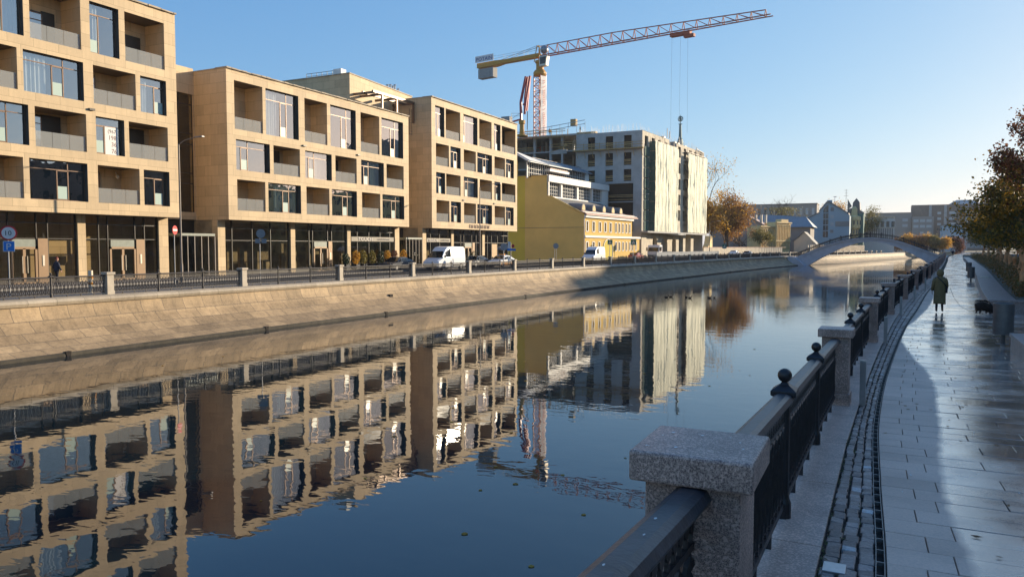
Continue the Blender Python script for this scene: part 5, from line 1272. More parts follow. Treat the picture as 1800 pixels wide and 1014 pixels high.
# ================================================================ far buildings
def simple_building(name, label, cat, x0, x1, y0, y1, z1, mat, wins=(), roofmat=None, wmat='winfar', group=None, sill=False):
    t = T(name, label, cat, (x0, y0, 0), group)
    mb = MB(); mb.box(x0, x1, y0, y1, 0, z1); mb.obj('wall', mat, t)
    if roofmat: mb = MB(); mb.box(x0 - .3, x1 + .3, y0 - .3, y1 + .3, z1, z1 + .45); mb.obj('roof', roofmat, t)
    for w in wins[:100]:
        m_ = MB(); a, b, c, d = w[:4]
        m_.box(a, b, y0 - .03, y0 + .1, c, d); wo = m_.obj('window', w[4] if len(w) > 4 else wmat, t)
    return t
def grid(xs, zs, w, h, mat=None): return [(x, x + w, z, z + h) + ((mat,) if mat else ()) for z in zs for x in xs]
# masonry house with red roof in front of the long block
t = T('gabled_house', 'shaded grey gabled house with a worn reddish roof behind the bare park trees', 'house', (-42, 256, 0))
mb = MB(); mb.add([(-54, 256, 0), (-35.6, 256, 0), (-35.6, 256, 8.6), (-42.6, 256, 12.6), (-54, 256, 8), (-54, 268, 0), (-35.6, 268, 0), (-35.6, 268, 8.6), (-42.6, 268, 12.6), (-54, 268, 8)], [(0, 1, 2, 3, 4), (1, 6, 7, 2), (9, 8, 7, 6, 5), (0, 4, 9, 5)]); mb.obj('wall', 'brickgrey', t)
mb = MB(); mb.add([(-35.0, 255.4, 8.35), (-35.0, 268.5, 8.35), (-42.6, 268.5, 12.75), (-42.6, 255.4, 12.75), (-54.5, 255.4, 8), (-54.5, 268.5, 8)], [(0, 1, 2, 3), (3, 2, 5, 4)]); mb.obj('roof', 'pinkroof', t)
for k, x in enumerate((-40.5, -38.8, -37.4)): mb = MB(); mb.box(x, x + .7, 258, 259, 10.2, 12.9); mb.obj('chimney', 'beige', t)
t = T('gabled_house', 'wide dark slate roofed building behind the ornate cream mansion', 'house', (-36, 275, 0))
mb = MB(); mb.box(-44, -25, 276, 290, 0, 9.3); mb.obj('wall', 'brickgrey', t)
mb = MB(); mb.add([(-45, 275, 9.2), (-24, 275, 9.2), (-27, 282, 12.8), (-42, 282, 14.0), (-45, 291, 9.2), (-24, 291, 9.2)], [(0, 1, 2, 3), (4, 3, 2, 5), (0, 3, 4), (1, 5, 2)]); mb.obj('roof', 'blueroof', t)
# cream mansion, facade turned towards the canal
ma = T('mansion', 'ornate cream stucco mansion with tall windows and a raised centre, in full sun', 'house', (-36.1, 241.2, 0))
MF0 = frame(-36.1, 241.0, 21)
def MF(s, z, d=0): return MF0(s * 1.3, z, d)
def mans(s0, s1, top, wn, d0):
    w_ = MB(); PP = lambda s, z, d=0: MF(s, z, d + d0); step = (s1 - s0 - .8) / wn; hs = []
    for i in range(wn):
        a = s0 + .4 + i * step + step * .22; b = a + step * .56
        hs += [(a, b, 1.6, 3.9, .2, 1), (a, b, 4.9, top - 1.5, .2, 1)]
    wallholes(w_, PP, s0, s1, 0, top, hs); w_.quad(PP(s0, 0), PP(s0, top), PP(s0, top, 3), PP(s0, 0, 3)); w_.quad(PP(s1, 0), PP(s1, 0, 9), PP(s1, top, 9), PP(s1, top)); w_.quad(PP(s0, top), PP(s1, top), PP(s1, top, 3), PP(s0, top, 3))
    w_.obj('wall', ['cream', 'winfar'], ma)
    c_ = MB(); c_.pbox(PP, s0 - .2, s1 + .2, top - .35, top + .05, -.45, .2); c_.pbox(PP, s0 - .1, s1 + .1, 4.2, 4.5, -.25, .1); c_.pbox(PP, s0 - .1, s1 + .1, top - .9, top - .7, -.2, .1)
    for i in range(wn + 1): x = s0 + .4 + i * step; c_.pbox(PP, x - .09, x + .13, 0.6, top - .8, -.14, .1)
    c_.obj('cornice', 'cream', ma)
mans(0, 6.2, 8.9, 6, 0); mans(6.2, 13.2, 10.2, 8, -.8)
mb = MB(); mb.pbox(MF, 8.6, 12.0, 10.25, 11.1, -.9, 1); mb.obj('attic_block', 'cream', ma)
mb = MB(); mb.pbox(MF, 13.2, 14.0, 0, 7.6, 0.2, 8); mb.obj('side_wall', 'brickgrey', ma)
# barn-like shed and fence beyond mansion
t = T('shed', 'small grey barn shaped shed beside the cream mansion', 'shed', (-28, 262, 0))
mb = MB(); mb.add([(-28.6, 262, 0), (-21.6, 262, 0), (-21.6, 262, 3.0), (-25.6, 262, 7.2), (-28.6, 262, 4.4), (-28.6, 272, 0), (-21.6, 272, 0), (-21.6, 272, 3), (-25.6, 272, 7.2), (-28.6, 272, 4.4)], [(0, 1, 2, 3, 4), (1, 6, 7, 2)]); mb.obj('wall', 'beige', t)
mb = MB(); mb.add([(-21.2, 261.6, 2.7), (-21.2, 272.4, 2.7), (-25.6, 272.4, 7.4), (-25.6, 261.6, 7.4), (-29, 272.4, 4.2), (-29, 261.6, 4.2)], [(0, 1, 2, 3), (3, 2, 4, 5)]); mb.obj('roof', 'tinroof', t)
simple_building('long_building', 'long flat roofed grey building with arched windows behind the bare tree', 'building', -72.4, -37, 442, 456, 25.6, 'brickgrey', [(-70.5 + i * 3.1, -69.2 + i * 3.1, 19.9, 23.4, 'winlit' if i > 5 else 'winfar') for i in range(11)], 'tinroof')
t = T('blue_house', 'pale blue gabled house with a tall arched stair window, left of the footbridge crown', 'house', (-20, 324, 0))
mb = MB(); pr_ = [(-26, 0), (-15.2, 0), (-15.2, 14.6), (-16.2, 15.7), (-22.7, 20.0), (-23.6, 19.9), (-26, 16.9)]
mb.prism(pr_, 1, 324, 338); mb.obj('wall', 'bluewall', t, fix=True)
mb = MB(); mb.prism([(-26.4, 16.6), (-23.7, 20.2), (-22.6, 20.35), (-15.6, 15.7), (-15.6, 15.2), (-22.7, 19.8), (-23.6, 19.7), (-26.2, 16.4)], 1, 323.6, 338.4); mb.obj('roof', 'tinroof', t, fix=True)
mb = MB(); mb.prism([(-30.6, 0), (-26, 0), (-26, 16), (-30.6, 13.6)], 1, 324.5, 337); mb.obj('side_wing', 'bluewall', t, fix=True)
mb = MB(); mb.prism([(-30.9, 13.4), (-26, 16.0), (-26, 16.35), (-30.9, 13.8)], 1, 324.2, 337.2); mb.obj('wing_roof', 'tinroof', t, fix=True)
mb = MB(); mb.box(-32.5, -26, 338, 350, 0, 15.0); mb.obj('rear_wing', 'bluewall', t)
mb = MB(); ap = [(-24.7, 6.3), (-22.9, 6.3), (-22.9, 18.9), (-23.5, 18.7), (-24.2, 18.1), (-24.6, 17.2), (-24.7, 16.3)]; mb.prism(ap, 1, 323.9, 324.02); sw = mb.obj('stair_window', 'winfar', t, fix=True)
mb = MB()
for z in (8.6, 10.9, 13.2, 15.6): mb.box(-24.75, -22.85, 323.8, 323.9, z, z + .3)
mb.box(-23.85, -23.75, 323.8, 323.9, 6.3, 18.3); mb.obj('mullion', 'bluewall', sw)
for a, b, m_ in ((16.4, 17.9, 'brickgrey'), (13.6, 14.9, 'winlit'), (10.8, 12.1, 'winlit'), (8.0, 9.2, 'brickgrey')): mb = MB(); mb.box(-22.1, -20.9, 323.92, 324.05, a, b); mb.obj('window', m_, t)
mb = MB(); mb.box(-20.3, -15.25, 323.94, 324.05, 10.4, 12.4); mb.obj('wall_panel', 'brickgrey', t)
mb = MB(); mb.box(-23.5, -21.6, 324.5, 326, 19.5, 20.8); mb.obj('chimney', 'bluewall', t)
mb = MB(); mb.lathe([(0, -.05), (.75, .15), (.75, .2), (0, 0)], 14, (-20.6, 324.5, 21.9)); mb.tube((-20.8, 325, 20), (-20.7, 324.8, 21.8), .06); o = mb.obj('satellite_dish', 'bluetxt', t)
t = T('turret_house', 'dark green house with a cream corner oriel and pointed slate gables, behind the footbridge crown', 'house', (-13, 340, 0))
mb = MB(); mb.box(-16.3, -10.8, 340.3, 352, 0, 16.0); mb.obj('wall', 'greenwall', t)
mb = MB(); mb.prism([(-15.6, 16), (-10.6, 16), (-10.9, 16.6), (-12.2, 17.4), (-12.4, 20.6), (-13.6, 22.3), (-14.9, 20.5), (-15.2, 17.8)], 1, 341, 348); mb.obj('gable_roof', 'tinroof', t, fix=True)
mb = MB(); mb.prism([(-16.9, 17.8), (-15.3, 19.0), (-16.9, 22.1)], 1, 341, 343); mb.prism([(-16.9, 16), (-14.8, 16), (-15.2, 18.4), (-16.9, 17.8)], 1, 341, 346); mb.obj('horn_gable', 'tinroof', t, fix=True)
mb = MB(); mb.lathe([(1.6, 0), (1.6, 6.3), (1.9, 6.5), (1.7, 6.8), (1.7, 9.2), (2.3, 9.6), (2.3, 12.6), (2.5, 12.9), (2.4, 14.2), (1.2, 14.6), (1.0, 17.5), (.4, 18.4)], 12, (-14.2, 340.0, .5)); mb.obj('oriel', 'cream', t)
for z in (7.4, 11.0):
    for i in range(5): a = math.pi * (1.12 + i * .19); mb = MB(); r_ = 1.72 if z < 9 else 2.32; c_ = (-14.2 + r_ * math.cos(a), 340 + r_ * math.sin(a)); mb.box(c_[0] - .28, c_[0] + .28, c_[1] - .06, c_[1] + .1, z + .4, z + 2.1); mb.obj('window', 'winfar', t)
t = T('antenna', 'thin rooftop television antenna beside the pointed slate gable', 'antenna', (-17.4, 339, 15)); mb = MB(); mb.tube((-17.4, 339, 14), (-17.4, 339, 25.8), .07)
for z, w_2 in ((23.2, .9), (24.3, .6), (25.4, .8)): mb.tube((-17.4 - w_2, 339, z), (-17.4 + w_2, 339, z), .05)
mb.obj('rod', 'pole', t)
lw = T('colonnade_building', 'low white building with tall windows over a row of pilasters, right of the turret house', 'building', (-11, 364, 0))
mb = MB(); mb.box(-11.4, .5, 364.4, 378, 0, 15.0); mb.obj('wall', 'white', lw)
for i in range(6): mb = MB(); x = -10.9 + i * 2.0 + .2; mb.box(x, x + 1.2, 364.2, 364.42, 11.0, 13.4); mb.obj('window', 'winfar', lw)
for i in range(14): mb = MB(); x = -11.2 + i * .86; mb.box(x, x + .35, 364.0, 364.4, 6, 10.4); mb.obj('pilaster', 'white', lw)
mb = MB(); mb.box(-11.6, .7, 363.9, 378, 15.0, 15.4); mb.box(-11.5, .6, 363.9, 364.4, 10.4, 10.7); mb.obj('cornice', 'beige', lw)
mb = MB(); mb.box(-11.2, .3, 364.3, 364.42, 6, 10.4); mb.obj('recess', 'brickgrey', lw)
simple_building('office_block', 'long grey office block with few windows, left part of the distant skyline', 'building', -17, 11, 580, 600, 25.2, 'brickgrey', grid((-14, -2, 5.5), (19.6, 15.9), 3.2, 1.9, 'winlit'), 'tinroof')
simple_building('office_block', 'pale grey lower office block with pairs of bright windows on the distant skyline', 'building', 11.3, 23.8, 574, 590, 22.5, 'brickgrey', grid((12, 15.8, 19.6), (18.9, 15.2), 3.0, 1.7, 'winlit') + grid((16, 20), (11,), 2, 1.6, 'winlit'))
ob_ = simple_building('brick_office_block', 'tall brown brick block with stepped bays, right end of the distant skyline', 'building', 11, 64, 592, 615, 31.0, 'brickbrown', grid((33.6,), (24.5, 20.7, 17.0), 3.8, 1.7, 'winlit') + grid((26.6, 47, 52), (24.5, 20.7, 17.0), 2.2, 1.6, 'winlit') + grid((26.6,), (13.5,), 2, 1.6))
for x in (21.5, 30.5, 43): mb = MB(); mb.box(x, x + 1.6, 591.6, 592.3, 0, 30.5); mb.obj('bay_recess', 'concrete', ob_)
mb = MB(); mb.add([(33, 594, 31), (52, 594, 31), (47, 600, 34.2), (38, 600, 34.2), (33, 608, 31), (52, 608, 31)], [(0, 1, 2, 3), (4, 3, 2, 5), (0, 3, 4), (1, 5, 2)]); mb.obj('roof', 'concrete', ob_)
simple_building('pale_blue_shed', 'pale blue low building seen left of the promenade trees', 'building', 24, 34, 482, 500, 14.2, 'bluewall', (), 'tinroof')
simple_building('cottage', 'small red roofed low building left of the far promenade end', 'building', 2, 9, 430, 440, 7, 'beige', grid((3.5, 6), (3,), 1, 1.5), 'rust')
# hoardings and fences on the far street
fb = T('hoarding', 'beige panel hoarding along the far street in front of the park', 'fence', (-33, 190, 0))
HF = lambda s, z, d=0: (WL(s) - 13 - d, s, z)
mb = MB(); 
for s_ in range(178, 236, 1):
    mb.quad(HF(s_, 0), HF(s_ + .92, 0), HF(s_ + .92, 2.3), HF(s_, 2.3)); mb.pbox(HF, s_ + .9, s_ + 1.0, 0, 2.36, -.06, .04)
mb.obj('panels', 'beige', fb); mb = MB()
for s_ in range(178, 236, 4): mb.quad(HF(s_, 2.3, -.08), HF(s_ + 4, 2.3, -.08), HF(s_ + 4, 2.42, -.08), HF(s_, 2.42, -.08))
mb.obj('top_rail', 'rust', fb)
fb = T('hoarding', 'ribbed pale hoarding in the sun behind the left end of the footbridge', 'fence', (-20, 262, 0))
HF2 = lambda s, z, d=0: (WL(s) - 10 - d, s, z); mb = MB()
for s_ in range(248, 330, 2):
    mb.quad(HF2(s_, 0), HF2(s_ + 1.3, 0), HF2(s_ + 1.3, 3.0), HF2(s_, 3.0)); mb.pbox(HF2, s_ + 1.3, s_ + 2.0, 0, 3.1, -.35, .1)
mb.obj('panels', 'beige', fb)
fb = T('site_barrier', 'grey solid site barrier on the road in front of the netted building', 'barrier', (-38, 146, 0)); mb = MB()
HB = lambda s, z, d=0: (WL(s) - 9.5 - d, s, z)
for s_ in range(136, 178, 3): mb.pbox(HB, s_, s_ + 2.94, 0, 1.55, -.06, .06); mb.pbox(HB, s_, s_ + 2.94, 0, .25, -.3, .3)
mb.obj('panels', 'fence_grey', fb)
# pavilion by the park
t = T('kiosk', 'small cream gate pillar with sloping top at the end of the netted building', 'gate pillar', (-41, 188, 0)); mb = MB(); mb.prism([(188, 0), (192.5, 0), (192.5, 5.2), (190.6, 5.2), (189.6, 3.4), (188, 2.6)], 0, -41.6, -40.2); mb.obj('wall', 'cream', t, fix=True)
# ================================================================ right bank houses (their shade falls on the promenade)
def rblock(label, x0, x1, y0, y1, h, mat):
    t = T('street_house', label, 'building', (x0, y0, 0)); w_ = MB(); P = lambda s, z, d=0: (x0 + d, s, z)
    hs = []; y = y0 + 1.6
    fl = max(3, int(h / 3.6))
    while y < y1 - 2.4:
        for k in range(fl): hs.append((y, y + 1.5, 1.2 + k * h / fl, 1.2 + k * h / fl + 1.9, .25, 1))
        y += 3.4
    wallholes(w_, P, y0, y1, 0, h, hs)
    w_.quad((x0, y0, 0), (x0, y0, h), (x1, y0, h), (x1, y0, 0)); w_.quad((x0, y1, 0), (x1, y1, 0), (x1, y1, h), (x0, y1, h)); w_.quad((x0, y0, h), (x0, y1, h), (x1, y1, h), (x1, y0, h)); w_.quad((x1, y0, 0), (x1, y0, h), (x1, y1, h), (x1, y1, 0))
    w_.obj('wall', [mat, 'winfar'], t)
rblock('six storey ochre street house on the right bank, nearest the camera', 32, 46, -40, 30, 17, 'yellow')
rblock('grey six storey street house on the right bank', 32, 46, 31, 78, 18, 'brickgrey')
rblock('brown brick street house on the right bank', 32, 46, 80, 132, 17.5, 'brickbrown')
rblock('cream street house on the right bank, beyond the brick one', 33, 46, 134, 196, 17, 'cream')
rblock('tall grey block on the right bank behind the trees, lower wing', 47, 62, 200, 214, 36.2, 'brickgrey')
rblock('tall grey block on the right bank behind the trees, middle wing', 47, 62, 214, 230, 38.6, 'brickgrey')
rblock('tall grey block on the right bank behind the trees, main slab', 47, 62, 230, 328, 40.9, 'brickgrey')
# ================================================================ vehicles (front towards -Y at rz=0)
def vehicle(name, label, cat, loc, rz, st, wid, mat, wheels, r=.33, glass_side=(), ws=None, rear=None, group=None, extras=None):
    """st: (y, zbottom, zbelt, ztop, inset) stations from nose to tail"""
    t = T(name, label, cat, (0, 0, 0), group); h = wid / 2
    def ring(s):
        y, zb, zm, zt, ins = s; hh = h * (.93 if s in (st[0], st[-1]) else 1)
        return [(-hh * .94, y, zb), (-hh, y, zb + .12), (-hh, y, (zb + zm) / 2 + .1), (-hh * .985, y, zm), (-h + ins, y, zt - .05), (-h + ins + .1, y, zt), (h - ins - .1, y, zt), (h - ins, y, zt - .05), (hh * .985, y, zm), (hh, y, (zb + zm) / 2 + .1), (hh, y, zb + .12), (hh * .94, y, zb)]
    mb = MB(); mb.rings([ring(s) for s in st]); mb.obj('body', mat, t, fix=True, bevel=.02)
    def lerp(y, k):
        for a, b in zip(st, st[1:]):
            if a[0] <= y <= b[0]: f = (y - a[0]) / max(1e-6, b[0] - a[0]); return a[k] + (b[k] - a[k]) * f
        return st[-1][k]
    for (y0, y1) in glass_side:
        for sx in (-1, 1):
            g = MB(); p = []
            for y, q in ((y0, .08), (y1, .08), (y1, .86), (y0, .86)):
                zm, zt, ins = lerp(y, 2), lerp(y, 3), lerp(y, 4); x = (h * .985 - (h * .985 - (h - ins)) * q) + .012; yy = y
                p.append((sx * x, yy, zm + (zt - .05 - zm) * q))
            g.add(p, [(0, 1, 2, 3)]); g.obj('side_window', 'carglass', t)
    for nm, w in (('windscreen', ws), ('rear_window', rear)):
        if w:
            y0, z0, y1, z1 = w; sg = -1 if nm == 'windscreen' else 1; g = MB(); i0, i1 = lerp(y0, 4), lerp(y1, 4)
            g.add([(-h + .1, y0 + sg * .03, z0), (h - .1, y0 + sg * .03, z0), (h - i1 - .1, y1 + sg * .03, z1), (-h + i1 + .1, y1 + sg * .03, z1)], [(0, 1, 2, 3)]); g.obj(nm, 'carglass', t)
    for y in wheels:
        for sx in (-1, 1):
            m_ = MB(); m_.tube((sx * (h - .2), y, r), (sx * (h + .015), y, r), r, r, 16); wo = m_.obj('wheel', 'tyre', t)
            m_ = MB(); m_.tube((sx * (h), y, r), (sx * (h + .025), y, r), r * .6, r * .55, 12); m_.obj('rim', 'signback', wo)
    for sx in (-1, 1):
        m_ = MB(); z = st[0][2] - .12; m_.box(sx * h * .62 - .16, sx * h * .62 + .16, st[0][0] - .02, st[0][0] + .2, z - .08, z + .08); m_.obj('headlight', 'lampg', t)
        m_ = MB(); z = st[-1][2] - .1; m_.box(sx * h * .8 - .09, sx * h * .8 + .09, st[-1][0] - .1, st[-1][0] + .015, z - .18, z + .12); m_.obj('tail_light', 'redsign', t)
        m_ = MB(); y = (ws[0] if ws else st[1][0]) + .35; m_.box(sx * (h + .05) - .07, sx * (h + .05) + .07, y - .05, y + .04, (ws[1] if ws else 1) + .0, (ws[1] if ws else 1) + .24); m_.obj('mirror', 'carD', t)
    m_ = MB(); m_.box(-h * .8, h * .8, st[0][0] - .03, st[0][0] + .1, st[0][1] + .02, st[0][1] + .2); m_.obj('bumper', 'carD', t)
    m_ = MB(); m_.box(-h * .45, h * .45, st[0][0] - .025, st[0][0] + .1, st[0][1] + .28, st[0][2] - .06); m_.obj('grille', 'carD', t)
    if extras: extras(t)
    t.location = loc; t.rotation_euler = (0, 0, rz); return t
VAN = [(-3.0, .35, .75, .80, .1), (-2.85, .3, .95, 1.05, .12), (-2.1, .28, 1.25, 1.32, .14), (-1.25, .28, 1.35, 2.2, .2), (-.85, .28, 1.36, 2.48, .2), (-.2, .28, 1.36, 2.55, .18), (2.6, .28, 1.36, 2.52, .18), (2.85, .34, 1.36, 2.45, .2)]
def vx(t):
    m_ = MB(); m_.box(-1.035, -1.025, -.1, 2.3, .45, .6); m_.box(1.0, 1.012, -.1, 2.3, .45, .6); m_.obj('side_moulding', 'carD', t)
vehicle('delivery_van', 'white high roofed delivery van parked in front of the right limestone block', 'van', (-43.9, 71.6, .0), 0, VAN, 2.0, 'vanW', (-1.95, 1.75), .36, [(-1.35, -.35)], (-2.08, 1.36, -1.45, 2.04), None, 'white delivery vans', vx)
vehicle('delivery_van', 'white delivery van facing the camera beside the ochre house', 'van', (-42.4, 114.3, 0), .02, VAN, 2.0, 'vanW', (-1.95, 1.75), .36, [(-1.35, -.35)], (-2.08, 1.36, -1.45, 2.04), None, 'white delivery vans', vx)
CAR = [(-2.2, .35, .62, .68, .1), (-2.05, .25, .78, .84, .12), (-1.1, .22, .92, .98, .14), (-.35, .22, .95, 1.42, .26), (.2, .22, .95, 1.48, .26), (1.1, .22, .95, 1.42, .28), (1.9, .24, .95, 1.05, .2), (2.2, .32, .85, .9, .12)]
def tx(t):
    m_ = MB(); m_.box(-.905, -.9, -1.9, 1.9, .3, .62); m_.box(.897, .903, -1.9, 1.9, .3, .62); m_.obj('door_stripe', 'carO', t)
    m_ = MB(); m_.box(-.35, .35, -.1, .2, 1.49, 1.64); m_.obj('roof_sign', 'carO', t)
vehicle('taxi', 'white and orange taxi with a roof sign parked behind the tall street lamp', 'car', (-43.6, 84.6, 0), 0, CAR, 1.8, 'vanW', (-1.35, 1.35), .32, [(-.75, .25), (.35, 1.4)], (-1.08, 1.02, -.42, 1.42), (1.15, 1.44, 1.85, 1.11), None, tx)
vehicle('parked_car', 'dark car parked just behind the taxi, half hidden by a railing pillar', 'car', (-45.6, 81.3, 0), 0, CAR, 1.8, 'carD', (-1.35, 1.35), .32, [(-.75, .25), (.35, 1.4)], (-1.08, 1.02, -.42, 1.42), (1.15, 1.44, 1.85, 1.11))
vehicle('parked_car', 'dark car with its nose left of the first white van', 'car', (-46.6, 66.4, 0), 0, CAR, 1.8, 'carD', (-1.35, 1.35), .32, [(-.75, .25), (.35, 1.4)], (-1.08, 1.02, -.42, 1.42), (1.15, 1.44, 1.85, 1.11))
vehicle('parked_car', 'white estate car in front of the beige hoarding, left of two', 'car', (-34.5, 190, 0), -.1, [(a, b, c, d * 1.12, e) for a, b, c, d, e in CAR], 1.85, 'vanW', (-1.35, 1.35), .32, [(-.75, .25), (.35, 1.4)], (-1.08, 1.02, -.42, 1.56), (1.15, 1.56, 1.85, 1.2))
vehicle('parked_car', 'white hatchback in front of the beige hoarding, right of two', 'car', (-33.0, 200, 0), -.1, CAR, 1.8, 'vanW', (-1.35, 1.35), .32, [(-.75, .25), (.35, 1.4)], (-1.08, 1.02, -.42, 1.42), (1.15, 1.44, 1.85, 1.11))
vehicle('parked_car', 'dark red car with its tail lights lit beside the carriage arch', 'car', (-42.6, 137, 0), 3.14, CAR, 1.8, 'carR', (-1.35, 1.35), .32, [(-.75, .25), (.35, 1.4)], (-1.08, 1.02, -.42, 1.42), (1.15, 1.44, 1.85, 1.11))
for i, (x, y, mt, lb) in enumerate(((17.2, 92, 'carS', 'silver car on the right road glimpsed between the farthest trunks'), (15.5, 76, 'vanW', 'white car on the right road glimpsed between the trunks'), (14.2, 62, 'carS', 'pale silver car on the right road, nearest of the three behind the trunks'))):
    vehicle('parked_car', lb, 'car', (x, y, 0), -.06, CAR, 1.8, mt, (-1.35, 1.35), .32, [(-.75, .25), (.35, 1.4)], (-1.08, 1.02, -.42, 1.42), (1.15, 1.44, 1.85, 1.11))
# lorry
t = T('lorry', 'flatbed lorry with a white cab parked before the netted building', 'lorry', (0, 0, 0)); mb = MB()
mb.rings([[(-1.2, y, .7), (-1.2, y, zt), (-1.1, y, zt + .08), (1.1, y, zt + .08), (1.2, y, zt), (1.2, y, .7)] for y, zt in ((-2.0, 1.5), (-1.95, 1.6), (-1.7, 2.75), (-.1, 2.8))]); mb.obj('cab', 'vanW', t, fix=True, bevel=.04)
mb = MB(); mb.add([(-1.05, -2.0, 1.62), (1.05, -2.0, 1.62), (.98, -1.74, 2.6), (-.98, -1.74, 2.6)], [(0, 1, 2, 3)]); mb.obj('windscreen', 'carglass', t)
for sx in (-1, 1):
    mb = MB(); mb.add([(sx * 1.215, -1.6, 1.65), (sx * 1.215, -.5, 1.65), (sx * 1.215, -.5, 2.5), (sx * 1.215, -1.45, 2.5)], [(0, 1, 2, 3)]); mb.obj('side_window', 'carglass', t)
    mb = MB(); mb.box(sx * 1.35 - .12, sx * 1.35 + .12, -1.95, -1.85, 1.7, 2.4); mb.obj('mirror', 'carD', t)
    for y in (-1.1, 3.4, 4.6): mb = MB(); mb.tube((sx * .9, y, .48), (sx * 1.2, y, .48), .48, .48, 14); mb.obj('wheel', 'tyre', t)
mb = MB(); mb.box(-1.2, 1.2, .2, 6.0, .95, 1.15); mb.box(-1.2, -1.15, .2, 6, 1.15, 1.6); mb.box(1.15, 1.2, .2, 6, 1.15, 1.6); mb.box(-1.1, 1.1, -2.06, -1.95, .5, .95); mb.obj('flatbed', 'carD', t)
mb = MB(); 
for p, q in (((0, .3, 1.1), (0, .4, 2.9)), ((0, .4, 2.9), (.3, 2.4, 2.2)), ((.3, 2.4, 2.2), (.2, 1.0, 1.5))): mb.tube(p, q, .12, .1, 6)
mb.obj('loader_crane', 'craneR', t); t.location = (-41.8, 148.0, 0); t.rotation_euler = (0, 0, -.05)
# ================================================================ people and animals
def skinned(name, joints, edges, radii, mat, parent, sub=2):
    me = bpy.data.meshes.new(name); me.from_pydata(joints, edges, []); me.materials.append(M[mat])
    o = bpy.data.objects.new(name, me); sc.collection.objects.link(o); o.parent = parent
    sk = o.modifiers.new("s", 'SKIN'); 
    if not me.skin_vertices: 
        pass
    for i, r in enumerate(radii):
        v = me.skin_vertices[0].data[i] if me.skin_vertices else None
        if v: v.radius = (r, r) if not isinstance(r, tuple) else r; v.use_root = (i == 0)
    su = o.modifiers.new("u", 'SUBSURF'); su.levels = sub; su.render_levels = sub; sk.use_smooth_shade = True
    return o
def skin_obj(name, chain, mat, parent, sub=2):
    """chain: dict name->(pos, r), edges list; uses bmesh so that the skin layer exists"""
    import bmesh
    J_, E_ = chain; bm = bmesh.new(); lay = bm.verts.layers.skin.verify(); vs = []
    for i, (p, r) in enumerate(J_):
        v = bm.verts.new(p); v[lay].radius = (r, r) if not isinstance(r, tuple) else r; v[lay].use_root = (i == 0); vs.append(v)
    for a, b in E_: bm.edges.new((vs[a], vs[b]))
    me = bpy.data.meshes.new(name); bm.to_mesh(me); bm.free()
    for q in (mat if isinstance(mat, (list, tuple)) else [mat]): me.materials.append(M[q])
    o = bpy.data.objects.new(name, me); sc.collection.objects.link(o); o.parent = parent
    sk = o.modifiers.new("s", 'SKIN'); sk.use_smooth_shade = True
    su = o.modifiers.new("u", 'SUBSURF'); su.levels = sub; su.render_levels = sub
    return o
def hand(L, base, d, side, s=1.0):
    """append palm+fingers to chain lists L=(J,E); base=index of wrist; d = hand direction"""
    J_, E_ = L; w = Vector(J_[base][0]); d = Vector(d).normalized(); side = Vector(side).normalized(); n_ = d.cross(side)
    J_.append((tuple(w + d * .05 * s), .026 * s)); pm = len(J_) - 1; E_.append((base, pm))
    for k, (off, ln) in enumerate(((-.028, .062), (-.010, .075), (.010, .07), (.026, .055))):
        p0 = w + d * .085 * s + side * off * s; J_.append((tuple(p0), .0095 * s)); a = len(J_) - 1; E_.append((pm, a))
        p1 = p0 + d * ln * .55 * s + n_ * .012; J_.append((tuple(p1), .008 * s)); E_.append((a, len(J_) - 1)); p2 = p1 + (d * .7 + n_ * .7).normalized() * ln * .5 * s; J_.append((tuple(p2), .007 * s)); E_.append((len(J_) - 2, len(J_) - 1))
    p0 = w + d * .04 * s - side * .035 * s; J_.append((tuple(p0), .011 * s)); E_.append((pm, len(J_) - 1)); J_.append((tuple(p0 + d * .05 * s - side * .015 * s + n_ * .01), .009 * s)); E_.append((len(J_) - 2, len(J_) - 1))
def head(parent, c, r, matskin, yaw=0):
    """head with nose, ears, eyes, mouth; facing +Y before yaw"""
    mb = MB(); seg, rg_ = 18, 14; rings_ = []
    for i in range(rg_ + 1):
        ph = math.pi * i / rg_; row = []
        for j in range(seg):
            a = 2 * math.pi * j / seg; x = math.sin(ph) * math.cos(a); y = math.sin(ph) * math.sin(a); z = -math.cos(ph)
            k = 1.0
            if z < -.2: x *= 1 - .28 * (-z - .2); y *= 1 - .12 * (-z - .2)
            X, Y, Z_ = x * .80 * r, y * .98 * r, z * 1.28 * r
            if y > .85 and abs(x) < .3 and -.25 < z < .15: Y += .22 * r * (1 - abs(x) / .3) * (1 - abs(z + .08) / .33)
            if y > .75 and .15 < abs(x) < .5 and .02 < z < .3: Y -= .07 * r
            if y > .8 and abs(x) < .35 and -.58 < z < -.45: Y += .05 * r
            row.append((X, Y, Z_))
        rings_.append(row)
    mb.rings(rings_, cap=False)
    for sx in (-1, 1): mb.sphere((sx * .80 * r, -.02 * r, 0), .17 * r, 6, 4, 1.5)
    o = mb.obj('head', matskin, parent, smooth=True); o.location = c; o.rotation_euler = (0, 0, yaw)
    for sx in (-1, 1):
        e = MB(); e.sphere((sx * .3 * r, .83 * r, .1 * r), .09 * r, 6, 4); eo = e.obj('eye', 'blacktxt', o)
    m_ = MB(); m_.box(-.22 * r, .22 * r, .86 * r, .93 * r, -.56 * r, -.5 * r); m_.obj('mouth', 'redsign', o)
    return o
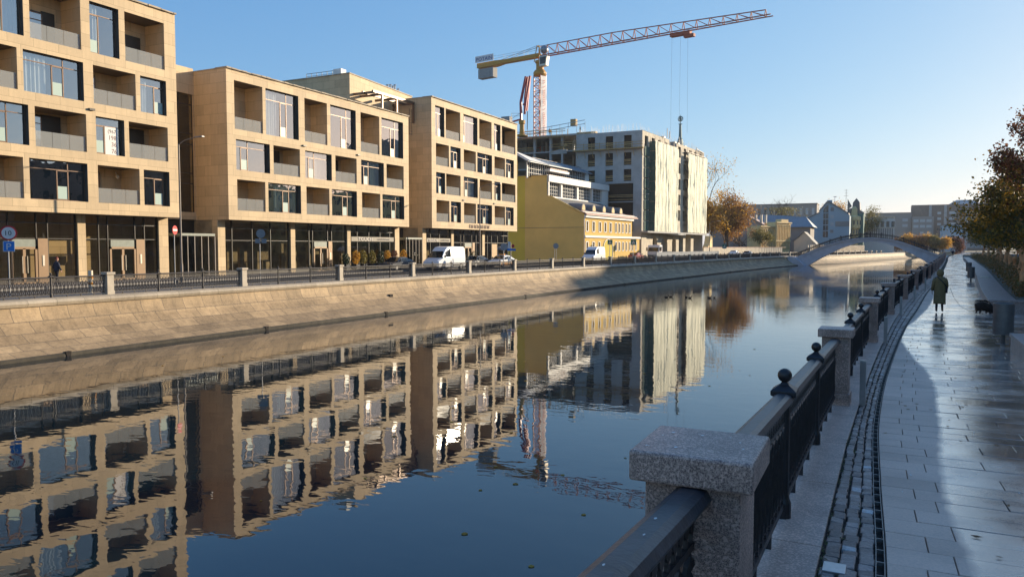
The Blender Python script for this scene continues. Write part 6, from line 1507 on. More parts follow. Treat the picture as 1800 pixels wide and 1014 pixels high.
# woman in a long hooded coat, seen from behind, walking away (+Y)
wm = T('person', 'person in a long olive hooded coat walking away on the wet promenade', 'person', (0, 0, 0))
Jw = [((0, 0, .92), .13), ((0, 0, 1.15), .14), ((0, .0, 1.36), .13), ((0, .01, 1.46), .06), ((0, .02, 1.53), .06),
      ((-.09, 0, .88), .09), ((-.11, .06, .48), .062), ((-.11, -.02, .10), .045), ((-.11, .10, .05), .04),
      ((.09, 0, .88), .09), ((.09, .02, .48), .062), ((.10, .12, .12), .045), ((.11, .24, .05), .04),
      ((-.19, 0, 1.38), .06), ((-.27, -.02, 1.1), .05), ((-.29, .03, .86), .038), ((.19, 0, 1.38), .06), ((.27, .04, 1.14), .05), ((.24, .2, .98), .038)]
Ew = [(0, 1), (1, 2), (2, 3), (3, 4), (0, 5), (5, 6), (6, 7), (7, 8), (0, 9), (9, 10), (10, 11), (11, 12), (2, 13), (13, 14), (14, 15), (2, 16), (16, 17), (17, 18)]
skin_obj('body', (Jw, Ew), 'cloth', wm)
hL = ([((-.29, .03, .87), .028)], []); hand(hL, 0, (-.05, .1, -1), (0, 1, 0), 1.0); skin_obj('hand', hL, 'skin', wm, 1)
head(wm, (0, .05, 1.60), .105, 'skin')
mb = MB(); cr_ = []
for z, rx, ry, cx_ in ((.36, .235, .19, 0), (.42, .235, .19, 0), (.62, .225, .18, 0), (.8, .225, .175, 0), (.95, .22, .17, 0), (1.08, .205, .16, 0), (1.2, .215, .165, 0), (1.32, .225, .155, 0), (1.40, .20, .13, 0), (1.455, .12, .11, 0)):
    cr_.append([(cx_ + rx * (1 + .03 * math.sin(5 * a + z * 9)) * math.cos(a), ry * math.sin(a), z + .015 * math.sin(3 * a)) for a in [2 * math.pi * k / 24 for k in range(24)]])
mb.rings(cr_); co = mb.obj('coat', 'coat', wm, smooth=True)
q = MB()
for z in (.55, .72, .88, 1.03, 1.17, 1.3): q.path([(.232 * math.cos(a) * (1 if z < .9 else .96), .182 * math.sin(a) * (1 if z < .9 else .94), z) for a in [2 * math.pi * k / 20 for k in range(21)]], .006, 4)
q.obj('quilting_seam', 'coat', co)
for sx, pts in ((-1, [(-.17, 0, 1.37), (-.225, -.02, 1.24), (-.255, -.02, 1.08), (-.28, .02, .90)]), (1, [(.17, 0, 1.37), (.225, .02, 1.24), (.25, .05, 1.1), (.24, .16, .99)])):
    mb = MB(); mb.path(pts, [.088, .08, .07, .058], 10); mb.obj('sleeve', 'coat', wm, smooth=True)
mb = MB(); hd = []
for i in range(9):
    ph = math.pi * i / 8; hd.append([(.142 * math.sin(ph) * math.cos(a) * 1.0, .0 + (.155 * math.sin(ph) * math.sin(a)) - .01, 1.60 - .175 * math.cos(ph)) for a in [math.pi * .93 + 1.14 * math.pi * k / 14 for k in range(15)]])
mb.rings(hd, closed=False); mb.obj('hood', 'coat', wm, smooth=True)
mb = MB(); mb.rings([[(.25 + .04 * math.cos(a), .02 + .13 * math.sin(a) * k, z) for a in [2 * math.pi * j / 10 for j in range(10)]] for z, k in ((.80, .7), (.83, 1), (1.0, .95), (1.04, .6))]); mb.obj('shoulder_bag', 'cloth', wm, smooth=True)
mb = MB(); mb.path([(.25, .02, 1.04), (.16, -.17, 1.2), (.0, -.17, 1.36), (-.1, -.1, 1.45)], .018, 5); mb.obj('bag_strap', 'cloth', wm)
wm.scale = (.88, .9, .92); wm.location = (1.62, 32.6, .05); wm.rotation_euler = (0, 0, R(-6))
# dog, sniffing towards the right
dg = T('dog', 'small dark shaggy dog sniffing the ground by the planter corner', 'dog', (0, 0, 0))
Jd = [((-.18, 0, .27), (.115, .125)), ((0, 0, .265), (.12, .13)), ((.17, 0, .25), (.12, .13)), ((.29, 0, .2), .085), ((.38, 0, .12), .07), ((.46, 0, .07), .035), ((.50, 0, .055), .022),
      ((-.2, .07, .2), .06), ((-.16, .075, .13), .04), ((-.22, .075, .07), .028), ((-.2, .075, .02), .027), ((-.2, -.07, .2), .06), ((-.13, -.075, .13), .04), ((-.19, -.075, .07), .028), ((-.17, -.075, .02), .027),
      ((.17, .07, .17), .05), ((.16, .07, .09), .032), ((.17, .07, .02), .03), ((.2, -.07, .17), .05), ((.22, -.07, .09), .032), ((.23, -.07, .02), .03),
      ((-.3, 0, .3), .03), ((-.34, 0, .27), .022), ((.34, .06, .17), .022), ((.345, .085, .11), .016), ((.34, -.06, .17), .022), ((.345, -.085, .11), .016)]
Ed = [(0, 1), (1, 2), (2, 3), (3, 4), (4, 5), (5, 6), (0, 7), (7, 8), (8, 9), (9, 10), (0, 11), (11, 12), (12, 13), (13, 14), (2, 15), (15, 16), (16, 17), (2, 18), (18, 19), (19, 20), (0, 21), (21, 22), (4, 23), (23, 24), (4, 25), (25, 26)]
do_ = skin_obj('body', (Jd, Ed), 'dog', dg)
fu = MB(); rg_ = random.Random(6)
for i in range(2600):
    k = rg_.random(); x = -.26 + .62 * k; r_ = .135 if x < .22 else .135 - (x - .22) * .42; zc = .265 if x < .1 else .265 - (x - .1) * .45
    a = rg_.uniform(0, 2 * math.pi); p = Vector((x, math.cos(a) * r_ * .92, zc + math.sin(a) * r_)); d = Vector((-.25, math.cos(a), math.sin(a) - .45)).normalized() * rg_.uniform(.02, .045); s_ = Vector((.008, rg_.uniform(-.008, .008), 0))
    fu.add([p - s_, p + s_, p + d], [(0, 1, 2)])
fu.obj('coat_fur', 'dog', dg)
dg.location = (3.0, 32.35, .05); dg.rotation_euler = (0, 0, R(20)); dg.scale = (.9, 1.35, 1.25)
mb = MB(); mb.path([(1.95, 32.7, .98), (2.1, 32.7, .6), (2.3, 32.65, .3), (2.6, 32.5, .14), (2.95, 32.4, .2)], .006, 4); tag(mb.obj('dog_lead', 'cloth'), 'thin dark lead running from the walking person to the small dog', 'lead')
def walker(label, loc, rz, jacket, trousers, hairm, scale=1.0, stride=.16):
    t = T('person', label, 'person', (0, 0, 0)); s = stride
    J_ = [((0, 0, .95), .13), ((0, 0, 1.15), .125), ((0, 0, 1.36), .135), ((0, .01, 1.47), .055), ((0, .02, 1.53), .05),
          ((-.09, 0, .9), .09), ((-.10, s * .6, .5), .065), ((-.10, s * 1.0, .09), .045), ((-.10, s + .14, .05), .04), ((.09, 0, .9), .09), ((.10, -s * .2, .5), .065), ((.10, -s * 1.2, .12), .045), ((.10, -s * 1.2 + .12, .05), .04),
          ((-.19, 0, 1.38), .06), ((-.24, -s * .4, 1.12), .05), ((-.22, s * .3, .9), .035), ((.19, 0, 1.38), .06), ((.24, s * .2, 1.12), .05), ((.22, s * 1.0, .93), .035)]
    E_ = [(0, 1), (1, 2), (2, 3), (3, 4), (0, 5), (5, 6), (6, 7), (7, 8), (0, 9), (9, 10), (10, 11), (11, 12), (2, 13), (13, 14), (14, 15), (2, 16), (16, 17), (17, 18)]
    skin_obj('body', (J_, E_), trousers, t)
    for k, w in ((15, -1), (18, 1)):
        h_ = ([(J_[k][0], .027)], []); hand(h_, 0, (0, .15, -1), (0, 1, 0)); skin_obj('hand', h_, 'skin', t, 1)
    m_ = MB(); m_.rings([[(rx * math.cos(a), ry * math.sin(a), z) for a in [2 * math.pi * q / 16 for q in range(16)]] for z, rx, ry in ((.86, .185, .15), (1.0, .18, .145), (1.18, .185, .145), (1.34, .21, .14), (1.42, .17, .11), (1.48, .075, .075))]); m_.obj('jacket', jacket, t, smooth=True)
    for sx, (a, b, c) in ((-1, (13, 14, 15)), (1, (16, 17, 18))): m_ = MB(); m_.path([J_[a][0], J_[b][0], J_[c][0]], [.075, .062, .048], 8); m_.obj('sleeve', jacket, t, smooth=True)
    head(t, (0, .04, 1.62), .1, 'skin')
    m_ = MB(); m_.rings([[(.092 * math.sin(ph) * math.cos(a), .02 + .11 * math.sin(ph) * math.sin(a), 1.635 - .125 * math.cos(ph) + (0 if math.sin(a) < .3 else .03)) for a in [2 * math.pi * q / 14 for q in range(14)]] for ph in [math.pi * (.45 + .55 * i / 6) for i in range(7)]], cap=False); m_.obj('hair', hairm, t, smooth=True)
    t.location = loc; t.rotation_euler = (0, 0, rz); t.scale = (scale,) * 3; return t
walker('person with reddish hair and a dark blue jacket walking past the left shopfront', (-47.3, 30.3, .1), 0, 'cloth2', 'cloth', 'hair')
walker('person in dark clothes by the potted trees behind the first white van', (-48.6, 80.2, .1), 1.2, 'cloth', 'cloth', 'hair')
walker('tiny dark figure standing on the crown of the footbridge, left one', (-6.2, 219.5, 4.85), 1.5, 'cloth', 'cloth', 'hair')
walker('tiny dark figure at the far end of the wet promenade', (13.8, 225, .04), 0, 'cloth', 'cloth', 'hair')
walker('workman in orange on the top slab beside the crane mast', (-66.9, 152.5, 26.35), .6, 'carO', 'cloth2', 'hair')
walker('workman in dark clothes on the top slab near the stacked timber', (-60.0, 152.8, 26.35), 2.0, 'cloth', 'cloth', 'hair')
# ducks
for i, (x, y, a) in enumerate([(-19.7, 73.4, .3), (-19.5, 74.3, .8), (-17.9, 74.0, 2.4), (-17.4, 73.4, -.3), (-15.8, 74.7, .2), (-15.4, 75.2, 1.2)]):
    lb = 'brown duck swimming in the middle of the canal, %s of six from the left' % ORD[i]
    if i == 0:
        dk0 = T('duck', lb, 'duck', (0, 0, 0), 'ducks on the canal')
        chn = ([((0, 0, .05), .085), ((-.14, 0, .07), .06), ((-.24, 0, .1), .025), ((.13, 0, .07), .06), ((.18, 0, .17), .03), ((.19, 0, .25), .035), ((.22, 0, .25), .03), ((.28, 0, .24), .012)], [(0, 1), (1, 2), (0, 3), (3, 4), (4, 5), (5, 6), (6, 7)])
        skin_obj('body', chn, 'duck', dk0, 1); dk0.location = (x, y, WZ); dk0.rotation_euler = (0, 0, a)
    else: dup(dk0, (x, y, WZ), a, lb)
# ================================================================ street furniture on the far bank
def street_lamp(label, x, y, h, z=0, arm=1.7):
    t = T('street_lamp', label, 'street lamp', (x, y, z), 'tall street lamps')
    mb = MB(); mb.tube((x, y, z), (x, y, z + 1.3), .11, .10, 10); mb.tube((x, y, z + 1.3), (x, y, z + h), .075, .05, 8); mb.obj('pole', 'pole', t)
    mb = MB(); mb.path([(x, y, z + h - .05), (x + arm * .25, y + .1, z + h + .22), (x + arm, y + .1, z + h + .4)], .035, 6); mb.obj('arm', 'pole', t)
    mb = MB(); mb.rings([[(x + arm + dx, y + .1 + w_, z + h + .36 + dz) for w_, dz in ((-.13, 0), (-.09, .07), (.09, .07), (.13, 0))] for dx in (-.1, .1, .45, .6)]); mb.obj('lantern', 'signback', t)
street_lamp('tall thin street lamp in front of the link between the left and middle limestone blocks', -45, 37.85, 9.7)
street_lamp('tall thin street lamp in front of the right limestone block', -45, 81.5, 9.7, 0, 2.2)
street_lamp('street lamp in front of the golden park tree', -36.5, 171.8, 7.8)
street_lamp('tall street pole between the ochre house and the netted building', -44.6, 146.2, 12.4, 0, 1.0)
def pole_(t, x, y, h, r=.035, mat='signback', z=0): mb = MB(); mb.tube((x, y, z), (x, y, z + h), r, r, 8); mb.obj('pole', mat, t)
SGN = lambda x, y, ang: frame(x, y, ang)
def disc(P, s, z, r, d0, d1, n=28):
    mb = MB(); mb.rings([[P(s + r * math.cos(a), z + r * math.sin(a), d) for a in [2 * math.pi * i / n for i in range(n)]] for d in (d0, d1)]); return mb
# speed limit + parking plate, facing the camera side
t = T('traffic_sign', 'round red rimmed 10 sign above a blue parking sign at the left edge', 'traffic sign', (-38.5, 22.3, 0)); pole_(t, -38.5, 22.3, 3.5)
P = frame(-38.44, 22.3, 34); disc(P, 0, 3.17, .36, -.02, 0).obj('sign_plate', 'redsign', t); disc(P, 0, 3.17, .285, -.03, -.021).obj('sign_face', 'banner', t)
text_mesh('10', .33, 'sign_digits', 'blacktxt', P, 0, 3.06, -.035, t, 1, .002, True)
mb = MB(); mb.pbox(P, -.24, .24, 2.27, 2.78, -.03, -.01); mb.obj('sign_plate', 'banner', t); mb = MB(); mb.pbox(P, -.215, .215, 2.295, 2.755, -.036, -.03); mb.obj('sign_face', 'bluesign', t)
text_mesh('P', .46, 'sign_letter', 'banner', P, 0, 2.36, -.04, t, 1, .003, True)
t = T('traffic_sign', 'round red no entry sign beside the first tall street lamp', 'traffic sign', (-38.5, 31.9, 0)); pole_(t, -38.5, 31.9, 3.6, .03)
P = frame(-38.44, 31.9, -20); disc(P, 0, 3.5, .27, -.02, 0).obj('sign_plate', 'redsign', t); mb = MB(); mb.pbox(P, -.22, .22, 3.45, 3.56, -.03, -.02); mb.obj('bar', 'banner', t)
t = T('traffic_sign', 'back of a round sign with small plates in front of the middle block shop windows', 'traffic sign', (-38.6, 38.9, 0)); pole_(t, -38.6, 38.9, 3.6, .03)
P = frame(-38.55, 38.95, 40); disc(P, 0, 3.4, .3, -.01, .01).obj('sign_plate', 'signback', t)
for s_ in (-.2, .2): mb = MB(); mb.pbox(P, s_ - .17, s_ + .17, 2.75, 3.05, -.01, .01); mb.obj('small_plate', 'signback', t)
t = T('traffic_sign', 'grey back of a round sign at the right end of the limestone shopfronts', 'traffic sign', (-39, 76.1, 0)); pole_(t, -39, 76.1, 2.6, .05)
P = frame(-38.94, 76.1, 60); disc(P, 0, 2.5, .42, -.01, .01).obj('sign_plate', 'signback', t)
t = T('traffic_sign', 'cluster of small signs on one pole before the blank olive wall', 'traffic sign', (-39, 77.9, 0)); pole_(t, -39, 77.9, 3.0, .045)
P = frame(-38.94, 77.9, 40); mb = MB(); mb.pbox(P, -.42, -.12, 2.3, 3.1, -.02, 0); mb.obj('sign_plate', 'banner', t); disc(P, .2, 2.6, .2, -.02, 0).obj('sign_plate', 'redsign', t); mb = MB(); mb.pbox(P, -.5, .55, 2.05, 2.3, -.02, 0); mb.obj('small_plate', 'bluesign', t)
t = T('traffic_sign', 'round blue grey sign on two thin poles in front of the blank olive wall', 'traffic sign', (-39, 90.8, 0)); pole_(t, -39.12, 90.8, 2.4, .03); pole_(t, -38.9, 90.8, 2.4, .03)
P = frame(-38.94, 90.8, 60); disc(P, 0, 2.62, .36, -.02, 0).obj('sign_plate', 'signback', t)
def pedx(label, x, y, z, ang=75, s_=.55):
    t = T('crossing_sign', label, 'traffic sign', (x, y, 0)); pole_(t, x, y, z + s_, .05, 'banner')
    P = frame(x + .06, y, ang); mb = MB(); mb.pbox(P, -s_, s_, z - s_, z + s_, -.03, 0); mb.obj('sign_plate', 'greensign', t)
    mb = MB(); mb.add([P(-s_ * .6, z - s_ * .6, -.035), P(s_ * .6, z - s_ * .6, -.035), P(0, z + s_ * .65, -.035)], [(0, 1, 2)]); tr_ = mb.obj('triangle', 'banner', t)
    mb = MB(); mb.tube(P(0, z + .12, -.04), P(.02, z - .1, -.04), .03); mb.tube(P(.02, z - .1, -.04), P(-.08, z - .28, -.04), .025); mb.tube(P(.02, z - .1, -.04), P(.12, z - .28, -.04), .025); mb.sphere(P(0, z + .18, -.04), .035, 6, 4); mb.obj('walking_figure', 'blacktxt', tr_)
pedx('pedestrian crossing sign left of the carriage arch of the ochre house', -43.2, 124.0, 3.3, 75, .42)
pedx('pedestrian crossing sign right of the carriage arch of the ochre house', -42.4, 134.6, 3.35, 75, .5)
pedx('pedestrian crossing sign in front of the beige hoarding by the park', -34.6, 178.5, 2.6, 60, .5)
# orange striped bollard, planters
t = T('traffic_post', 'short orange striped post on the far pavement behind the railing', 'post', (-38.2, 26.3, 0)); mb = MB(); mb.tube((-38.2, 26.3, 0), (-38.2, 26.3, 1.25), .12, .12, 12); mb.obj('shaft', 'beige', t)
for z in (.5, .8): mb = MB(); mb.tube((-38.2, 26.3, z), (-38.2, 26.3, z + .12), .124, .124, 12); mb.obj('band', 'carO', t)
def leaves(mb, c, r, n_, size, rg_, flat=1.0, zr=None, up=0.0):
    for i in range(n_):
        while True:
            x, y, z = rg_.uniform(-1, 1), rg_.uniform(-1, 1), rg_.uniform(-1, 1); q = x * x + y * y + z * z
            if q < 1: break
        p = Vector((c[0] + x * r, c[1] + y * r, c[2] + z * (zr or r))); s_ = size * rg_.uniform(.6, 1.3)
        a = Vector((rg_.gauss(0, 1), rg_.gauss(0, 1), rg_.gauss(0, 1) * flat)).normalized(); b = a.cross(Vector((rg_.gauss(0, 1), rg_.gauss(0, 1), rg_.gauss(0, 1)))).normalized()
        mb.add([p - a * s_ * .5, p + b * s_ * .32, p + a * s_ * .5, p - b * s_ * .32], [(0, 1, 2, 3)])
rg_ = random.Random(21)
pls = [(60.6, 'conif', 1.0), (62.2, 'leafA', 1.25), (63.4, 'leafY', 1.3), (64.9, 'leafY', 1.25), (66.3, 'conif', 1.3), (67.6, 'leafA', 1.25), (68.9, 'leafR', 1.3), (70.6, 'leafA', 1.3)]
for i, (y, mt, h_) in enumerate(pls):
    t = T('potted_shrub', 'potted shrub before the beauty shop window, %s of eight from the left' % ORD[i], 'potted plant', (-48.7, y, .1), 'potted shrubs along the shopfront')
    mb = MB(); mb.rings([[(-48.7 + sx * r_, y + sy * r_, z) for sx, sy in ((-1, -1), (1, -1), (1, 1), (-1, 1))] for z, r_ in ((.1, .24), (.75, .3))]); mb.obj('pot', 'pot', t)
    mb = MB(); leaves(mb, (-48.7, y, .8 + h_ * .5), .42, 420, .16, rg_, zr=h_ * .6); mb.obj('foliage', mt, t)
for i, (y, h_) in enumerate(((77.4, 1.3), (79.0, 1.5), (82.6, 1.6), (85.0, 1.5))):
    t = T('potted_tree', 'small round potted conifer near the right shop door, %s from the left' % ORD[i], 'potted plant', (-47.9, y, .1), 'potted conifers by the right shop')
    mb = MB(); mb.lathe([(.2, 0), (.28, .5)], 10, (-47.9, y, .1)); mb.obj('pot', 'pot', t)
    mb = MB(); leaves(mb, (-47.9, y, 1.25), .45, 400, .14, rg_, zr=.75); mb.obj('foliage', 'conif', t)
# ================================================================ trees
def tree(label, loc, h, cr, th, mat, leafn, lsize, seed, bark='barkD', crown_c=None, twigs=1, group=None, trunk_r=.2, cat='tree', lmats=None, spread=.75, levels=4, clumpr=.8, envelope=None, name='tree', taper=.62):
    rg_ = random.Random(seed); t = T(name, label, cat, loc, group); x, y, z = loc; tips = []
    mb = MB()
    def grow(p, d, L, r, lv):
        n_ = 4; pts = [p]; q = p.copy(); dd = d.copy()
        for i in range(n_):
            dd = (dd + Vector((rg_.gauss(0, .16), rg_.gauss(0, .16), rg_.gauss(.04, .10)))).normalized(); q = q + dd * L / n_; pts.append(q.copy())
        mb.path(pts, [r * (1 - .45 * i / n_) for i in range(n_ + 1)], 7 if lv > 2 else 4)
        if lv <= 1: tips.append(q.copy())
        if lv <= 0: return
        if lv == 1: tips.append(pts[2])
        k = rg_.choice([2, 3, 3]) if lv > 1 else rg_.choice([2, 3])
        for i in range(k + (1 if lv >= levels - 1 else 0)):
            a = rg_.uniform(0, 2 * math.pi); s_ = spread * rg_.uniform(.5, 1.1)
            u = dd.orthogonal().normalized(); v_ = dd.cross(u); nd = (dd * math.cos(s_) + (u * math.cos(a) + v_ * math.sin(a)) * math.sin(s_)).normalized()
            st_ = pts[rg_.choice([2, 3, 4])] if i else pts[4]
            grow(st_.copy(), nd, L * taper * rg_.uniform(.8, 1.2), r * .52, lv - 1)
    grow(Vector(loc), Vector((rg_.uniform(-.04, .04), rg_.uniform(-.04, .04), 1)), th, trunk_r, levels)
    mb.obj('trunk', bark, t)
    if leafn:
        for mt, share in (lmats or [(mat, 1.0)]):
            lm = MB(); n_ = int(leafn * share); 
            for i in range(n_):
                tp = rg_.choice(tips); c = (tp.x + rg_.gauss(0, clumpr * .5), tp.y + rg_.gauss(0, clumpr * .5), tp.z + rg_.gauss(0, clumpr * .4))
                if envelope and not envelope(*c, mt): continue
                leaves(lm, c, .12, 1, lsize, rg_)
            lm.obj('crown', mt, t)
    return t
# park trees behind the netted building
tree('tall half bare tree with golden lower leaves right of the netted building', (-45.5, 201, 0), 25, 6, 10.3, 'leafA', 19000, .42, 4, trunk_r=.42, levels=5, spread=.62, clumpr=2.2, taper=.66, envelope=lambda x, y, z, m: z < 15 + 3 * math.sin(x) or random.random() < .08)
tree('golden leaved tree close against the right edge of the netted building', (-41.9, 197, 0), 17, 5, 6.6, 'leafA', 19000, .42, 11, trunk_r=.3, levels=4, spread=.7, clumpr=2.6)
tree('brownish leaved round tree beside the golden park tree', (-38.5, 203, 0), 17, 5, 6.9, 'leafB', 17000, .40, 17, trunk_r=.35, levels=4, spread=.75, clumpr=2.2, lmats=[('leafB', .8), ('leafA', .2)])
tree('dark bare many stemmed tree in the park behind the beige hoarding', (-41.5, 214, 0), 13, 5, 5.0, 'leafB', 900, .3, 23, trunk_r=.25, levels=5, spread=.7)
tree('bare leaning park tree in front of the shaded gable', (-38.5, 222, 0), 12, 4, 4.6, 'leafB', 500, .3, 31, trunk_r=.22, levels=5, spread=.6)
tree('small bare park tree next to the ornate mansion', (-37.3, 230, 0), 10, 3, 4.0, 'leafB', 600, .3, 37, trunk_r=.18, levels=4, spread=.6)
tree('yellow leaved small tree in front of the ornate mansion', (-34.3, 236.5, 0), 8, 3, 3.0, 'leafY', 3500, .35, 41, trunk_r=.14, levels=4, spread=.6, clumpr=1.2)
tree('large bare tree with a few yellow leaves rising behind the mansion roofs', (-38.5, 300, 0), 24, 8, 9.5, 'leafY', 3500, .5, 43, trunk_r=.5, levels=5, spread=.62, clumpr=2.2, taper=.64, envelope=lambda x, y, z, m: z < 17)
tree('yellowish tree behind the blue gabled house roof', (-20.5, 352, 0), 20, 6, 8.5, 'leafA', 9000, .5, 47, trunk_r=.35, levels=4, spread=.7, clumpr=2.5)
tree('pale tree top right of the pointed slate gables', (-11, 362, 0), 18, 5, 8.2, 'leafY', 4000, .5, 53, trunk_r=.3, levels=4, spread=.6, clumpr=2.2)
for i, (x, y, h_, mt) in enumerate([(1.5, 398, 2.6, 'leafB'), (5.5, 402, 3.6, 'leafA'), (9.5, 400, 3.4, 'leafB'), (13.5, 405, 3.2, 'leafA'), (17.5, 404, 2.9, 'leafY'), (21, 408, 2.6, 'leafA'), (25, 420, 2.8, 'leafR')]):
    tree('autumn shrub on the far bend of the canal beyond the footbridge, %s from the left' % ORD[i], (x, y, 0), 8, 4, h_, mt, 5000, .55, 60 + i, trunk_r=.2, levels=4, spread=.85, clumpr=1.9, group='autumn shrubs on the far canal bend', name='shrub', cat='shrub')
mb = MB(); rg_ = random.Random(77)
for i in range(5000): yy = rg_.uniform(192, 232); leaves(mb, (WL(yy) - 15 - rg_.random() * 9, yy, .4), .5, 1, .3, rg_, zr=.9)
o = mb.obj('undergrowth', 'leafB'); o['kind'] = 'stuff'; o['label'] = 'rusty brown undergrowth behind the beige hoarding'; o['category'] = 'undergrowth'
# promenade trees in the planting bed
def penv(c, top, bot, r):
    def f(x, y, z, m):
        if z < bot or z > top: return False
        k = (z - bot) / (top - bot); rr_ = r * (1.0 if k < .35 else 1 - (k - .35) * 1.1) * (.85 + .3 * noise.noise(Vector((x * .8, y * .8, z * .8))))
        q = math.hypot(x - c[0], y - c[1])
        if q > rr_ + .25: return False
        if m == 'leafR': return k > .42
        return k < .55 or random.random() < .25
    return f
def ptree(i, u, y, h, r, n_):
    x = FR(y) + u; loc = (x, y, .5); lab = 'planter tree along the right of the promenade, %s from the camera' % ORD[i]
    rg_ = random.Random(100 + i); t = T('tree', lab, 'tree', loc, 'trees in the promenade planting bed')
    mb = MB(); pts = [Vector(loc) + Vector((rg_.gauss(0, .03) * k, rg_.gauss(0, .03) * k, .45 * k)) for k in range(8)]
    mb.path(pts, [.165, .15, .145, .14, .13, .12, .10, .08], 10); 
    mb.obj('trunk', 'barkO', t)
    br_ = MB(); tips = []
    for k in range(26):
        z = .5 + 2.0 + (h - 2.6) * k / 26; a = k * 2.4 + rg_.uniform(-.3, .3); kk = (z - 2.5) / (h - 2.0); L_ = r * (1.0 - kk * .75) * rg_.uniform(.7, 1.05)
        p = Vector((x, y, z)); pl = [p]; d = Vector((math.cos(a), math.sin(a), .15 + kk * .9)).normalized()
        for q in range(4): d = (d + Vector((rg_.gauss(0, .12), rg_.gauss(0, .12), .06))).normalized(); p = p + d * L_ / 4; pl.append(p.copy()); tips += [p.copy()] * (1 + q)
        br_.path(pl, [.035, .028, .02, .014, .008], 4)
        for q in range(3):
            s_ = pl[rg_.randint(1, 4)]; d2 = (d + Vector((rg_.gauss(0, .7), rg_.gauss(0, .7), rg_.gauss(.1, .4)))).normalized(); e = s_ + d2 * L_ * .4; br_.tube(s_, e, .012, .005, 4); tips += [e, (s_ + e) / 2]
    br_.path([(x, y, 3), (x, y + .05, h * .7), (x, y, h)], [.09, .05, .015], 5); tips += [Vector((x, y, h - .2 * q)) for q in range(5)]
    br_.obj('branches', 'bark', t)
    for mt, share, lo, hi in (('leafG', .66, 0, .60), ('leafR', .34, .48, 1.0)):
        lm = MB(); k = 0; tries = 0
        while k < n_ * share and tries < n_ * 4:
            tries += 1; tp = rg_.choice(tips); kk = (tp.z - 2.2) / (h - 2.2)
            if not (lo <= kk + rg_.gauss(0, .06) <= hi): continue
            if mt == 'leafR' and kk > .75 and rg_.random() < .4: continue
            dens = .16 if mt == 'leafR' else .3
            c = (tp.x + rg_.gauss(0, dens), tp.y + rg_.gauss(0, dens), tp.z + rg_.gauss(0, dens * .8)); leaves(lm, c, .05, 1, .13, rg_); k += 1
        lm.obj('crown', mt, t)
ptree(0, 4.55, 37.4, 7.6, 2.55, 15000)
for i, y in enumerate((44, 51, 58, 66, 75, 86, 98, 112, 128)): ptree(i + 1, 4.9 + .05 * i, y, 6.6 + .4 * ((i * 7) % 3) - .25 * (i < 3), 2.2, 9000 if i < 5 else 4500)
mb = MB(); rg_ = random.Random(99)
for i in range(30000):
    yy = 35.2 + (165 - 35.2) * rg_.random() ** 1.8; u = 4.25 + 3.8 * rg_.random(); hh = .25 + .75 * abs(noise.noise(Vector((u * .9, yy * .35, 3)))) + (.45 if yy > 42 else .05)
    leaves(mb, (FR(yy) + u, yy, .55 + hh * rg_.random()), .08, 1, .13, rg_)
o = mb.obj('hedge', 'hedge'); o['kind'] = 'stuff'; o['label'] = 'low brownish green shrubs and ground cover filling the planting bed'; o['category'] = 'ground cover'
# fallen leaves: on paving, planter and water
mb = MB(); rg_ = random.Random(55)
for i in range(420):
    if i < 130: y = rg_.uniform(3, 40); x = rg_.uniform(DR(y) + .1, DR(y) + 2.6); z = GZ(y) + .052
    elif i < 260: y = rg_.uniform(34, 60); x = FR(y) + rg_.uniform(3.25, 4.3); z = .545
    elif i < 330: y = rg_.uniform(16, 21); x = rg_.uniform(2.6, 4); z = .478
    else: y = rg_.uniform(24, 33); x = rg_.uniform(3.2, 5); z = .06 if x < 4.6 else .37
    s_ = rg_.uniform(.02, .045); a = rg_.random() * 6.28
    mb.add([(x + s_ * math.cos(a + k * 1.57) * (1 if k % 2 else .6), y + s_ * math.sin(a + k * 1.57) * (1 if k % 2 else .6), z + rg_.uniform(0, .008)) for k in range(4)], [(0, 1, 2, 3)])
o = mb.obj('fallen_leaves', 'leafB'); o['kind'] = 'stuff'; o['label'] = 'scattered fallen leaves on the paving and planter edges'; o['category'] = 'fallen leaves'
mb = MB()
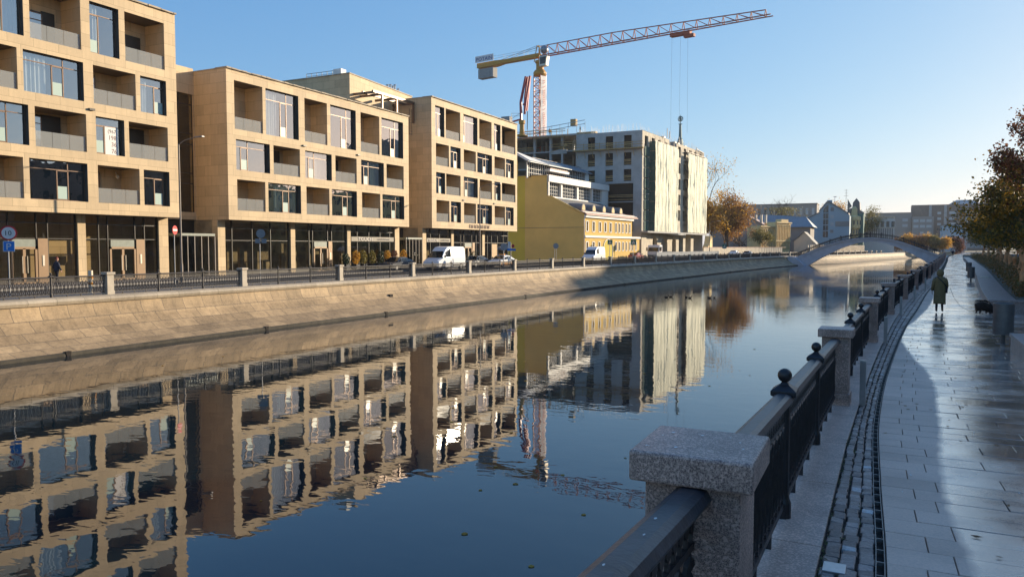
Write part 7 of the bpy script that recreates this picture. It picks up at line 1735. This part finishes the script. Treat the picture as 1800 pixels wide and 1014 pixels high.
for i in range(60):
    if i < 14: x, y = [(-7.4, 13.4), (-7.9, 15), (-6.3, 15.1), (-6.5, 11.2), (-4.9, 10.5), (-3.9, 9.0), (-9, 18), (-12, 20), (-5, 13), (-3, 8), (-10, 13), (-8, 22), (-5.5, 17), (-11, 26)][i]
    else: x = rg_.uniform(-28, -3); y = rg_.uniform(8, 60)
    s_ = rg_.uniform(.03, .07); a = rg_.random() * 6.28
    mb.add([(x + s_ * math.cos(a + k * 1.05), y + s_ * math.sin(a + k * 1.05), WZ + .006 + (k % 2) * .008) for k in range(6)], [(0, 1, 2, 3, 4, 5)])
o = mb.obj('floating_leaves', 'leafA'); o['kind'] = 'stuff'; o['label'] = 'a few leaves floating on the dark canal water'; o['category'] = 'floating leaves'

mb = MB(); rg_ = random.Random(31)
def fleck(x, y, z, s_):
    a = rg_.random() * 6; mb.add([(x + s_ * rg_.uniform(.5, 1.1) * math.cos(a + k * .9), y + s_ * rg_.uniform(.5, 1.1) * 1.6 * math.sin(a + k * .9), z) for k in range(7)], [tuple(range(7))])
for i in range(34):
    if 12 <= i < 18: continue
    if i < 9: fleck(FR(3.2) + rg_.uniform(-.2, .2), 3.2 + rg_.uniform(-.2, .2), GZ(3.2) + .03 + 1.158, rg_.uniform(.004, .012))
    elif i < 18: y = rg_.uniform(1.9, 2.9); fleck(FR(y) + rg_.uniform(-.028, .028), y, (GZ(.1) + GZ(3.2)) / 2 + .03 + 1.0105 + (1.65 - y) * .068, rg_.uniform(.003, .008))
    else: y = rg_.uniform(4, 30); fleck(rg_.uniform(DR(y) + .1, DR(y) + 2.4), y, GZ(y) + .051, rg_.uniform(.006, .016))
o = mb.obj('bird_droppings', 'paint'); o['kind'] = 'stuff'; o['label'] = 'small pale bird droppings on the granite cap, the rail and the paving'; o['category'] = 'droppings'
# ================================================================ thin morning haze
m, n, l, bs = NM('haze'); out = [x for x in n if x.type == 'OUTPUT_MATERIAL'][0]; n.remove(bs)
pv = N(n, "ShaderNodeVolumePrincipled"); pv.inputs["Color"].default_value = (0.92, 0.93, 0.95, 1); pv.inputs["Density"].default_value = 0.00012; pv.inputs["Anisotropy"].default_value = 0.3
l.new(pv.outputs[0], out.inputs["Volume"]); M['haze'] = m
mb = MB(); mb.box(-1510, 1510, -310, 2610, -4.5, 62); o = mb.obj('haze', 'haze'); o['kind'] = 'stuff'; o['label'] = 'thin pale morning haze over the far end of the canal'; o['category'] = 'haze'
